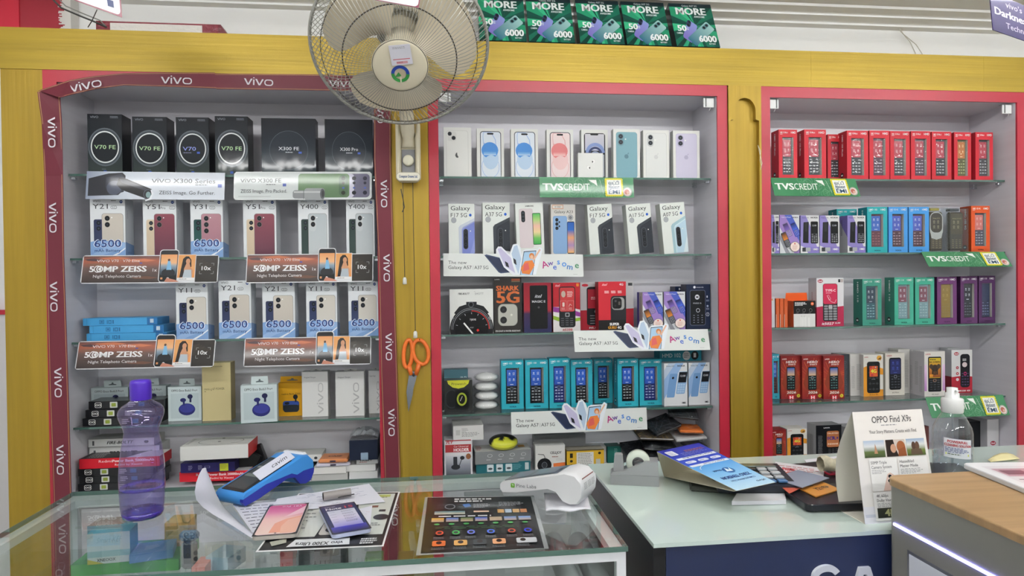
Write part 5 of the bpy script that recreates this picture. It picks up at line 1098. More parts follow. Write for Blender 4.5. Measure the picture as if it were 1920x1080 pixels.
carton('redpower', .21, .030, .09, A_power, side='#b01c28', top='#1c1b1d', name='power_bank_box')
def topart_power():
    a = Art(100, 45, '#1a1a1c'); a.p([(58, 45), (75, 6), (100, 0), (100, 45)], '#e2e0de'); a.lines(6, 12, 22, 6, 5, '#c8c8c8', 1.6); a.o(18, 5, 3, '#d8502c'); return a
PROTO['redpower']['fn'] = lambda: carton_mb(.21, .030, .09, A_power(), side='#b01c28', top='#1c1b1d', topart=topart_power()).build('power_bank_box', M_CARD)
o = put('redpower', 149, 300, 850, 'L', 4, '', Y=.045, z=ZS[4]+.0702, label='red and black power bank box lying on the black pile behind the bottle', cat='power bank box', group='red power bank boxes'); o.scale.z = 1.0
o = put('redpower', 336, 468, 890, 'L', 4, '', Y=.06, z=ZS[4]+.012, rz=-.04, label='red power bank box lying under the indigo box', cat='power bank box', group='red power bank boxes'); o.scale.z = 1.0
carton('fbflat', .16, .024, .08, lambda: A_charge_edge(100, 17), side='#cfd0cd', top='#c9cac6', name='watch_box')
o = put('fbflat', 168, 300, 839, 'L', 4, '', Y=.12, z=ZS[4]+.0705+.0, label='white flat watch box, lower of two behind the purple bottle', cat='watch box', group='white flat watch boxes'); o.scale.z = 1.9
o = put('fbflat', 166, 290, 820, 'L', 4, '', Y=.12, z=ZS[4]+.1175, label='white flat watch box, upper of two behind the purple bottle', cat='watch box', group='white flat watch boxes'); o.scale.z = 1
o = put('fbflat', 346, 440, 856, 'L', 4, '', Y=.085, z=ZS[4]+.0735, label='white flat watch box between the big smiley box and the indigo box', cat='watch box', group='white flat watch boxes'); o.scale.z = .75
def A_indigo():
    a = Art(100, 30, '#25205c'); a.lines(14, 8, 8, 4, 4, '#b8b4d8', 1.4); a.lines(32, 8, 8, 4, 4, '#b8b4d8', 1.4); a.box(44, 10, 10, 7, 1, '#8a86b8'); a.r(72, 4, 16, 24, '#cfd83c'); a.lines(74, 8, 12, 4, 4, '#8a9028', 1); return a
carton('indigo', .155, .040, .10, A_indigo, side='#1e1a4c', top='#2c2768', name='gadget_box')
o = put('indigo', 339, 441, 866, 'L', 4, '', Y=.05, z=ZS[4]+.0435, label='indigo gadget box with a yellow label in the bottom pile', cat='gadget box'); o.scale.z = .72
# big white box with line drawing on its lid
a = Art(100, 60, '#dddcd8'); a.ring(52, 30, 34, .8, '#3a3a3c', ry=24, n=36); a.o(50, 10, 2.4, '#2a2a2c'); a.o(50, 34, 2.4, '#2a2a2c'); a.ln(70, 20, 96, 14, .6, '#3a3a3c'); a.ln(70, 44, 96, 52, .6, '#3a3a3c'); a.lines(3, 8, 5, 10, 4, '#4a4a4c', 1)
mb = MB(); mb.box(-.098, .098, 0, .12, 0, .042, '#dededb', {'R': '#c0312f', 'T': '#dddcd8'}); mb.art(a, (-.098, .12, .0422), (.196, 0, 0), (0, -.12, 0)); p = PY(402, 858, .012)
o = mb.build('audio_box', M_CARD, label='large white box with red end and line drawing on its lid, topping the pile', cat='audio box'); o.location = (p.x, .012, ZS[4]+.0925); o.rotation_euler = (-.02, 0, .03)
a = A_charge_edge(100, 17)
o = put('fbflat', 510, 604, 853, 'L', 4, '', Y=.09, z=ZS[4]+.052, label='white flat watch box lying on the black box at the cabinet bottom', cat='watch box', group='white flat watch boxes'); o.scale.z = .92
def plain(name, xl, xr, yt, yb_, Y, D, col, label, cat, top=None, rz=0, m=None, sup=True, z=None):
    a, b = PY(xl, yb_, Y), PY(xr, yb_, Y); z1 = PY((xl+xr)/2, yt, Y).z; z0 = PY((xl+xr)/2, yb_, Y).z if z is None else z
    W, H = b.x-a.x, z1-z0; mb = MB(); mb.box(-W/2, W/2, 0, D, 0, H, col, {'T': top or col}); o = mb.build(name, m or M_CARD, label=label, cat=cat); o.location = ((a.x+b.x)/2, Y, z0); o.rotation_euler = (0, 0, rz); return o
plain('gadget_box', 508, 602, 871, 910, .088, .09, '#101113', 'black box under the white flat watch box at the cabinet bottom', 'gadget box', z=ZS[4]+.0006)
# black tablet-like boxes and pouches leaning near the indigo box
for k, (x, y, rz, rl, c, lb) in enumerate(((452, 868, .3, .45, '#141416', 'black glossy pouch leaning behind the indigo box'), (478, 880, -.2, -.35, '#1a1a1c', 'black pouch with a white corner label beside the indigo box'))):
    p = PY(x, y+12, .11); mb = MB(); mb.cbox(0, 0, .03, .085, .014, .075, c, .004); 
    if k: mb.box(-.03, .012, -.0075, -.0070, .02, .035, '#dcdcdc')
    o = mb.build('pouch', M_GLOSS, label=lb, cat='pouch'); o.location = (p.x, p.y-.01+.03*k, ZS[4]+.032); o.rotation_euler = (0, rl, rz*.3)
# orange case pile
p = PY(622, 880, .06)
mb = MB(); a = Art(100, 60, '#d9d9d6'); a.lines(40, 20, 40, 1, 4, '#333333', 5); mb.box(-.055, .045, 0, .08, 0, .020, '#dedcd8'); o = mb.build('cable_box', M_CARD, label='white flat box under the two phone cases', cat='box'); o.location = (p.x, .05, ZS[4]+.0225)
mb = MB(); mb.box(-.06, .05, 0, .075, 0, .0215, '#c9c9c6', {'F': '#b8b8b4'}); o = mb.build('cable_box', M_CARD, label='greyish flat box at the foot of the phone case pile', cat='box'); o.location = (p.x, .054, ZS[4]+.0006)
for k, (c, c2, dz, lb, w) in enumerate((('#d7d5e4', '#8a84b8', .0, 'white phone case with violet rim under the orange phone case', .105), ('#d98a55', '#c9753f', .0135, 'orange phone case with printed letters, on top of its pile', .092))):
    mb = MB(); mb.cbox(0, .04, .0065, w, .078, .0115, c, .004); a = Art(100, 80, noclip=True)
    if k: a.t('CASE', 28, 34, 46, 16, '#7a4a34', b=.05)
    mb.art(a, (-w/2, .079, .0128), (w, 0, 0), (0, -.078, 0)); mb.cbox(0, 0, .0065, .018, .002, .005, '#2a2640', .001); o = mb.build('phone_case', M_PLAS, label=lb, cat='phone case'); o.location = (p.x+.006, .05-.006*k, ZS[4]+.043+dz); o.rotation_euler = (0, 0, .06-.1*k)
# right corner pile
for k, (xl, xr, H, z0, c, lb) in enumerate(((655, 708, .022, .0006, '#d6d7d5', 'lowest white flat box in the corner pile by the maroon strip'), (648, 704, .020, .0232, '#dcdcda', 'middle white flat box in the corner pile by the maroon strip'), (668, 708, .017, .0438, '#d9dad8', 'small white box with red print under the navy box'))):
    a_, b_ = PY(xl, 880, .06), PY(xr, 880, .06); W = b_.x-a_.x; mb = MB(); mb.box(-W/2, W/2, 0, .08, 0, H, c)
    if k == 2: a = Art(100, 30, noclip=True); a.t('TRIBIT', 14, 6, 60, 8, '#333333', b=.03); a.lines(14, 18, 60, 1, 3, '#b04a4a', 3); mb.art(a, (-W/2, -.0003, H), (W, 0, 0), (0, 0, -H), (0, -1, 0))
    o = mb.build('cable_box', M_CARD, label=lb, cat='box'); o.location = ((a_.x+b_.x)/2, .055+.006*k, ZS[4]+z0)
mb = MB(); a_, b_ = PY(655, 840, .05), PY(708, 840, .05); W = b_.x-a_.x; mb.box(-W/2, W/2, 0, .09, 0, .062, '#1c2438', {'T': '#2a3348'}); a = Art(100, 70, noclip=True); a.rr(40, 44, 26, 26, 2, '#8fa4b8'); mb.art(a, (-W/2, -.0003, .062), (W, 0, 0), (0, 0, -.062), (0, -1, 0))
o = mb.build('gadget_box', M_CARD, label='navy box with pale blue sticker in the bottom corner', cat='gadget box'); o.location = ((a_.x+b_.x)/2, .05, ZS[4]+.0616)
mb = MB(); rnd = random.Random(4); vs = []; nx, ny = 10, 6
for i in range(nx+1):
    for j in range(ny+1): vs.append((-W/2+W*i/nx, .005+.08*j/ny, (.030+rnd.uniform(-.006, .006))*(math.sin(math.pi*min(1, max(0, (i+.6)/(nx+1))))**.35)*(math.sin(math.pi*(j+.6)/(ny+1))**.4)))
mb.add(vs+[(x, y, 0) for x, y, z in vs], [(i*(ny+1)+j, (i+1)*(ny+1)+j, (i+1)*(ny+1)+j+1, i*(ny+1)+j+1) for i in range(nx) for j in range(ny)]+[((nx+1)*(ny+1)+0, (nx+1)*(ny+1)+ny, len(vs)*2-1, len(vs)*2-1-ny)], '#c9cbcf'); o = mb.build('padded_bag', mat('silver_film', '#b9bcc2', .22, metal=.55, bump=((40, 40, 40), .6, .004)), label='silvery padded bag lying on the navy box in the corner', cat='bag'); o.location = ((a_.x+b_.x)/2, .05, ZS[4]+.1240)
# ---- middle cabinet
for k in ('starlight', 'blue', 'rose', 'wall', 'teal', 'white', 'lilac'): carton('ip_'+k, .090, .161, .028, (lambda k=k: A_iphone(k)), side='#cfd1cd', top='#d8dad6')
g = 'white smartphone boxes on the top shelf of the middle cabinet'
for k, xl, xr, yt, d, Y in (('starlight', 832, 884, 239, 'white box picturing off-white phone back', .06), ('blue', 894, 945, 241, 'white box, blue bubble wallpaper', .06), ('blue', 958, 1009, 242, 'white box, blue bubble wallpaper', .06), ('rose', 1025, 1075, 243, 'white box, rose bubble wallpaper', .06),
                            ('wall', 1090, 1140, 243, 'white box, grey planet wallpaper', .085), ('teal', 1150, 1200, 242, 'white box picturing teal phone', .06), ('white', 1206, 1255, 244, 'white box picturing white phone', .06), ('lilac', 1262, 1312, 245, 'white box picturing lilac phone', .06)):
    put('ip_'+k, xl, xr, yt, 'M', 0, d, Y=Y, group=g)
carton('airpods', .085, .075, .022, A_airpods, side='#d8d9d6', name='earbud_box')
put('airpods', 1084, 1131, 287, 'M', 0, '', Y=.05, label='small square white earbud box before the grey planet wallpaper box', cat='earbud box')
PG = {'f17v': ('Galaxy', 'F17 5G', 'violet'), 'a37': ('Galaxy', 'A37 5G', 'black'), 'f17b': ('Galaxy', 'F17 5G', 'black'), 'a17': ('Galaxy', 'A17 5G', 'black'), 'a07': ('Galaxy', 'A07 5G', 'ice')}
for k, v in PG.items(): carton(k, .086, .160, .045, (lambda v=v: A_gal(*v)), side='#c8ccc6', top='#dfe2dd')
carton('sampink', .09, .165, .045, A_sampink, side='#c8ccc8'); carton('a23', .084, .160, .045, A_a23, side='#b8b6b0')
g = 'white smartphone boxes on the second shelf of the middle cabinet'
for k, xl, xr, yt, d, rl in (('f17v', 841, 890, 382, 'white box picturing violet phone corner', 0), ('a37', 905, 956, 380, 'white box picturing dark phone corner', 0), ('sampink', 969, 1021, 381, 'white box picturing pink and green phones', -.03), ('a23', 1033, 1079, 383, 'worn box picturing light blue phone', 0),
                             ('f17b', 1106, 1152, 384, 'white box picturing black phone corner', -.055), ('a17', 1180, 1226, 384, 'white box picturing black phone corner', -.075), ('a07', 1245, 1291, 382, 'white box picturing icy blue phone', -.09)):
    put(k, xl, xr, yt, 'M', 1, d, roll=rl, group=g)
g = None
carton('fb', .140, .138, .07, A_fb, side='#3a3c3e', top='#b8bab8', name='watch_box'); carton('shark', .09, .165, .045, A_shark, side='#1a1816', m=M_GLOSS); carton('magic', .088, .150, .045, A_magic, side='#6a1824', m=M_WRAP); carton('it5330', .088, .150, .045, A_5330, side='#8a1822', m=M_WRAP)
carton('muzik', .165, .150, .04, A_muzik, side='#b8b8ba', top='#c9c9cb'); carton('guru', .093, .15, .045, A_guru, side='#98202a', top='#b02834'); carton('n110', .067, .118, .06, A_n110, side='#5a4aa0', left=Art(60, 188, '#b9b4ac').r(0, 0, 22, 188, '#5a50a8').lines(34, 20, 10, 30, 4, '#4a4a52', 2)); carton('moto', .082, .132, .05, A_moto, side='#141c34', m=M_WRAP)
put('fb', 843, 925, 542, 'M', 2, '', label='white watch box showing a big black round dial', cat='watch box'); put('shark', 926, 978, 521, 'M', 2, '', label='black box with huge orange lettering and a twin lens panel'); put('magic', 982, 1034, 530, 'M', 2, '', label='red and navy box in film with a black phone behind its front')
put('it5330', 1037, 1088, 530, 'M', 2, '', label='red phone box with purple and green swooshes, in clear film'); put('muzik', 1088, 1188, 529, 'M', 2, '', Y=.110, label='white and red keypad phone box partly behind the red-black box'); put('guru', 1122, 1174, 528, 'M', 2, '', Y=.056, label='red and black phone box with orange words low on its front')
put('n110', 1205, 1243, 548, 'M', 2, '', label='purple and white keypad phone box beside the red ones, round sticker below', group='purple keypad phone boxes'); put('n110', 1245, 1285, 547, 'M', 2, '', label='purple and white keypad phone box touching the navy box', group='purple keypad phone boxes').location.x += 0
put('moto', 1287, 1332, 533, 'M', 2, '', label='navy box showing a black keypad phone, last on the third shelf'); put('moto', 1266, 1290, 537, 'M', 2, '', Y=.135, label='dark box peeking out behind the navy keypad phone box')
# fourth shelf
def side_hmd(txt, col): a = Art(60, 220); a.t(txt, 34, 14, 96, 9, '#eef2f2', b=.02, rot=90) ; a.o(26, 196, 11, '#14181a'); a.r(20, 193, 12, 7, '#e0e4e4'); return a
PH = dict(scr='#2f62c8', scr2='#2a58b8', keys='#c2c8cc', dpad='#6a7078')
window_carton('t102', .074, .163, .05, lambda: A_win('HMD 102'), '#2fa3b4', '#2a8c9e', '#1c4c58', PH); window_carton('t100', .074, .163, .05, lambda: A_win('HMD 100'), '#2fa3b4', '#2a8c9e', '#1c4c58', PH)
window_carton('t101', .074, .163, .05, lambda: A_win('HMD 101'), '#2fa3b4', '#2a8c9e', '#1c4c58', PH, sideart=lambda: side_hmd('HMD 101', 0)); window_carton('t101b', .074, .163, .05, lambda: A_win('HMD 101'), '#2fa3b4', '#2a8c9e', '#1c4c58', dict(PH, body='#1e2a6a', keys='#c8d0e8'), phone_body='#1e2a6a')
g = 'teal window phone boxes on the fourth shelf'
for i, (k, xl, xr, yt, yb) in enumerate((('t102', 940, 982, 676, 767), ('t100', 985, 1028, 675, 766), ('t101b', 1030, 1069, 672, 765), ('t102', 1071, 1111, 675, 765), ('t101', 1114, 1149, 673, 756), ('t101', 1158, 1197, 673, 762), ('t101b', 1199, 1241, 674, 760))):
    put(k, xl, xr, yt, 'M', 3, '', yb=yb, label='teal window box with keypad phone, %s of seven from the white cushions' % ORD[i], group=g)
carton('n200', .083, .140, .05, A_n200, side='#b8bcc0', top='#c9cccf'); put('n200', 1245, 1289, 681, 'M', 3, '', yb=761, label='white box picturing light blue keypad phone, next to the teal boxes', group='white keypad phone boxes'); put('n200', 1291, 1331, 680, 'M', 3, '', yb=759, label='white box picturing light blue keypad phone, last on the fourth shelf', group='white keypad phone boxes')
a = Art(100, 24, '#237e90'); a.t('HMD 102', 6, 7, 44, 8, '#d8e4e6'); a.o(64, 12, 9.5, '#c8ccce'); a.lines(58, 8, 12, 3, 3.4, '#55595c', 1.4); a.o(84, 12, 9, '#15181a'); a.r(81, 7, 6, 9, '#d8d8d8')
o = plain('phone_box', 1237, 1318, 657, 679, .125, .06, '#237e90', 'teal box lying flat on top of the boxes behind, lettered end forward', 'phone box'); 
mb = MB(); P0 = PY(1237, 657, .125); P1 = PY(1315, 657, .125); w_ = P1.x-P0.x; h_ = P0.z-PY(1237, 679, .125).z; bpy.data.objects.remove(o)
mb.box(-w_/2, w_/2, 0, .06, 0, h_, '#237e90'); mb.art(a, (-w_/2, -.0002, h_), (w_, 0, 0), (0, 0, -h_), (0, -1, 0)); o = mb.build('phone_box', M_CARD, label='teal box lying flat on top of the boxes behind, lettered end forward', cat='phone box'); o.location = ((P0.x+P1.x)/2, .125, P0.z-h_)
plain('phone_box', 1244, 1315, 681, 750, .127, .055, '#237e90', 'hidden teal boxes standing behind the white keypad phone boxes', 'phone box', z=ZS[3]+.0006)
# watch box, metal box, pillows
a = Art(100, 104, '#2c2d2c'); a.p([(10, 0), (90, 0), (86, 12), (70, 24), (50, 28), (30, 24), (14, 12)], '#d3d43a'); a.t('Prowatch', 26, 8, 52, 8, '#2c2d18', b=.0); a.rr(8, 32, 40, 66, 12, '#191b1e'); a.ring(26, 62, 26, 4, '#33373c', ry=32); a.rr(36, 32, 52, 68, 12, '#17191c'); a.rr(40, 36, 44, 58, 10, '#0c0d0f'); a.ring(62, 64, 18, 6, '#a8b83c', ry=22); a.o(62, 64, 12, '#1a1c14', 16); a.ln(56, 70, 64, 54, 1.6, '#e8e8e0')
carton('prow', .09, .092, .05, a, side='#1e201f', top='#4a4b48', name='watch_box', m=M_GLOSS); put('prow', 833, 886, 713, 'M', 3, '', yb=771, label='dark watch box with a yellow arc at its top', cat='watch box')
a = Art(100, 44, '#4c7480'); a.t('METAL', 12, 22, 34, 8, '#15181a', b=.04, sh=.2); a.lines(52, 14, 40, 5, 4, '#23363c', 1.8); a.t('HD-C31', 68, 8, 26, 5, '#d8e4e6', b=.02); a.lines(12, 34, 80, 1, 4, '#15181a', 4)
carton('metalb', .075, .110, .04, a, side='#355560', top='#3f626c', name='earphone_box'); put('metalb', 833, 878, 693, 'M', 3, '', Y=.150, label='slate blue box peeking over the dark watch box', cat='earphone box')
M_WHT = mat('white_shell', '#dfe1e0', .25, coat=.6)
for k in range(4):
    root_l = PZ(914, 771, ZS[3]); r = empty('oval_case', (root_l.x+(.001 if k % 2 else -.001), root_l.y+.042, ZS[3]+.0006+k*.0310), label='white oval case in clear film, %s of the stack of four' % ('lowest', 'second from the bottom', 'second from the top', 'topmost')[k], cat='oval case', group='white oval cases')
    mb = MB(); mb.sm = True; mb.lathe([(.0, 0), (.020, .001), (.034, .006), (.0385, .0125), (.034, .020), (.020, .0265), (.0, .029)], 32, '#ffffff', cap=False); s = mb.build('shell', M_WHT, r); 
    mb = MB(); mb.M = Tm(0, -.0365, .011); mb.cbox(0, 0, 0, .012, .003, .004, '#c8c8c8', .001); mb.build('latch', M_PLAS, r)
    mb = MB(); mb.sm = True; mb.lathe([(.026, .0015), (.040, .007), (.0425, .013), (.040, .020), (.026, .0285)], 24, '#ffffff', flute=lambda a, z: 1+.02*math.sin(9*a+z*300), cap=False); mb.build('clear_wrap', M_FILM, r)
# bottom level of the middle cabinet
def lab(n, W, H, fn): return fn
a = Art(100, 50, '#d6d6d4'); a.lines(28, 10, 22, 3, 5, '#6a6a6a', 1.6); a.lines(28, 24, 60, 4, 4, '#6a6a6a', 1.5); a.r(9, 14, 14, 18, '#bdbdbb'); carton('whitelab', .10, .045, .10, a, side='#cfcfcd', top='#b8b8b6', name='gadget_box')
a = Art(100, 110, '#d9d8da'); a.r(4, 0, 92, 3, '#a83034'); a.r(4, 14, 92, 24, '#a8383c'); a.t('FLY', 8, 3, 24, 8, '#a83034', b=.04, sh=.2); a.t('Car Universal', 34, 17, 52, 6, '#e8d8d8'); a.t('HOLDER', 34, 26, 54, 9.5, '#f2eaea', b=.05); a.g(6, 48, 88, 62, ['#cfd2d8', '#8d929c', '#4a4e56']); a.rr(32, 52, 14, 28, 2, '#33363c'); a.o(64, 56, 8, '#2a2c30', 6); a.ln(52, 82, 62, 60, 2.4, '#2a2c30'); a.o(40, 84, 16, '#2c2f34', 8); a.o(86, 52, 9, '#8a5a3a')
carton('holder', .09, .115, .06, a, side='#b8b8ba', name='car_holder_box')
put('whitelab', 850, 907, 798, 'M', 4, '', Y=.05, z=PY(870, 826, .05).z, label='white box with small print resting on the phone holder box', cat='gadget box').rotation_euler = (0, 0, .03)
put('holder', 833, 886, 825, 'M', 4, '', Y=.045, label='white and red box picturing a car phone holder', cat='holder box')
a = Art(100, 34, '#7f8284'); 
for i in range(4): a.ring(26+20*i, 12, 4.5, .8, '#c9cbcc', n=12); a.lines(20+20*i, 22, 12, 1, 3, '#c9cbcc', 1.6)
ta = Art(100, 34, '#b9bab6'); ta.r(80, 8, 12, 12, '#c8923a'); ta.lines(4, 6, 10, 4, 6, '#a84a4a', 3); carton('greyb', .165, .045, .085, a, side='#6a6d70', top='#b4b5b2', name='charger_box', m=M_WRAP); PROTO['greyb']['fn'] = (lambda a=a, ta=ta: carton_mb(.165, .045, .085, a, side='#77797c', topart=ta).build('charger_box', M_WRAP))
a = Art(100, 30, '#1f6068'); 
for i in range(3): a.rr(20+17*i, 6, 12, 20, 1.5, '#c9d2d4'); a.o(26+17*i, 18, 4, '#3a4246', 3)
a.lines(66, 8, 18, 4, 4, '#6aa0a6', 1.5); a.r(90, 4, 7, 20, '#b8c4c4'); carton('tealb', .16, .046, .09, a, side='#1a4e56', top='#2a6a72', name='camera_box')
put('tealb', 893, 995, 866, 'M', 4, '', Y=.052, label='dark teal box with three small pictures under the grey charger box', cat='camera box'); o = put('greyb', 891, 997, 845, 'M', 4, '', Y=.050, z=PY(940, 869, .05).z, rz=.04, label='grey charger box in clear film holding the black-yellow pouch', cat='charger box'); zt = o.location.z+.048*o.scale.z
# pouch black/yellow
pp = PY(944, 832, .07); mb = MB(); mb.sm = True; vs = []; nu = 28
def pillow(mb, rx, ry, h, colf, n=28, m=6, wob=.0):
    vs = []; cs = []
    for s in (1, -1):
        for i in range(m+1):
            t = i/m; r = math.sin(t*math.pi/2) if True else t
            for j in range(n):
                an = 2*math.pi*j/n; z = s*h*math.cos(t*math.pi/2)**.8*(1+wob*math.sin(5*an)); x, y = rx*r*math.cos(an), ry*r*math.sin(an); vs.append((x, y, z)); cs.append(lin(colf(x/rx, y/ry, s)))
    f = []
    for q in (0, 1):
        b = q*(m+1)*n
        for i in range(m):
            for j in range(n): f.append((b+i*n+j, b+i*n+(j+1) % n, b+(i+1)*n+(j+1) % n, b+(i+1)*n+j))
    mb.add(vs, f, cs)
pillow(mb, .048, .040, .020, lambda x, y, s: '#17181a' if (s > 0 and y > -.35+.2*math.sin(9*x)) or (s < 0 and y > -.2) else '#c9cc3a'); a = Art(100, 30, noclip=True); a.t('BLACK BEATS', 10, 4, 80, 8, '#c9cc3a', b=.03); 
o = mb.build('pouch', M_GLOSS, label='round black and yellow pouch lying on the grey charger box', cat='pouch'); o.location = (pp.x, .075, o.location.z+zt+.020); o.rotation_euler = (.25, 0, 0)
a = Art(100, 74, '#d3d3cf'); a.t('CELLJOY', 50, 18, 38, 7, '#2c2c2e', b=.02); a.lines(56, 32, 34, 1, 3, '#8a4a3c', 2); a.r(0, 52, 100, 22, '#d2703a') if 0 else a.p([(60, 52), (100, 50), (100, 60), (60, 62)], '#d2703a'); a.o(30, 56, 24, '#15161a', 20); a.o(30, 56, 10, '#2f3338', 9); a.ring(30, 56, 9, .8, '#8a9098'); a.pl([(8, 24), (28, 26), (34, 40)], 1.6, '#2a2a2c'); a.box(70, 40, 20, 4, .6, '#aaaaaa')
carton('cell', .09, .070, .05, a, side='#c8c8c4', top='#c4c4c0', name='holder_box'); put('cell', 1004, 1060, 835, 'M', 4, '', Y=.045, label='white box picturing a black ring holder, orange band low down', cat='holder box')
a = Art(100, 60, '#c9a22e'); a.r(26, 8, 46, 50, '#cfcfca'); a.lines(30, 12, 38, 9, 5, '#77777a', 1.6); a.r(8, 10, 8, 14, '#2a2618'); a.o(12, 34, 4, '#2a2618'); a.o(12, 48, 4, '#2a2618'); a.r(78, 30, 12, 20, '#b8b8b0'); a.o(88, 12, 4, '#2a2618'); a.r(0, 0, 100, 3, '#4a4230'); carton('yell', .11, .065, .05, a, side='#a8841c', top='#8a8578', name='gadget_box')
put('yell', 1063, 1133, 843, 'M', 4, '', Y=.05, label='yellow box with a big white text label, behind the mint desk corner', cat='gadget box')
plain('gadget_box', 1085, 1137, 838, 880, .115, .05, '#c2c4c2', 'pale grey box edge showing behind the yellow box', 'gadget box', z=ZS[4]+.0006); a = Art(40, 60, '#1f6a60'); a.lines(20, 8, 10, 9, 5, '#8ac0b8', 2)
carton('tealr', .04, .07, .05, a, side='#174e48', name='gadget_box'); put('tealr', 1139, 1165, 837, 'M', 4, '', Y=.11, label='dark green box end beside the yellow box', cat='gadget box')
plain('gadget_box', 1002, 1098, 815, 838, .12, .05, '#8b8d8f', 'grey box lying across at the back above the ring holder box', 'gadget box')
# heap of black phone cases in bags
rnd = random.Random(21)
HEAP = [(1205, 862, .01, .3, 0, '#23262a', .02), (1222, 858, .02, -.2, 0, '#1a1b1e', .05), (1240, 862, .05, .1, 0, '#26262a', .03), (1262, 860, .07, .25, 0, '#1d1e22', .02)]
PK = {}
def packet(x, y, Y, z, sx, sy, col, rx, ry, rz, label, pat=None, name='phone_case_pack', wrap=True):
    p = PY(x, y, Y); r = empty(name, (p.x, Y, z), label=label, cat='phone case pack'); r.rotation_euler = (rx, ry, rz)
    mb = MB(); mb.cbox(0, 0, 0, sx, sy, .010, col, .003)
    if pat: mb.art(pat, (-sx/2, sy/2, .0053), (sx, 0, 0), (0, -sy, 0)); mb.art(pat, (-sx/2, -sy/2-.0003, .005), (sx, 0, 0), (0, 0, -.01), (0, -1, 0)) if 0 else None
    mb.build('phone_case', M_GLOSS, r)
    if wrap:
        mb = MB(); vs = []; nx, ny = 8, 6; q = random.Random(x+y)
        for s_ in (1, -1):
            for i in range(nx+1):
                for j in range(ny+1): e = 1 if 0 < i < nx and 0 < j < ny else 0; vs.append((-sx*.56+sx*1.12*i/nx, -sy*.56+sy*1.12*j/ny, s_*(.0068+q.uniform(0, .004))*e))
        k = (nx+1)*(ny+1); mb.add(vs, [(b+i*(ny+1)+j, b+(i+1)*(ny+1)+j, b+(i+1)*(ny+1)+j+1, b+i*(ny+1)+j+1) for b in (0, k) for i in range(nx) for j in range(ny)], '#ffffff'); mb.build('clear_bag', M_FILM, r)
    return r
def crack(base, line, n=14, seed=1, w=1.4):
    a = Art(100, 60, base); q = random.Random(seed)
    for i in range(n): x, y = q.uniform(0, 100), q.uniform(0, 60); an = q.uniform(0, 3.1); L = q.uniform(15, 50); a.ln(x, y, x+L*math.cos(an), y+L*math.sin(an), w, line)
    return a
packet(1200, 852, .09, ZS[4]+.045, .12, .085, '#222428', .5, 0, .3, 'dark phone case pack standing lowest in the heap, nearest the green box end', crack('#222428', '#3c4046', 10, 3))
packet(1232, 846, .085, ZS[4]+.072, .12, .085, '#1b1c20', .45, .15, .1, 'dark phone case pack under the marbled pack in the heap', crack('#1b1c20', '#35383e', 10, 4))
packet(1285, 852, .09, ZS[4]+.018, .11, .085, '#17181a', .06, -.02, -.1, 'black phone case pack deep in the heap behind the tape dispenser', crack('#17181a', '#2f3136', 8, 5))
packet(1222, 822, .08, ZS[4]+.104, .125, .09, '#4a4238', .28, .10, .12, 'brown marbled phone case pack with gold flecks in the heap', crack('#4d463e', '#a58a4c', 22, 6, 1))
packet(1240, 803, .075, ZS[4]+.132, .11, .08, '#17181b', .34, -.2, .35, 'black phone case pack with faceted pattern on top of the heap', crack('#191a1d', '#4a4d55', 20, 7, 1.2))
packet(1280, 797, .105, ZS[4]+.163, .10, .07, '#3a3b3e', .30, .12, -.2, 'smoky phone case pack at the top of the heap beside the cabinet wall', crack('#3c3e42', '#6a6d72', 12, 8))
packet(1292, 815, .08, ZS[4]+.114, .08, .07, '#d2702c', .12, .05, -.1, 'orange phone case pack sticking out of the heap', None)
packet(1288, 832, .085, ZS[4]+.092, .11, .08, '#b8b9ba', .2, -.05, .05, 'pale grey phone case pack under the orange one', None)
packet(1302, 850, .10, ZS[4]+.050, .07, .08, '#44474c', .08, 0, .05, 'grey phone case pack at the foot of the heap by the wall', None)
# ---- far red cabinet
def winH(key, txt, body, body2, scr, keys, footc='#17324a', W=.074, H=.163, foot='NOKIA', scr2=None, icons='#d8e0ea', pb='#2c3036', dp=None, fc='#f2f2f2'):
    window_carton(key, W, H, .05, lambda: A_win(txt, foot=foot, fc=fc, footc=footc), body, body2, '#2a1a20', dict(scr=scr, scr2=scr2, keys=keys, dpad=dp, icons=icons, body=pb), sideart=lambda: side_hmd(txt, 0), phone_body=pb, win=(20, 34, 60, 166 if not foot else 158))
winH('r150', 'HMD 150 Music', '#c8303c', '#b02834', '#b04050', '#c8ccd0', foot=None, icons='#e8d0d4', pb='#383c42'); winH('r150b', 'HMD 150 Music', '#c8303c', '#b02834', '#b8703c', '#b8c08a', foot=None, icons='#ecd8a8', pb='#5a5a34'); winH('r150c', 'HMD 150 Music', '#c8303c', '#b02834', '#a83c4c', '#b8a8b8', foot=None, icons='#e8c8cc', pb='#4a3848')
g = 'red window phone boxes on the top shelf'; i = 0
for k, xl, xr, yt in (('r150', 1460, 1495, 243), ('r150', 1508, 1549, 243), ('r150', 1588, 1628, 245), ('r150c', 1630, 1668, 245), ('r150', 1669, 1706, 246), ('r150c', 1708, 1745, 246), ('r150', 1747, 1784, 247)):
    i += 1; o = put(k, xl, xr, yt, 'R', 0, '', label='red window box with keypad phone, %s complete front from the arched post' % ORD[i-1], group=g)
for n_, (k, xl, xr, yt) in enumerate((('r150b', 1749, 1749, 0), ('r150b', 1789, 1821, 248), ('r150', 1829, 1862, 248))):
    if yt: put(k, xl, xr, yt, 'R', 0, '', label=('red window box whose phone shows olive gold, next to last in its row', 'red window box last in its row by the cabinet side wall')[n_-1], group=g)
put('r150', 1552, 1582, 252, 'R', 0, '', Y=.100, label='red window box set back in the gap of the red row', group=g)
g = 'small purple keypad phone boxes'
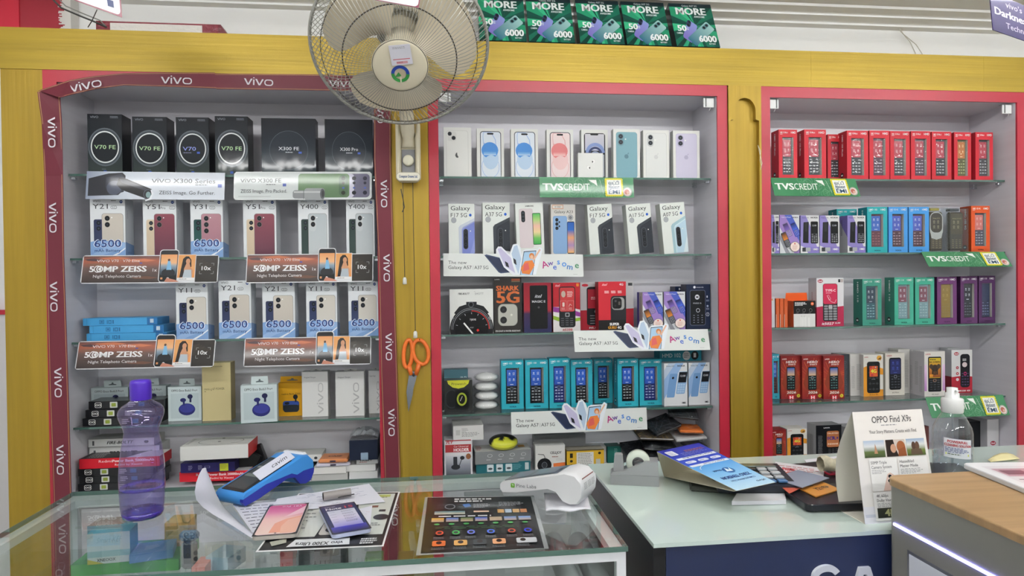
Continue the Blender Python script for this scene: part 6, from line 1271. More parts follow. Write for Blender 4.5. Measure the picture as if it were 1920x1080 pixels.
carton('n105', .074, .140, .055, A_n105, side='#b4b2b8', top='#c9c8cc', left=Art(60, 188, '#aeb0b2').p([(0, 0), (60, 0), (60, 110), (30, 60)], '#7468ac').lines(20, 20, 10, 20, 4, '#33363c', 2)); carton('n110p', .067, .118, .055, A_n110, side='#7a70b0')
for (k, xl, xr, yt, lb) in (('n105', 1432, 1461, 403, 'lilac-white box picturing black keypad phone, cut by the red frame'), ('n110p', 1462, 1499, 403, 'purple box picturing three keypad phones with round sticker, second shelf'), ('n105', 1501, 1536, 404, 'lilac-white box picturing black keypad phone, first after the three-phone box'), ('n105', 1537, 1574, 404, 'lilac-white box picturing black keypad phone, second after the three-phone box'), ('n105', 1589, 1623, 404, 'lilac-white box picturing black keypad phone, standing before the teal boxes')):
    if xl == 1432: xl = 1446.5; xr = 1461
    put(k, xl, xr, yt, 'R', 1, '', label=lb, group=g)
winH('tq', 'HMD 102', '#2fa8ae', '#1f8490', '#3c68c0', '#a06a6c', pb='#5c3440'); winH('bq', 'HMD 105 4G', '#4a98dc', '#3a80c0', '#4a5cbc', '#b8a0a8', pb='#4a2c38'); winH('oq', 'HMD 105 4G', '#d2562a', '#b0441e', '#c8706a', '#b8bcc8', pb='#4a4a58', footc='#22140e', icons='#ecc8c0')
put('tq', 1569, 1607, 392, 'R', 1, '', Y=.125, label='teal window box showing only its top behind the lilac boxes', group='teal and blue window boxes'); put('tq', 1626, 1664, 388, 'R', 1, '', label='teal window box with keypad phone, beside the first blue one', group='teal and blue window boxes')
put('bq', 1666, 1702, 388, 'R', 1, '', label='blue window box with keypad phone, touching the teal one', group='teal and blue window boxes'); put('bq', 1704, 1742, 388, 'R', 1, '', label='blue window box with keypad phone, next to the clear pack', group='teal and blue window boxes')
def clearpack(key, white):
    W, H, D = .074, .158, .045
    def mk():
        r = empty('clear_phone_pack'); mb = MB(); mb.cbox(0, D*.5, H*.48, W*.78, .016, H*.88, '#4a3e26' if white else '#3a3424', .006)
        a = Art(100, 220); 
        if white: a.rr(4, 3, 92, 140, 38, '#c9c9c4'); a.rr(10, 8, 80, 110, 30, '#3c3220'); a.p([(8, 118), (92, 118), (84, 150), (50, 158), (16, 150)], '#c9c9c4'); a.t('Nokia 3210', 26, 34, 48, 8, '#b8a878'); 
        else: a.r(14, 8, 80, 118, '#4a4228'); a.t('Nokia 215 4G', 24, 34, 60, 7, '#b8a878')
        for (x, y) in ((34, 56), (62, 56), (34, 84), (62, 84)): a.ring(x, y, 6, 2.2, '#b8ae88', n=10); a.r(x-7, y+9, 14, 1.6, '#b8ae88')
        for r_ in range(5):
            for c_ in range(3): a.r(20+24*c_, 158+11*r_, 12, 2.6, '#a89a6c')
        mb.art(a, (-W*.39, D*.5-.0083, H*.92), (W*.78, 0, 0), (0, 0, -H*.88), (0, -1, 0)); p = mb.build('phone', M_GLOSS, r)
        mb = MB(); mb.cbox(0, D*.5, H/2, W, D, H, '#ffffff', .002); s = mb.build('clear_sleeve', M_CLEAR, r)
        mb = MB(); mb.cbox(0, D*.7, H*.97, W*.5, .02, H*.05, '#b8a83a' if white else '#55595c', .001); t = mb.build('insert_card', M_CARD, r); KIDS[r.name] = [p, s, t]; return r
    reg(key, W, H, D, mk)
clearpack('cp1', 1); clearpack('cp2', 0)
put('cp1', 1744, 1779, 389, 'R', 1, '', label='clear pack holding a brown keypad phone with a white loop', cat='phone pack'); put('cp2', 1781, 1817, 390, 'R', 1, '', label='clear pack holding a dark brown keypad phone', cat='phone pack'); put('oq', 1821, 1856, 386, 'R', 1, '', label='orange window phone box at the end of the second shelf', group=None)
# third shelf
carton('slimw', .02, .10, .06, Art(20, 120, '#c8c8cc').o(6, 12, 4, '#c89a5a'), side='#b8b8bc', name='charger_box'); put('slimw', 1446, 1453, 556, 'R', 2, '', label='slim white box edge against the red frame, third shelf', cat='charger box')
def A_org(): a = Art(30, 110, '#c4582c'); a.r(0, 60, 4, 50, '#d8c8bc'); a.lines(16, 30, 3, 16, 4.5, '#e0a88c', 2); return a
carton('orgt', .03, .10, .06, A_org, side='#a84820', top='#d8602c', name='charger_box')
for k, (a_, b_) in enumerate(((1455, 1461.5), (1462.5, 1469.5), (1470.5, 1477))): put('orgt', a_, b_, 560, 'R', 2, '', label='slim orange box standing on edge, %s of the three beside the adapter box' % ('outermost', 'middle', 'innermost')[k], cat='charger box', group='slim orange boxes')
def mk_adp():
    r = empty('charger_box'); W, H, D = .083, .086, .045; a = carton_mb(W, H, D, A_adapter(), side='#c4582c', top='#d8602c', left=Art(60, 104, '#c4582c').lines(28, 18, 4, 16, 4.5, '#e0a88c', 2)).build('carton', M_CARD, r); mb = MB(); mb.prism([(-.055, 0), (.030, 0), (.028, .026), (-.052, .026)], .0015, '#de5c22'); b = mb.build('hanging_tab', M_CARD, r); b.location = (0, .03, H); KIDS[r.name] = [a, b]; return r
reg('adp', .083, .086, .045, mk_adp); put('adp', 1488, 1529, 564, 'R', 2, '', label='orange charger box with black and white front and a raised tab', cat='charger box')
carton('it5027', .096, .160, .05, A_5027, side='#b4b4b8', top='#cfcfd2', left=Art(60, 170, '#bcbcc0').p([(0, 104), (60, 102), (60, 170), (0, 170)], '#942440').lines(24, 50, 8, 10, 5, '#7a2c3c', 2.5)); put('it5027', 1531, 1582, 521, 'R', 2, '', label='white and crimson box picturing a keypad phone with large grey keys')
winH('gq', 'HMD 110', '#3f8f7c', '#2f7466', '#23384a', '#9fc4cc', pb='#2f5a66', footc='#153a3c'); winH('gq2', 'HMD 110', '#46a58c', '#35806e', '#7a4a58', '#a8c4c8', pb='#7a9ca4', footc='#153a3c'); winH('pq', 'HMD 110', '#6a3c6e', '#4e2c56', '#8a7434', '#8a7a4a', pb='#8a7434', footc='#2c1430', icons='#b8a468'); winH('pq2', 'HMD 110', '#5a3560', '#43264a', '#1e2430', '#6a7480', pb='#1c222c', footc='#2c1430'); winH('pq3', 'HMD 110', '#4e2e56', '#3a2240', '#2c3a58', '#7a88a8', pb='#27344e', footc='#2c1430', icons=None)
for k, xl, xr, yt, lb in (('gq', 1617, 1653, 523, 'green window phone box standing a little apart, wide side face showing'), ('gq2', 1677, 1713, 520, 'green window phone box in the middle of the green ones'), ('gq2', 1716, 1752, 520, 'green window phone box touching the first purple one'), ('pq', 1757, 1794, 519, 'purple window phone box with a golden phone inside'), ('pq2', 1801, 1833, 518, 'purple window phone box with a black phone inside'), ('pq3', 1835, 1866, 517, 'purple window phone box last in its row, navy phone inside')):
    put(k, xl, xr, yt, 'R', 2, '', Y=.058, label=lb, group='green window boxes' if k[0] == 'g' else 'purple window boxes')
# fourth shelf
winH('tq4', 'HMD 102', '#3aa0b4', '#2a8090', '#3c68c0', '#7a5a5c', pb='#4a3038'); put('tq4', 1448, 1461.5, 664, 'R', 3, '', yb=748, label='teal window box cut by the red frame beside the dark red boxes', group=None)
carton('hero', .078, .158, .05, A_hero, side='#7a1f22', top='#8a2a28'); carton('act', .08, .155, .055, A_act, side='#c4c2bc', top='#cfcdc6', left=Art(60, 205, '#b8b6b2').lines(8, 30, 18, 24, 5, '#7a7a78', 1.6).lines(34, 50, 14, 22, 5, '#7a7a78', 1.6)); carton('a2m', .08, .155, .055, A_a2, side='#c4c0b4', top='#cfccc2'); carton('a2s', .08, .16, .055, A_a2s, side='#cbc8ca', top='#cfcccc', left=Art(60, 205, '#bab7bb').lines(10, 50, 18, 22, 5, '#7a7a78', 1.6).lines(34, 70, 16, 24, 5, '#7a7a78', 1.6)); carton('itr', .08, .16, .038, A_itelr, side='#bcbcc0', top='#c9c9cc', left=Art(60, 205, '#b4b4b8').r(0, 126, 60, 80, '#8a2432'))
g = 'dark red keypad phone boxes'
for n_, (xl, xr) in enumerate(((1464, 1502), (1504, 1542), (1544, 1583))): put('hero', xl, xr, 667, 'R', 3, '', yb=748, label='dark red box picturing a black keypad phone, %s in the fourth shelf trio' % ('first', 'middle', 'last')[n_], group=g)
carton('darkb', .05, .155, .05, Art(30, 180, '#3a3f44').lines(6, 30, 18, 30, 5, '#6a7078', 1.6), side='#6a6c6c', top='#8a8a88'); put('darkb', 1574, 1592, 664, 'R', 3, '', Y=.135, label='dark box showing a narrow strip behind the dark red trio')
carton('wside', .05, .155, .05, Art(50, 205, '#c8c6c2').lines(6, 60, 14, 22, 5, '#7a7a78', 1.6).lines(28, 50, 16, 26, 5, '#7a7a78', 1.6), side='#bcbab6', top='#cfcdc8'); put('wside', 1594, 1616, 664, 'R', 3, '', Y=.130, label='white box set back beside the orange-white keypad phone box', group='plain white phone boxes')
put('act', 1619, 1656, 665, 'R', 3, '', yb=743, label='orange and white keypad phone box on the fourth shelf', group='orange and white phone boxes'); put('a2m', 1660, 1696, 662, 'R', 3, '', yb=741, label='cream speckled box showing a violet-lit keypad phone')
put('wside', 1684, 1706, 655, 'R', 3, '', Y=.145, label='white box furthest back between speckled box and elephant picture box', group='plain white phone boxes')
put('a2s', 1733, 1772, 659, 'R', 3, '', yb=743, label='white box picturing an elephant on a keypad phone screen, front one', group='white and lilac phone boxes'); put('a2s', 1714, 1731, 658, 'R', 3, '', Y=.125, label='white and lilac box tucked behind the elephant picture box', group='white and lilac phone boxes')
put('itr', 1784, 1823, 656, 'R', 3, '', yb=737, label='white and red box picturing a black keypad phone, by the spray bottle', group=None); put('itr', 1777, 1800, 653, 'R', 3, '', Y=.158, label='white box top showing behind the white and red keypad phone box', group=None)
# bottom level
ZR = ZS[4]
put('hero', 1447.5, 1474, 806, 'R', 4, '', Y=.05, label='dark red keypad phone box on the bottom level beside the red frame', group=None); put('act', 1476, 1513, 804, 'R', 4, '', Y=.05, label='orange and white keypad phone box on the bottom level', group='orange and white phone boxes')
carton('cr1', .10, .165, .055, A_black1cr, side='#8a8a8a', top='#77797a', left=Art(60, 190, '#9a9a9a').lines(20, 60, 24, 24, 5, '#5a5a5a', 1.6), m=M_GLOSS); put('cr1', 1530, 1578, 797, 'R', 4, '', Y=.048, label='glossy black keypad phone box with a copper screen, bottom level'); put('cr1', 1584, 1628, 800, 'R', 4, '', Y=.075, label='dark phone box behind the tent card, bottom level')
plain('phone_box', 1700, 1742, 800, 870, .09, .05, '#6a3a38', 'brownish phone box seen through the spray bottle', 'phone box', z=ZR+.0006)
carton('endw', .05, .12, .09, Art(50, 110, '#c6c6c8').o(25, 88, 12, '#9a2438', 8).t('itel', 17, 84, 16, 7, '#eee0e2', b=.02), side='#b4b4b8', top='#bcbcc0'); put('endw', 1851, 1873, 786, 'R', 4, '', Y=.07, label='white box end with a dark red oval mark, far corner bottom level'); plain('phone_box', 1818, 1845, 790, 870, .10, .05, '#16181c', 'black phone box beside the white box end in the far corner', 'phone box', z=ZR+.0006)
# ---- cartons on the ledge
def A_mside(): return None
carton('more', .122, .112, .040, A_more, side='#0e1c22', top='#14262c', m=M_GLOSS)
for i, (bl, br, yb, tl, tr, yt) in enumerate(((899, 988, 82, 893, 981, 2), (992, 1079, 84, 983, 1069, 4), (1088, 1172, 87, 1074, 1159, 8), (1176, 1260, 88, 1160, 1244, 10), (1269, 1351, 90, 1254, 1336, 13))):
    A_, B_ = PY(bl, yb, .03), PY(br, yb, .03); P = PROTO['more']
    if P['first'] is None: o = P['first'] = P['fn']()
    else: o = copy_tree(P['first'])
    o.location = ((A_.x+B_.x)/2, .03, 2.2035+.0168); o.rotation_euler = (-.42, 0, 0); o.scale = ((B_.x-A_.x)/.122*.99, 1, 1.70); o['label'] = 'green and black phone box leaning on the gold ledge, %s from the fan' % ORD[i]; o['category'] = 'phone box'; o['group'] = 'green phone boxes on the gold ledge'
# ================================================================ SHELF BANNERS
M_BAN = mat('banner_print', attr=True, rough=.4, spec=.25, coat=.18)
def banner(art, tl, tr, bl, label, pops=(), Yb=.0345, out=None, group=None, name='shelf_banner', rnd_=0):
    A = PY(*tl, Yb); B = PY(*tr, Yb)
    if out is None: out = .02
    C = PY(bl[0], bl[1], Yb-out); U = B-A; V = Vector((0, -out, C.z-A.z)); N = V.cross(U).normalized()
    if N.y > 0: N = -N
    mb = MB(); nw, nh = art.nw, art.nh
    def solid(poly):
        n = len(poly); f = [U*(x/nw)+V*(y/nh) for x, y in poly]; mb.add(f+[p-N*.0012 for p in f], [list(range(n)), list(range(n, 2*n))[::-1]]+[(i, (i+1) % n, (i+1) % n+n, i+n) for i in range(n)], '#dcdfe0' if rnd_ != 2 else '#3f8358')
    k = 4 if rnd_ else .1; solid([(k, 0), (nw-k, 0), (nw, k), (nw, nh-k), (nw-k, nh), (k, nh), (0, nh-k), (0, k)])
    for p_ in pops: solid(p_)
    mb.art(art, (0, 0, 0), U, V, N); o = mb.build(name, M_BAN, label=label, cat='banner', group=group); o.location = A; return o
g = 'sunset banners on the maroon-bordered cabinet'; zp = [[(146, 2), (146, -6), (151, -11), (177, -11), (182, -6), (182, 2)]]
aw = [[(98, 2), (98, -8), (102, -14), (108, -14), (128, 6), (126, 2), (130, -18), (138, -20), (144, -12), (147, -3), (154, -9), (176, -9), (180, -14), (186, -10), (183, 2)]]
banner(A_series(), (163, 321), (422, 324), (163, 373), 'pale banner picturing a black phone with a long camera lens', out=.012)
banner(A_xfe(), (439, 322), (697, 322), (438, 375), 'white rounded banner picturing green, white and grey phone backs', out=.012, rnd_=1)
banner(A_zeiss(), (156, 479), (411, 478), (151, 532), 'sunset banner under the second shelf, the outer one near the maroon strip end', zp, group=g, rnd_=1); banner(A_zeiss(), (463, 477), (700, 475), (462, 531), 'sunset banner under the second shelf, the inner one nearer the fan post', zp, group=g, rnd_=1)
banner(A_zeiss(), (148, 640), (405, 636), (140, 693), 'sunset banner under the third shelf, below the flat blue boxes', zp, group=g, out=.026, rnd_=1); banner(A_zeiss(), (459, 634), (696, 630), (457, 688), 'sunset banner under the third shelf, above the white charger boxes', zp, group=g, rnd_=1)
g = 'green banners with yellow stamp'
banner(A_tvs(), (1011, 332), (1187, 333), (1011, 370), 'green banner with yellow stamp on the middle cabinet', out=.01, group=g, rnd_=2); banner(A_tvs(), (1444, 333), (1603, 335), (1449, 367), 'green banner with yellow stamp below the row of red boxes', out=.03, group=g, rnd_=2)
banner(A_tvs(), (1727, 472), (1882, 472), (1744, 500), 'green banner with yellow stamp beneath the orange window box', out=.036, group=g, rnd_=2); banner(A_tvs(), (1735, 745), (1880, 740), (1746, 784), 'green banner with yellow stamp partly behind the spray bottle', out=.030, group=g, rnd_=2)
g = 'white banners with colourful lettering'
banner(A_awe(), (831, 475), (1093, 477), (831, 518), 'white banner with colourful lettering under the second shelf', aw, out=.006, group=g); banner(A_awe(), (1075, 620), (1327, 617), (1079, 660), 'white banner with colourful lettering under the third shelf', aw, out=.02, group=g); banner(A_awe(), (958, 773), (1212, 764), (960, 815), 'white banner with colourful lettering under the fourth shelf', aw, out=.008, group=g)
# ================================================================ THINGS ON THE COUNTERS
ZT = ZC+.0004
# ---- purple bottle
def bottle():
    c = PZ(268, 968, ZC); d = (PZ(308, 968, ZC).x-PZ(226, 968, ZC).x)/2*.96
    r = empty('water_bottle', (c.x, c.y, ZT), label='clear purple water bottle with a violet cap, a third full, on the glass counter', cat='bottle')
    M_B = glassy('purple_clear', tint='#e6dffa', refl=.09, rough=.02, body='#a48ee0', bodyamt=.06)
    H = PY(263, 712, c.y).z-ZC
    fl = lambda a, z: 1-(.035*abs(math.sin(5*a)) if z < H*.60 else .02*abs(math.sin(5*a)))
    R = d
    prof = [(R*.70, .004), (R*.82, .001), (R*.89, .010), (R*.95, H*.08), (R*.99, H*.20), (R*1.0, H*.30), (R*.97, H*.40), (R*.89, H*.50), (R*.80, H*.57), (R*.75, H*.60), (R*.74, H*.62), (R*.78, H*.65), (R*.88, H*.69), (R*.98, H*.735), (R*1.0, H*.76), (R*.96, H*.785), (R*.83, H*.81), (R*.62, H*.83), (R*.44, H*.85), (R*.40, H*.87)]
    mb = MB(); mb.sm = True; mb.lathe(prof, 60, '#ffffff', flute=fl, cap=False); mb.build('bottle_body', M_B, r)
    mb = MB(); mb.sm = True; mb.lathe([(0, .006), (R*.6, .003), (R*.84, .002), (R*.90, .010), (R*.86, .013), (R*.6, .010), (0, .016)], 40, '#ffffff', cap=False); mb.build('bottle_base', glassy('violet_base', tint='#6a3fd0', refl=.15, rough=.05, body='#4a22b8', bodyamt=.5), r)
    mb = MB(); mb.sm = True; hw = H*.215; mb.lathe([(R*.80, .014), (R*.90, H*.08), (R*.94, hw)], 48, '#ffffff', cap=False); mb.lathe([(0, hw), (R*.94, hw)], 48, '#ffffff', cap=False); mb.build('water', glassy('water', tint='#f2f0fc', refl=.06, rough=.0), r)
    mb = MB(); mb.sm = True; mb.lathe([(R*.88, hw-.002), (R*.95, hw+.001), (R*.90, hw+.004)], 48, '#ffffff', cap=False); mb.build('water_line', glassy('water_line_violet', tint='#a890f0', refl=.1, body='#6a44d8', bodyamt=.3), r)
    mb = MB(); mb.sm = True; mb.lathe([(R*.44, H*.855), (R*.46, H*.865), (R*.455, H*.975), (R*.42, H*.995), (R*.2, H*1.0), (0, H)], 40, '#ffffff', flute=lambda a, z: 1+.006*math.sin(30*a), cap=False); mb.build('bottle_cap', mat('violet_plastic', '#4a25b0', .3), r)
bottle()
# ---- papers: sheet helper from four corners
def sheet(name, cor, art, label, z, cat='paper', th=.0004, nx=1, curl=None, m=None, group=None, thick_col='#e4e4ea'):
    """cor: TL TR BR BL in picture order, lying level at z; curl(u,v)->dz"""
    P = [PZ(x, y, z) for x, y in cor]; c = sum(P, Vector())/4; c.z = z
    def q(u, v): p = P[0].lerp(P[1], u).lerp(P[3].lerp(P[2], u), v); return p-c+Vector((0, 0, curl(u, v) if curl else 0))
    mb = MB(); n = nx; vs = [q(i/n, j/n) for i in range(n+1) for j in range(n+1)]; fs = [(i*(n+1)+j, i*(n+1)+j+1, (i+1)*(n+1)+j+1, (i+1)*(n+1)+j) for i in range(n) for j in range(n)]
    mb.sm = n > 1; mb.add(vs, fs, thick_col); k = len(vs); mb.add([v-Vector((0, 0, th)) for v in vs], [f[::-1] for f in fs], thick_col); mb.sm = False
    e = [i*(n+1) for i in range(n+1)]+[n*(n+1)+j for j in range(1, n+1)]+[(n-i)*(n+1)+n for i in range(1, n+1)]+[n-j for j in range(1, n)]
    mb.f += [[e[i], e[(i+1) % len(e)], k+e[(i+1) % len(e)], k+e[i]] for i in range(len(e))]; mb.m += [0]*len(e)
    if art:
        N = Vector((0, 0, 1)); b = len(mb.v)
        for x, y, l in art.v: mb.v.append(tuple(q(x/art.nw, y/art.nh)+N*(.00006+art.eps*l)))
        mb.c.extend(art.c)
        for f in art.f: mb.f.append([b+i for i in f]); mb.m.append(0)
    o = mb.build(name, m or M_CARD, label=label, cat=cat, group=group); o.location = c; return o
# laminated posters
def A_poster_black():
    a = Art(100, 96, '#17191b'); a.lines(26, 3, 40, 2, 4.5, '#e2e2e2', 2.6, seed=3); rnd = random.Random(8)
    a.rr(10, 14, 26, 10, 2, '#24282c'); a.rr(38, 14, 26, 10, 2, '#24282c'); a.p([(34, 16), (40, 14), (42, 20), (36, 22)], '#3a6aa8'); a.ring(22, 20, 5, 1, '#8a8f94'); a.lines(44, 15, 16, 4, 2.2, '#b8bcc0', .8); a.lines(68, 12, 24, 4, 2.2, '#b8bcc0', .8)
    a.g(8, 29, 28, 6, ['#5a8a94', '#c8c2ae']); a.g(44, 29, 14, 3, ['#caa28a', '#e0c8b0']); 
    for i, c in enumerate(('#c89a5c', '#a8b8c8', '#c8a06a', '#b87a4a')): a.r(66+7*i, 27, 6, 7, c)
    a.lines(12, 38, 78, 1, 3, '#d8d8d8', 2)
    for i, c in enumerate(('#d8a83a', '#4a7ac8', '#4a6a34', '#3a6ac8', '#b8a48a', '#5a8ac8', '#6a9ad8')): a.g(6+13*i, 42, 11, 7, [c, '#b8a08a']); a.o(11+13*i, 53, 2.6, '#4fa85a', 1.6, n=10)
    a.lines(10, 58, 80, 2, 2.5, '#3f6a44', .8)
    for x, c in ((14, '#c8502c'), (28, '#3aa84a'), (41, '#6a7ae0'), (58, '#3a6ae8'), (76, '#c84a2c'), (90, '#2a4ae0')): a.rr(x-4, 64, 8, 8, 3, '#22262a'); a.ring(x, 68, 3.4, 1.4, c, n=12); a.lines(x-5, 75, 10, 2, 2, '#8a8f94', .7)
    for x, c in ((14, '#d8703a'), (32, '#e0a85a'), (48, '#3a3e44'), (64, '#e8a878'), (84, '#c8ccd0')): a.rr(x-5.5, 81, 11 if x < 80 else 17, 8, 1.5, c); a.o(x, 84, 2.4, '#2a1a14'); a.lines(x-6, 91, 12, 2, 2, '#8a8f94', .7)
    return a
lam = glassy('laminate_margin', tint='#f4f6f6', refl=.12, rough=.05, body='#e0e4e6', bodyamt=.35)
sheet('poster', [(802, 933), (995, 931), (1020, 1027), (789, 1037)], A_poster_black(), 'black laminated poster with rows of small pictures on the glass counter', ZT+.0012, 'poster', m=M_GLOSS, thick_col='#1a1c1e')
sheet('laminate_sheet', [(797, 932), (1001, 929), (1029, 1028), (780, 1041)], None, 'clear laminate margin around the black poster', ZT+.0004, 'laminate', m=lam)
def A_poster_white():
    a = Art(100, 96, '#e8e9e9'); a.r(1.5, 1.5, 97, 93, '#15171a'); a.r(4, 4, 80, 90, '#b9beb8') if 0 else None
    a.p([(4, 4), (46, 4), (40, 78), (4, 78)], '#cfd2cc'); a.p([(60, 4), (96, 4), (96, 78), (76, 78)], '#cfd4cc'); a.rr(42, 56, 26, 20, 3, '#c8c4bc'); a.o(54, 68, 8, '#1b1d20', 5); a.lines(66, 8, 24, 3, 3, '#4a4e50', 1); a.r(74, 6, 18, 5, '#b8c06a')
    for k in range(3): a.r(70+8*k, 20+8*k, 6, 4, ('#2a4a9a', '#7a4a3a', '#2a2c30')[k])
    for k in range(10): a.lines(8, 10+6*k, 26, 1, 3, '#6a6e70', 1.1, seed=k)
    a.o(90, 50, 7, '#2a2c30', 5); a.lines(70, 60, 22, 3, 3, '#55585a', 1)
    a.p([(26, 82), (70, 82), (72, 92), (22, 92)], '#dfe2e4'); a.t('vivo X300 Ultra', 66, 91, 38, 4.4, '#1c1e22', b=.02, rot=180); a.p([(6, 84), (18, 80), (20, 86), (10, 90)], '#a8aa9c'); a.lines(80, 84, 14, 3, 3, '#d8dadc', 2, seed=9); return a
sheet('poster', [(560, 925), (750, 922), (719, 1024), (479, 1035)], A_poster_white(), 'laminated poster with white border lying under the two display phones', ZT+.0006, 'poster', m=M_GLOSS)
def A_note(seed=1, red=False, rows=8):
    a = Art(100, 70, '#dfe0ea'); rnd = random.Random(seed)
    for i in range(rows*3):
        x, y = rnd.uniform(6, 88), rnd.uniform(6, 62); pts = [(x, y)]
        for k in range(5): x += rnd.uniform(1, 2.2); y2 = y+rnd.uniform(-2, 2); pts.append((x, y2))
        a.pl(pts, .5, '#b8504c' if red else '#6a6f96')
    return a
sheet('paper_sheet', [(520, 935), (692, 907), (722, 941), (505, 962)], A_note(3), 'loose white sheet with faint handwritten notes beside the blue terminal', ZT+.0030, 'paper')
a = Art(100, 60, '#dcdde6')
for k in range(9): a.lines(6, 6+6*k, 84, 1, 3, '#55586a', 1.2, seed=k+3)
sheet('printed_form', [(436, 945), (560, 938), (560, 985), (476, 1003)], a, 'printed form lying under the curled white sheet', ZT+.0022, 'paper')
sheet('paper_slip', [(670, 955), (698, 948), (694, 985), (660, 985)], A_note(7, True, 3), 'small slip with red handwriting by the dark display phone', ZT+.0018, 'paper')
# big sheet with the curled corner standing up
LB = [(379, 879, .078), (373, 890, .066), (368, 905, .052), (365, 922, .034), (368, 937, .016), (380, 951, .006), (400, 965, .004), (430, 982, .004), (458, 1000, .004), (480, 1014, .004)]
RB = [(386, 881, .079), (392, 893, .070), (398, 908, .060), (405, 926, .048), (413, 942, .038), (424, 956, .030), (438, 970, .022), (455, 985, .014), (472, 1000, .008), (490, 1012, .0045)]
L0 = PZ(430, 982, ZC); mb = MB(); mb.sm = True; vs = []
for (x0, y0, h0), (x1, y1, h1) in zip(LB, RB):
    A, B = PZ(x0, y0, ZC+h0), PZ(x1, y1, ZC+h1)
    for j in range(6): s = j/5; vs.append(A.lerp(B, s)-L0+Vector((0, .010*math.sin(math.pi*s), 0)))
k = len(vs); fs = [(i*6+j, (i+1)*6+j, (i+1)*6+j+1, i*6+j+1) for i in range(9) for j in range(5)]
mb.add(vs, fs, '#dfdfe8'); mb.add([v+Vector((0, .0006, .0003)) for v in vs], [f[::-1] for f in fs], '#dfdfe8')
o = mb.build('paper_sheet', M_CARD, label='white sheet curling up from the glass counter in front of the bottom shelf', cat='paper'); o.location = L0
# ---- phones
def ph_quad(cor, z): return [PZ(x, y, z) for x, y in cor]
a = Art(100, 200, '#14161a'); a.rr(4, 4, 92, 192, 12, '#e8c8c8'); a.noclip = True
a.g(5, 8, 90, 184, [(0, '#c83a72'), (.25, '#d8709c'), (.5, '#ecc0b8'), (1, '#f0d4c8')]); a.noclip = False; a.p([(95, 20), (95, 70), (52, 92), (60, 80)], '#f0c4d0'); a.p([(95, 88), (60, 104), (38, 130), (34, 186), (95, 186)], '#e8a084'); a.p([(95, 96), (66, 112), (56, 150), (60, 192), (95, 192)], '#eab49c'); a.t('Y81 Pro', 86, 24, 50, 9, '#f0e8ee', rot=180); a.o(50, 190, 2.5, '#2a2224')
rslab(ph_quad([(497, 949), (572, 947), (564, 1003), (483, 1007)], ZC+.009), .0085, .01, '#14161a', '#b8b2aa', a, 'display_phone', 'display phone with a pink and peach screen, grey rim', 'phone', z0=ZT+.0026, rr=.009)
a = Art(100, 190, '#10121a'); a.rr(3, 3, 94, 184, 11, '#1a2456'); a.g(5, 150, 90, 34, ['#3a34b0', '#1a1a5c']); a.t('REDMI', 14, 14, 28, 5, '#c8ccdc', b=.01); a.t('Note', 14, 24, 42, 12, '#e8eaf2', b=.03); a.t('15', 66, 20, 22, 15, '#c83248', b=.03); a.g(13, 44, 76, 108, ['#c9cedd', '#d8d2e6', '#8a86d0']); a.rr(10, 44, 4, 106, 2, '#1a2456')
for k in range(5): a.lines(50, 52+17*k, 34, 2, 6, '#55587a', 1.8, seed=k); a.lines(18, 54+17*k, 20, 1, 6, '#7a7c98', 1.6, seed=k+9)
rslab(ph_quad([(598, 953), (662, 942), (700, 993), (622, 1004)], ZC+.011), .0085, .01, '#10121a', '#b4bcd8', a, 'display_phone', 'display phone with a dark blue price screen, lying askew', 'phone', z0=ZT+.0040, rr=.009)
p = PZ(632, 940, ZC); mb = MB(); mb.sm = True; mb.M = Tm(0, 0, .0105) @ Rz(.35); mb.tube([(-.028, 0, 0), (.028, 0, 0)], .0085, '#8f8a88', 18, cap=False); mb.tube([(-.028, 0, 0), (.028, 0, 0)], .0072, '#3a3838', 18, cap=False); mb.tube([(.0, -.012, -.003), (.034, -.006, -.003)], .0012, '#2a2a2c', 6)
o = mb.build('paper_roll_core', M_PLAS, label='small grey rolled tube lying behind the dark display phone', cat='tube'); o.location = (p.x, p.y, ZT+.0035)
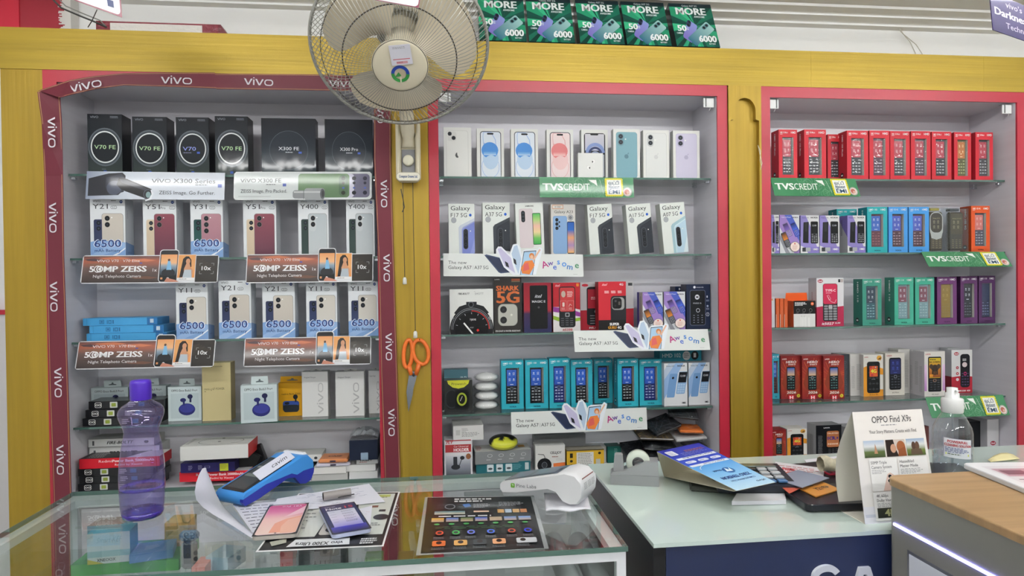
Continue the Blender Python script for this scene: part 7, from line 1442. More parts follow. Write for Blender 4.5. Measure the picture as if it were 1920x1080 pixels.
# ---- card terminals
def terminal(loc, rz, L, W, body, under, edge, screen, label, side_txt=None, tail=None, sticker=None, tilt=0):
    r = empty('card_terminal', loc, rz, label=label, cat='card terminal'); r.rotation_euler = (0, 0, rz)
    # side outline along x: low keypad end at -L/2, fat printer head at +L/2
    top = [(-.5, .020), (-.47, .026), (.20, .058), (.30, .064), (.42, .062), (.49, .048), (.5, .036)]
    bot = [(.49, .018), (.44, .003), (.36, 0), (.28, .004), (.20, .022), (.10, .026), (-.30, .006), (-.47, .002), (-.5, .010)]
    prof = [(x*L, z) for x, z in top+bot]; nb = len(prof)
    def body_mb(col, w, y0=0, zmax=None):
        mb = MB(); mb.sm = True; ys = [(-w/2, .90), (-w/2+.005, .985), (-w/2+.012, 1), (w/2-.012, 1), (w/2-.005, .985), (w/2, .90)]; vs = []
        cz = .028
        for y, s in ys:
            for x, z in prof: vs.append((x*(1-(1-s)*.12), y, cz+(z-cz)*s))
        fs = [(i*nb+j, i*nb+(j+1) % nb, (i+1)*nb+(j+1) % nb, (i+1)*nb+j) for i in range(5) for j in range(nb)]
        cc = []
        for y, s in ys:
            for x, z in prof: cc.append(lin(col))
        mb.add(vs, fs, cc); mb.sm = False; mb.add(vs[:nb], [list(range(nb))[::-1]], col); mb.add(vs[-nb:], [list(range(nb))], col); return mb
    body_mb(body, W).build('housing', M_PLAS, r)
    mb = MB(); k = lambda x: .026+(x+.47)/(.67)*.032
    x0, x1 = -.455*L, .20*L; z0, z1 = k(-.455)+.0012, k(.20)+.0012; u = Vector((x1-x0, 0, z1-z0)); n = Vector((-(z1-z0), 0, x1-x0)).normalized()
    q = [Vector((x0, -W*.40, z0)), Vector((x1, -W*.40, z1)), Vector((x1, W*.40, z1)), Vector((x0, W*.40, z0))]; mb.add(q+[v-n*.004 for v in q], [(0, 1, 2, 3), (0, 1, 5, 4), (1, 2, 6, 5), (2, 3, 7, 6), (3, 0, 4, 7)], screen)
    a = Art(100, 46, noclip=True); a.r(6, 5, 86, 36, '#3c4246' if screen != '#6a6d70' else '#8a8f96'); a.rr(40, 4, 8, 38, 1, '#77807c'); a.rr(66, 4, 6, 38, 1, '#8a8f8c'); a.o(95, 23, 2, '#0a0a0c')
    mb.art(a, q[3]+n*.0003, u, Vector((0, -W*.8, 0)), n); s_ = mb.build('screen', M_GLOSS, r)
    # coloured under-shell
    if under:
        mb = MB(); mb.sm = False; lower = [(x*L, z*.72 if z > .03 else z) for x, z in [(-.5, .016), (-.2, .030), (.16, .046), (.24, .036), (.34, .030), (.5, .040)]+bot]; nn = len(lower)
        for sy in (-1, 1):
            y = sy*(W/2+.0008); vs = [(x, y, z) for x, z in lower]+[(x, sy*(W/2-.008), z) for x, z in lower]; mb.add(vs, [list(range(nn)) if sy > 0 else list(range(nn))[::-1]]+[(i, (i+1) % nn, (i+1) % nn+nn, i+nn) for i in range(nn)], under)
        mb.build('under_shell', M_PLAS, r)
    if edge: mb = MB(); mb.cbox(.405*L, 0, .056, .10*L, W*.86, .020, edge, .006); mb.build('printer_door', M_PLAS, r)
    if side_txt:
        a = Art(100, 20, noclip=True); a.rr(2, 2, 14, 14, 3, '#6fb03a'); a.r(6, 5, 6, 2, '#e8f0e8'); a.r(9, 5, 2, 7, '#e8f0e8'); a.t(side_txt, 22, 3, 70, 11, '#7a7e82'); mb = MB(); mb.art(a, (-.36*L, -W/2*1.0-.0006, .0275), (.065, 0, .0055), (0, 0, -.013), (0, -1, 0)); mb.build('side_print', M_CARD, r)
    if tail:
        for yy in (-.020, .0, .018): a = Art(100, 60, noclip=True); a.lines(4, 6, 90, 5, 10, '#4a4c50', 3, seed=int(yy*1000)+30); mb = MB(); mb.art(a, (.496*L+.0006, yy-.009, .046), (0, .017, 0), (.002, 0, -.016), (1, 0, 0)); mb.build('label_print', M_CARD, r)
        mb = MB(); mb.box(.478*L, .482*L, -W*.36, W*.36, .0515, .0535, '#8a4a44'); mb.build('paper_slot', M_PLAS, r)
    if sticker:
        a = Art(100, 30, '#d2d4e2'); a.t(sticker, 42, 8, 44, 12, '#33343c', sh=.3); mb = MB(); mb.M = Tm(.00*L, -W*.40, .052) @ Ry(-math.atan2(.032, .67*L)) @ Rx(-.9); mb.box(-.05, .05, -.0005, .0005, -.001, .022, '#d2d4e2'); mb.art(a, (-.05, -.0008, .022), (.10, 0, 0), (0, 0, -.023), (0, -1, 0)); mb.build('paper_sticker', M_CARD, r)
    return r
A_ = PZ(408, 950, ZC); B_ = PZ(560, 905, ZC); c = (A_+B_)/2
A1 = PZ(422, 958, ZC); B1 = PZ(572, 900, ZC); d = B1-A1
terminal((A1.x+d.x/2-.004, A1.y+d.y/2+.012, ZT+.004), math.atan2(d.y, d.x), .200, .078, '#3d8ed8', '#1f2a9a', '#dfe3ea', '#1c2126', 'blue card terminal with a dark screen on the papers', sticker='cavim')
A2 = PZ(944, 935, ZC); B2 = PZ(1095, 938, ZC); d = B2-A2
A2 = PZ(955, 926, ZC); terminal((A2.x+.0925*math.cos(.62), A2.y-.0925*math.sin(.62)+.010, ZT+.008), -.62, .185, .078, '#dfe0e2', None, None, '#6a6d70', 'white card terminal with a green mark on its side, near the mint desk', side_txt='Pine Labs', tail=True)
sheet('paper_bag', [(1020, 925), (1100, 925), (1108, 955), (1024, 957)], None, 'crumpled small white bag under the white card terminal', ZT+.003, 'bag', nx=8, curl=lambda u, v: .0035*math.sin(9*u)*math.sin(7*v)+.001, th=.0025)
# ---- things on the mint desk
def P3(x, y, z=ZC): return PZ(x, y, z)
def tape():
    c = P3(1190, 905); r = empty('tape_dispenser', (c.x, c.y+.0, ZT), label='grey tape dispenser with a white tape roll on the mint desk', cat='tape dispenser'); r.rotation_euler = (0, 0, -.30)
    L, W = .105, .046; mb = MB()
    mb.prism([(-L/2, 0), (L/2, 0), (L/2, .022), (-L/2, .022)], W, '#8b8d8e'); mb.build('base', M_PLAS, r)
    mb = MB(); mb.M = Tm(0, .002, .0222); mb.prism([(-L/2+.001, 0), (L/2-.001, 0), (L/2-.002, .030), (L/2-.028, .030), (.002, .020), (-L/2+.030, .008), (-L/2+.004, .003)], W-.004, '#949697'); b = mb.build('housing', M_PLAS, r)
    mb = MB(); mb.M = Tm(-L/2+.018, .012, .027); mb.prism([(-.012, 0), (.012, 0), (.009, .034), (.006, .036), (-.006, .036), (-.009, .034)], .022, '#8f9192'); mb.build('tower', M_PLAS, r)
    mb = MB(); mb.sm = True; mb.M = Tm(.008, .014, .046) @ Matrix.Rotation(math.radians(-90), 4, 'X'); mb.lathe([(.013, 0), (.026, 0), (.026, .018), (.013, .018), (.013, 0)], 40, '#cdd6c8', cap=False); t = mb.build('tape_roll', M_PLAS, r)
    mb = MB(); mb.sm = True; mb.M = Tm(.008, .013, .046) @ Matrix.Rotation(math.radians(-90), 4, 'X'); mb.lathe([(.009, -.001), (.0128, -.001), (.0128, .02), (.009, .02), (.009, -.001)], 30, '#3a3b3e', cap=False); mb.build('roll_core', M_PLAS, t)
    for o in kids(r): o.location.y -= W/2
tape()
# folded leaflet lying on its side: blue face up, cream behind
bl, fr, fl, bk = P3(1232, 850, ZC+.075), P3(1452, 906, ZC+.035), P3(1378, 920, ZC+.012), P3(1310, 833, ZC+.075)
def leaflet():
    TL = PZ(1232, 847, ZC+.070); TR = PZ(1310, 833, ZC+.070); BR = PZ(1454, 904, ZC+.050); BL = PZ(1381, 920, ZC+.048)
    nn = (BL-TL).cross(BR-TL).normalized(); TR = TR-nn*(TR-TL).dot(nn)
    G0 = PZ(1245, 893, ZC+.001); G1 = PZ(1376, 921, ZC+.045)
    r = empty('folded_leaflet', (TL.x, TL.y, ZC), label='blue folded leaflet tipped over the calculator, printing upside down', cat='leaflet'); O = Vector((TL.x, TL.y, ZC))
    a = Art(100, 200, '#2f3fae'); a.g(0, 84, 100, 116, ['#4a98de', '#86c0ea', '#bcdcf0']); a.g(0, 0, 100, 84, ['#2c2f9c', '#3450bc'])
    def up(t, x, y, w, h, c, b=.0): a.t(t, 100-x, 200-y, w, h, c, b=b, rot=180)
    up('vivo', 8, 12, 22, 7, '#2a3a5a', .02); up('COMPLETE PROTECTION', 16, 30, 60, 5, '#24407e', .02); up('ZERO TENSION', 14, 42, 70, 10, '#24407e', .04); a.o(58, 128, 12, '#2c6aac'); a.p([(50, 132), (56, 118), (60, 128), (66, 118), (64, 134)], '#dfeef8'); up('V-Shield', 48, 74, 26, 6, '#24407e', .02)
    a.r(4, 84, 92, 8, '#e8ecf4'); a.r(20, 70, 70, 10, '#e8ecf4') if 0 else None; up('Partner Care Shield', 14, 110, 50, 4.5, '#33406a', .02)
    for x in (8, 38, 68): a.rr(x, 66, 24, 10, 5, '#dfe4f4'); a.lines(x+4, 70, 16, 1, 3, '#5a5ca8', 2)
    a.r(4, 48, 92, 9, '#e8ecf4'); up('Partner Care Process Mode', 12, 146, 70, 5, '#33406a', .02); a.lines(30, 30, 62, 3, 5, '#8a90d8', 1.6); a.lines(46, 20, 50, 2, 5, '#c8783a', 1.8); a.rr(6, 12, 18, 22, 2, '#e4e6ee'); a.lines(8, 15, 13, 6, 3, '#7a7c9a', 1.4); a.ring(70, 108, 60, 2, '#cfe6f4', ry=22, a0=180, a1=270)
    def face(A, B, C, D, art, name, col, off=Vector((0, 0, -.0006))):
        P = [v-O for v in (A, B, C, D)]; mb = MB(); mb.add(P+[p+off for p in P], [(0, 1, 2, 3), (7, 6, 5, 4), (0, 1, 5, 4), (1, 2, 6, 5), (2, 3, 7, 6), (3, 0, 4, 7)], col)
        if art:
            N = (P[3]-P[0]).cross(P[1]-P[0]).normalized(); N = N if N.z > 0 else -N; b = len(mb.v)
            for x, y, l in art.v: u, v = x/art.nw, y/art.nh; mb.v.append(tuple(P[0].lerp(P[1], u).lerp(P[3].lerp(P[2], u), v)+N*(.0001+art.eps*l)))
            mb.c.extend(art.c); mb.f += [[b+i for i in f] for f in art.f]; mb.m += [0]*len(art.f)
        mb.build(name, M_CARD, r)
    face(TL, TR, BR, BL, a, 'printed_face', '#dfdccf'); 
    T2 = G0+(TR-TL); T3 = G1+(BR-BL); face(G0, T2, T3, G1, None, 'inner_face', '#d8d2bc'); 
    E = PZ(1232, 848, ZC+.0695); E2 = E+(TR-TL); face(E, E2, T2, G0, None, 'back_flap', '#d2ccb6')
leaflet()
def calculator():
    cor = [P3(1385, 893), P3(1478, 890), P3(1500, 934), P3(1345, 934)]
    r = empty('calculator', cor[3], label='dark desk calculator with black, grey and blue keys, under the leaflet', cat='calculator'); O = cor[3]; X = (cor[2]-cor[3]); X.z = 0; L = X.length; r.rotation_euler = (0, 0, math.atan2(X.y, X.x)); D = .115
    mb = MB(); vs = [(0, 0, .006), (L, 0, .006), (L-.004, D, .030), (.004, D, .030), (.006, .004, 0), (L-.006, .004, 0), (L-.008, D-.004, .0), (.008, D-.004, .0), (.002, 0, .016), (L-.002, 0, .016)]
    mb.add(vs, [(8, 9, 2, 3), (0, 1, 9, 8), (0, 4, 5, 1), (1, 5, 6, 2), (2, 6, 7, 3), (3, 7, 4, 0), (4, 7, 6, 5), (1, 2, 9), (0, 8, 3)], '#1f242e'); mb.build('calculator_body', M_PLAS, r)
    for rr_ in range(4):
        for cc in range(6):
            c = '#16181c' if cc < 4 else '#b4b8bc'
            if rr_ == 0: c = '#3f6fa0' if cc in (1, 2, 4, 5) else c
            mb = MB(); y = .012+rr_*.019; mb.cbox(.016+cc*(L-.03)/6+.008, y+.006, .0175+y*.14+.002, (L-.03)/6-.004, .013, .005, c, .001); mb.build('key', M_PLAS, r)
    mb = MB(); mb.cbox(L/2, D-.020, .031, L*.8, .022, .004, '#55605a', .001); mb.build('display', M_GLOSS, r)
    return r
calc = calculator(); calc.location.z = ZT+.0085
sheet('notepad', [(1385, 920), (1470, 918), (1474, 938), (1372, 940)], None, 'white notepad lying under the calculator', ZT+.0082, 'notepad', th=.0078)
p = P3(1335, 921); mb = MB(); mb.cbox(0, 0, .006, .085, .050, .011, '#43463f', .004); o = mb.build('phone_case', M_GLOSS, label='dark see-through phone case under the leaflet on the mint desk', cat='phone case'); o.location = (p.x, p.y+.010, ZT); o.rotation_euler = (0, 0, -.35)
# black mat and things on it
def outline_slab(name, pts, z0, th, col, label, cat, m=None, art=None, parent=None):
    P = [PZ(x, y, z0+th) for x, y in pts]; c = sum(P, Vector())/len(P); n = len(P); mb = MB(); mb.add([p-c for p in P]+[p-c-Vector((0, 0, th)) for p in P], [list(range(n))[::-1], list(range(n, 2*n))]+[(i, (i+1) % n, (i+1) % n+n, i+n) for i in range(n)], col)
    if art:
        Q = [q-c for q in P[:4]]
        b = len(mb.v)
        for x, y, l in art.v: u, v = x/art.nw, y/art.nh; mb.v.append(tuple(Q[0].lerp(Q[1], u).lerp(Q[3].lerp(Q[2], u), v)+Vector((0, 0, .0001+art.eps*l))))
        mb.c.extend(art.c); mb.f += [[b+i for i in f] for f in art.f]; mb.m += [0]*len(art.f)
    o = mb.build(name, m or M_CARD, parent, label=label, cat=cat); o.location = c; return o
outline_slab('desk_mat', [(1400, 876), (1560, 864), (1790, 868), (1860, 900), (1640, 925), (1500, 905)], ZT, .003, '#15171b', 'black desk mat under the cards and papers', 'mat', M_PLAS)
rslab([P3(1455, 905, ZC+.02), P3(1575, 903, ZC+.02), P3(1640, 940, ZC+.02), P3(1515, 944, ZC+.02)], .013, .01, '#12151c', '#10131c', None, 'phone_tray', 'black glossy tray holding the orange phone under the grey card', 'tray', z0=ZT+.0036, rr=.012)
a = Art(100, 60, '#d8943f'); a.t('vivo', 30, 16, 20, 8, '#3a2c20', b=.02, sh=.2); a.t('Y21', 34, 32, 24, 12, '#3a2c20', b=.05); a.rr(62, 30, 22, 11, 5, '#5a4a3a'); a.t('5G', 68, 32, 10, 7, '#d8943f', b=.02)
outline_slab('phone_card', [(1478, 905), (1540, 902), (1575, 917), (1530, 931)], ZT+.0175, .002, '#d8943f', 'orange phone card lettered in black, beside the grey card', 'card', M_GLOSS, art=a)
outline_slab('loose_card', [(1438, 890), (1490, 883), (1520, 905), (1480, 925)], ZT+.020, .001, '#c8604c', 'red-orange card slipped under the grey card', 'card')
outline_slab('loose_card', [(1447, 895), (1496, 881), (1555, 896), (1504, 914)], ZT+.026, .0012, '#8f98ac', 'blue-grey card lying on top of the loose papers', 'card', M_GLOSS)
a = Art(100, 30, '#e2e0e4'); a.lines(8, 8, 84, 4, 5, '#b84a54', 1.6); a.t('SUPREME', 8, 14, 34, 7, '#b83240', b=.04)
sheet('receipt', [(1454, 866), (1546, 878), (1544, 894), (1450, 886)], a, 'white receipt with red print on the black mat', ZT+.010, 'receipt')
sheet('paper_strip', [(1508, 862), (1590, 853), (1592, 858), (1512, 867)], None, 'long thin white strip at the back edge of the mint desk', ZT+.0036, 'paper')
sheet('leaflet', [(1360, 858), (1395, 870), (1426, 876), (1370, 884)], None, 'cream paper corner showing past the blue leaflet', ZT+.004, 'paper', thick_col='#e2dfd0')
# red scissors
r = empty('scissors', P3(1575, 884), label='red handled scissors partly behind the tent card', cat='scissors'); S0 = P3(1575, 884)
for pts in ([(1540, 878), (1556, 882), (1566, 889), (1556, 890), (1542, 884)], [(1566, 886), (1570, 880), (1585, 877), (1590, 882), (1584, 889), (1572, 890)]):
    mb = MB(); mb.sm = True; mb.tube([PZ(x, y, ZC+.008)-S0 for x, y in pts], .0028, '#c8304a', 8, closed=True); mb.build('loop_handle', M_PLAS, r)
mb = MB(); mb.tube([PZ(1590, 880, ZC+.008)-S0, PZ(1640, 868, ZC+.006)-S0], [.003, .001], '#a8acb2', 6); mb.build('scissor_blade', M_PLAS, r)
# cloth
mb = MB(); mb.sm = True; c = P3(1566, 898); vs = []; nx, ny = 16, 8
for i in range(nx+1):
    for j in range(ny+1): u, v = i/nx, j/ny; vs.append((-.035+.07*u, .016*math.cos(v*6.28)*(1+.2*math.sin(7*u)), .018+.014*math.sin(v*6.28)*(1+.25*math.sin(5*u+1))+.003*math.sin(11*u)))
mb.add(vs, [(i*(ny+1)+j, i*(ny+1)+j+1, (i+1)*(ny+1)+j+1, (i+1)*(ny+1)+j) for i in range(nx) for j in range(ny)], '#c9c2aa'); a = Art(100, 30, noclip=True); o = mb.build('cloth_strap', mat('cream_cloth', '#c4bca4', .9, noise=((90, 90, 90), .2)), label='folded cream cloth strap peeking out beside the tent card', cat='cloth'); o.location = (c.x, c.y, ZT+.016)
# ---- tent card
def tent():
    TL = PZ(1598, 773, ZC+.205); zt = TL.z
    B0 = P3(1622, 983); B1 = B0+Vector((.150, .006, 0)); K0 = P3(1576, 958); K1 = K0+Vector((.150, .006, 0))
    # ridge height found where the sight line passes over the middle of the base
    mid = (B0+K0)/2; d = ray(1598, 773); T0 = CAMP+d*((mid.y+.004-CAMP.y)/d.y); T1 = T0+Vector((.146, .006, 0))
    r = empty('tent_card', mid, label='white tent card with phone pictures standing on the mint desk', cat='tent card'); O = mid
    a = Art(100, 150, '#e9e6e3'); a.r(0, 128, 100, 22, '#e4e4ec'); a.r(2, 138, 96, 4, '#c8ccda'); a.t('OPPO Find X9s', 26, 7, 56, 9, '#33343a'); a.lines(38, 19, 36, 1, 2, '#9a9a9e', 1.2); a.t('Your Story Matters. Create with Find.', 20, 26, 68, 4.6, '#4a4a50')
    a.g(10, 40, 29, 23, ['#a8bcd4', '#d8dce0', '#5a6a3a', '#3c4a2c']); a.p([(26, 44), (29, 58), (24, 58)], '#b88a6a'); a.rr(40.5, 40, 28, 23, 1.5, '#cfc4bc'); a.p([(41, 40), (52, 40), (54, 52), (58, 63), (41, 63)], '#241815'); a.o(51, 52, 4, '#c89a80', 6); a.o(62, 50, 6, '#9a5a34', 8); a.p([(58, 54), (68, 50), (69, 63), (57, 63)], '#8a4e2c'); a.g(70, 40, 26, 23, ['#8fa8c8', '#d8dcdc', '#6a7a3c', '#4a5a2c']); a.o(80, 50, 3, '#4a3428', 6); a.o(85, 50, 3, '#5a4030', 6); a.p([(76, 54), (90, 54), (92, 62), (75, 62)], '#5a4a3a')
    a.rr(15, 65, 38, 43, 1.5, '#f0efee'); a.rr(55, 65, 41, 43, 1.5, '#f0efee'); a.rr(15, 109, 38, 38, 1.5, '#f0efee')
    a.t('50MP Triple', 17, 68, 22, 4, '#44444a'); a.t('Camera System', 17, 74, 28, 4, '#44444a'); a.lines(17, 80, 20, 3, 2, '#9a9a9e', .7)
    a.p([(30, 108), (38, 86), (42, 84), (53, 92), (53, 108)], '#dcc0b4'); a.p([(36, 96), (40, 86), (50, 91), (46, 102)], '#e8d2c8')
    for x, y in ((41, 89), (46, 93), (40, 95)): a.o(x, y, 2.4, '#1c1c20')
    a.t('Hasselblad', 57, 68, 20, 4, '#44444a'); a.t('Master Mode', 57, 74, 25, 4, '#44444a'); a.lines(57, 80, 32, 4, 2, '#9a9a9e', .7); a.g(58, 90, 34, 18, ['#2a2422', '#6a5444'])
    a.t('4K 60fps', 19, 112, 16, 3.8, '#44444a'); a.t('Dolby Vision', 19, 118, 22, 3.8, '#44444a'); a.lines(19, 124, 30, 3, 2, '#9a9a9e', .7); a.g(18, 130, 34, 13, ['#3a3c34', '#2a2c28']); a.t('4K', 28, 132, 16, 9, '#a8a87a', b=.04)
    def grid(A, B, C, D, bow, name, col, art=None, n=10):
        """A B top, D C bottom; bow = sideways bulge"""
        def q(u, v): p = A.lerp(B, u).lerp(D.lerp(C, u), v); return p-O+bow*math.sin(v*math.pi)
        mb = MB(); mb.sm = True; vs = [q(i, j/n) for i in (0, 1) for j in range(n+1)]; k = n+1; fs = [(j, j+1, k+j+1, k+j) for j in range(n)]; mb.add(vs, fs, col); e = Vector((0, .0006, 0)); mb.add([v+e for v in vs], [f[::-1] for f in fs], col); mb.sm = False
        if art:
            b = len(mb.v)
            for x, y, l in art.v: mb.v.append(tuple(q(x/art.nw, y/art.nh)-Vector((0, .0001+art.eps*l, 0))))
            mb.c.extend(art.c); mb.f += [[b+i for i in f] for f in art.f]; mb.m += [0]*len(art.f)
        return mb.build(name, M_CARD, r)
    # subdivide the printed background so it follows the bow
    bgs = Art(100, 150)
    for k in range(15): bgs.r(0, k*10, 100, 10, '#e9e6e3'); bgs.l = 1
    bgs.l = 3; n0 = len(bgs.v)
    for (x, y, l), c in zip(a.v[4:], a.c[4:]): bgs.v.append((x, y, l+8)); bgs.c.append(c)
    bgs.f += [[i-4+n0 for i in f] for f in a.f[1:]]
    grid(T0, T1, B1, B0, Vector((0, 0, 0)), 'front_panel', '#e9e6e3', bgs); grid(T0, T1, K1, K0, Vector((-.010, .016, 0)), 'rear_panel', '#e0dcd0'); 
    up = Vector((0, 0, .0012)); mb = MB(); mb.add([K0-O+up, K1-O+up, B1-O+up, B0-O+up, K0-O, K1-O, B1-O, B0-O], [(0, 1, 2, 3), (7, 6, 5, 4), (0, 3, 7, 4), (2, 3, 7, 6)], '#e4e0d4'); mb.build('base_panel', M_CARD, r)
tent()
mb = MB(); mb.sm = True; q0 = PY(1421, 285, -.022); mb.tube([PY(x, y, -.022)-q0 for x, y in ((1421, 272), (1424, 285), (1427, 298), (1429, 306), (1426, 318))], .0009, '#e4e0d4', 5); mb.tube([PY(x, y, -.0215)-q0 for x, y in ((1421, 272), (1426, 283), (1425, 300), (1428, 312))], .0008, '#e4e0d4', 5)
o = mb.build('loose_thread', M_PLAS, label='white thread stuck to the arched gold post edge', cat='thread'); o.location = q0
# ---- spray bottle
def spray():
    c = P3(1786, 905); zc = ZC; R = (PZ(1820, 905, ZC).x-PZ(1752, 905, ZC).x)/2; k = lambda y: PY(1786, y, c.y).z-ZC
    r = empty('spray_bottle', (c.x, c.y, ZT), label='clear spray bottle with a white pump cap behind the tent card', cat='bottle')
    mb = MB(); mb.sm = True; mb.lathe([(R*.8, .002), (R*.96, .006), (R, .02), (R, k(810)), (R*.94, k(800)), (R*.72, k(785)), (R*.5, k(773)), (R*.38, k(766)), (R*.38, k(760))], 40, '#ffffff', cap=False); mb.build('bottle_body', glassy('clear_bottle', tint='#f4f6f8', refl=.09, rough=.01, body='#e8ecf2', bodyamt=.05), r)
    mb = MB(); mb.sm = True; mb.lathe([(0, .004), (R*.93, .008), (R*.95, k(850))], 36, '#ffffff', cap=False); mb.lathe([(0, k(850)), (R*.95, k(850))], 36, '#ffffff', cap=False); mb.build('liquid', glassy('cleaning_liquid', tint='#f0f2f8', refl=.07), r)
    mb = MB(); mb.sm = True; mb.lathe([(R*.52, k(773)), (R*.56, k(771)), (R*.56, k(748)), (R*.50, k(746)), (R*.36, k(745)), (R*.35, k(737)), (R*.28, k(736)), (R*.28, k(727)), (0, k(726))], 40, '#ffffff', flute=lambda a, z: 1+(.012*math.sin(40*a) if z < k(748) else 0), cap=False); mb.build('pump_cap', M_WHT, r)
    mb = MB(); mb.cbox(0, -R*.30, k(731.5), .006, .010, .004, '#f4f4f2', .001); mb.build('nozzle', M_WHT, r)
    mb = MB(); mb.tube([(0, 0, k(760)), (-.003, -.006, k(820)), (-.012, -.012, .02)], .0022, '#c8ccce', 10); mb.build('dip_tube', M_CLEAR, r)
    a = Art(100, 70, '#e2e4ea'); a.box(1, 1, 98, 68, 1.2, '#8a7a9a'); a.t('POWERFULL', 14, 6, 68, 9, '#b83038', b=.03); a.t('CLEANING SOLUTION', 4, 19, 92, 9, '#b83038', b=.03)
    for i in range(4): a.lines(6, 33+5*i, 88, 1, 3, '#3a4a8a', 2, seed=i+4)
    a.r(8, 53, 78, 7, '#d8dc6a'); a.lines(14, 55, 66, 1, 3, '#4a5a3a', 2.6)
    # wrapped label
    mb = MB(); b = []; Rl = R+.0006; n = 10; z1, z0 = k(815), k(850); A0, A1 = math.radians(205), math.radians(288); pt = lambda u, v, e=0: ((Rl+e)*math.cos(A0+(A1-A0)*u), (Rl+e)*math.sin(A0+(A1-A0)*u), z1+(z0-z1)*v-.004*u)
    for i in range(n): mb.add([pt(i/n, 0), pt((i+1)/n, 0), pt((i+1)/n, 1), pt(i/n, 1)], [(0, 1, 2, 3)], '#e2e4ea')
    q = len(mb.v)
    for x, y, l in a.v[4:]: mb.v.append(pt(x/100, y/70, .0004+l*.00004))
    mb.c.extend(a.c[4:]); mb.f += [[i-4+q for i in f] for f in a.f[1:]]; mb.m += [0]*(len(a.f)-1); mb.build('bottle_label', M_CARD, r)
spray()
sheet('yellow_note', [(1852, 862), (1900, 852), (1912, 860), (1858, 866)], None, 'pale yellow paper scrap at the back of the mint desk', ZT+.004, 'paper', nx=4, curl=lambda u, v: .010*u*(1-u)*4*(1-v), thick_col='#e6dca8')
# ---- hanging cards and things on the ledge
def hang_card(name, cor, Y, art, label, string=None, tilt=.02, m=None, col='#e8e6e4'):
    P = [PY(x, y, Y+dy) for (x, y), dy in zip(cor, (0, tilt, tilt, 0))]; c = P[0].copy(); r = empty(name, c, label=label, cat='hanging sign'); mb = MB(); Q = [p-c for p in P]; e = Vector((0, .002, 0)); mb.add(Q+[q+e for q in Q], [(0, 3, 2, 1), (4, 5, 6, 7), (0, 1, 5, 4), (1, 2, 6, 5), (2, 3, 7, 6), (3, 0, 4, 7)], col)
    b = len(mb.v)
    for x, y, l in art.v: u, v = x/art.nw, y/art.nh; mb.v.append(tuple(Q[0].lerp(Q[1], u).lerp(Q[3].lerp(Q[2], u), v)-Vector((0, .0001+art.eps*l*2, 0))))
    mb.c.extend(art.c); mb.f += [[b+i for i in f] for f in art.f]; mb.m += [0]*len(art.f); mb.build('sign_board', M_GLOSS, r)
    if string:
        mb = MB()
        for u in string: t = Q[0].lerp(Q[1], u); top = Vector((t.x, t.y, CEIL-c.z)); mb.tube([t, top], .0006, '#d8d8d8', 4)
        mb.build('hanging_thread', M_PLAS, r)
    return r
a = Art(100, 70, '#8a4a5a'); a.rr(2, 2, 96, 66, 6, '#e4e4e6'); a.t('Elite', 44, 30, 34, 12, '#33363c'); a.lines(50, 50, 26, 1, 2, '#6a6e74', 2); a.r(80, 52, 9, 9, '#2c3a6a')
hang_card('hanging_sign', [(60, -98), (222, -70), (229, 33), (104, -12)], -.42, a, 'white hanging sign with maroon border over the end post', (.2, .8), .0)
a = Art(100, 70, '#8a4a5a'); a.rr(2, 2, 96, 66, 8, '#e4e4e6'); a.lines(60, 46, 30, 1, 2, '#33363c', 5)
hang_card('hanging_sign', [(610, -62), (795, -40), (785, 15), (690, -2)], -.74, a, 'white hanging sign with maroon border crossing the fan cage top', (.3, .8), .0)
a = Art(100, 60, '#281858'); a.g(0, 0, 100, 60, ['#2c1c62', '#241654']); a.t("vivo's First", 22, 7, 46, 9, '#c8c0dc', b=.005); a.t('Darkness Glow', 5, 22, 86, 11, '#dcd6ea', b=.03); a.t('Technology', 20, 41, 48, 9, '#c8c0dc', b=.005)
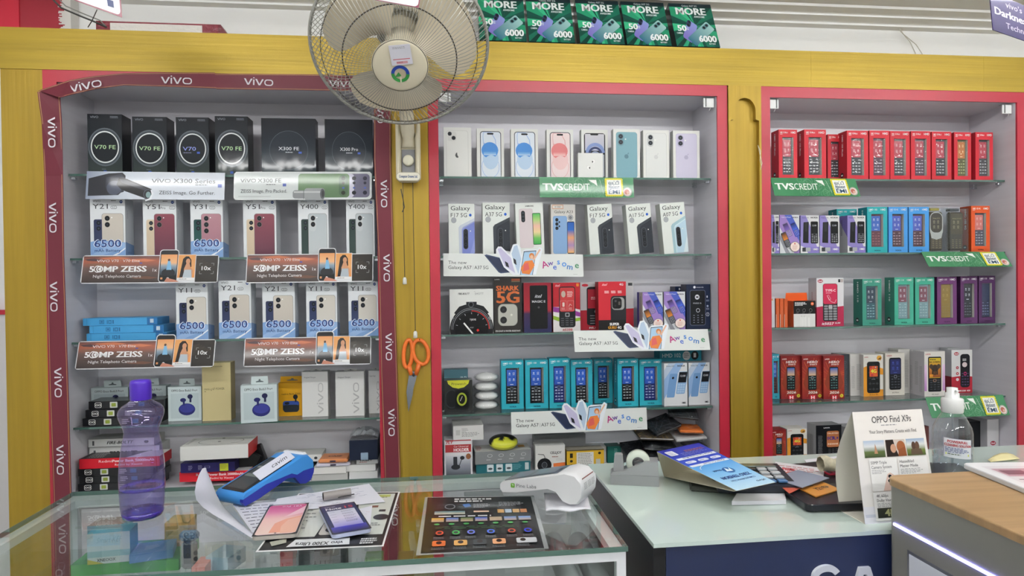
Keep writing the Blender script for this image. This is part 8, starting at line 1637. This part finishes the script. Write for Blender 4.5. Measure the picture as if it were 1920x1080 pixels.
hang_card('hanging_sign', [(1855, -18), (1985, 38), (1990, 100), (1862, 56)], -.70, a, 'purple hanging sign with pale lettering above the far cabinet', (.1, .9), .0, col='#2c1c60')
# red flat box and padded sheet lying on ledge, cable
p0, p1 = PY(180, 50, .02), PY(428, 60, .02); W = p1.x-p0.x
mb = MB(); mb.box(0, W-.03, .0, .05, .003, .036, '#7a1c2c', {'T': '#8a2234'}); mb.box(.04, W*.80, -.001, .0, .006, .031, '#d6d2cc'); mb.prism([(W-.03, .003), (W, .003), (W-.022, .036), (W-.03, .036)], .05, '#6a1826'); mb.box(0, W, 0, .05, 0, .003, '#3a2c2c')
o = mb.build('sign_box', mat('wrapped_board', attr=True, rough=.3, bump=((90, 90, 90), .5, .003)), label='flat dark red box with white padding along its front, on the gold ledge', cat='box'); o.location = (p0.x, .02, 2.2035)
mb = MB(); pts = [PY(92, -8, -.05), PY(115, 15, -.03), PY(150, 30, 0), PY(180, 42, .015), PY(200, 51, .018)]; q0 = pts[0]
mb.sm = True; mb.tube([p-q0 for p in pts], .0026, '#3a3a38', 7); mb.tube([p-q0+Vector((.012, 0, .006)) for p in pts[:-1]]+[pts[-1]-q0], .0018, '#8a8a84', 6); mb.tube([PY(182, 18, -.02)-q0, PY(172, 40, 0)-q0, PY(165, 51, .012)-q0], .0014, '#3a3430', 6)
o = mb.build('electric_cable', M_PLAS, label='dark twisted cable coming down onto the ledge beside the hanging sign', cat='cable'); o.location = q0
mb = MB(); mb.sm = True; q0 = PY(1678, 42, .285)
for pts in ([(1678, 42), (1690, 60), (1706, 78), (1716, 99), (1720, 112)], [(1679, 42), (1694, 64), (1718, 84), (1729, 101), (1734, 114)]): mb.tube([PY(x, y, .285-.004*k)-q0 for k, (x, y) in enumerate(pts)], .0016, '#b8b4a8', 6)
mb.cbox(0, -.002, .001, .010, .008, .012, '#4a4640', .003)
o = mb.build('electric_cable', M_PLAS, label='thin grey twin wire hanging from the cornice down the white wall', cat='cable'); o.location = q0
bpy.context.view_layer.update()
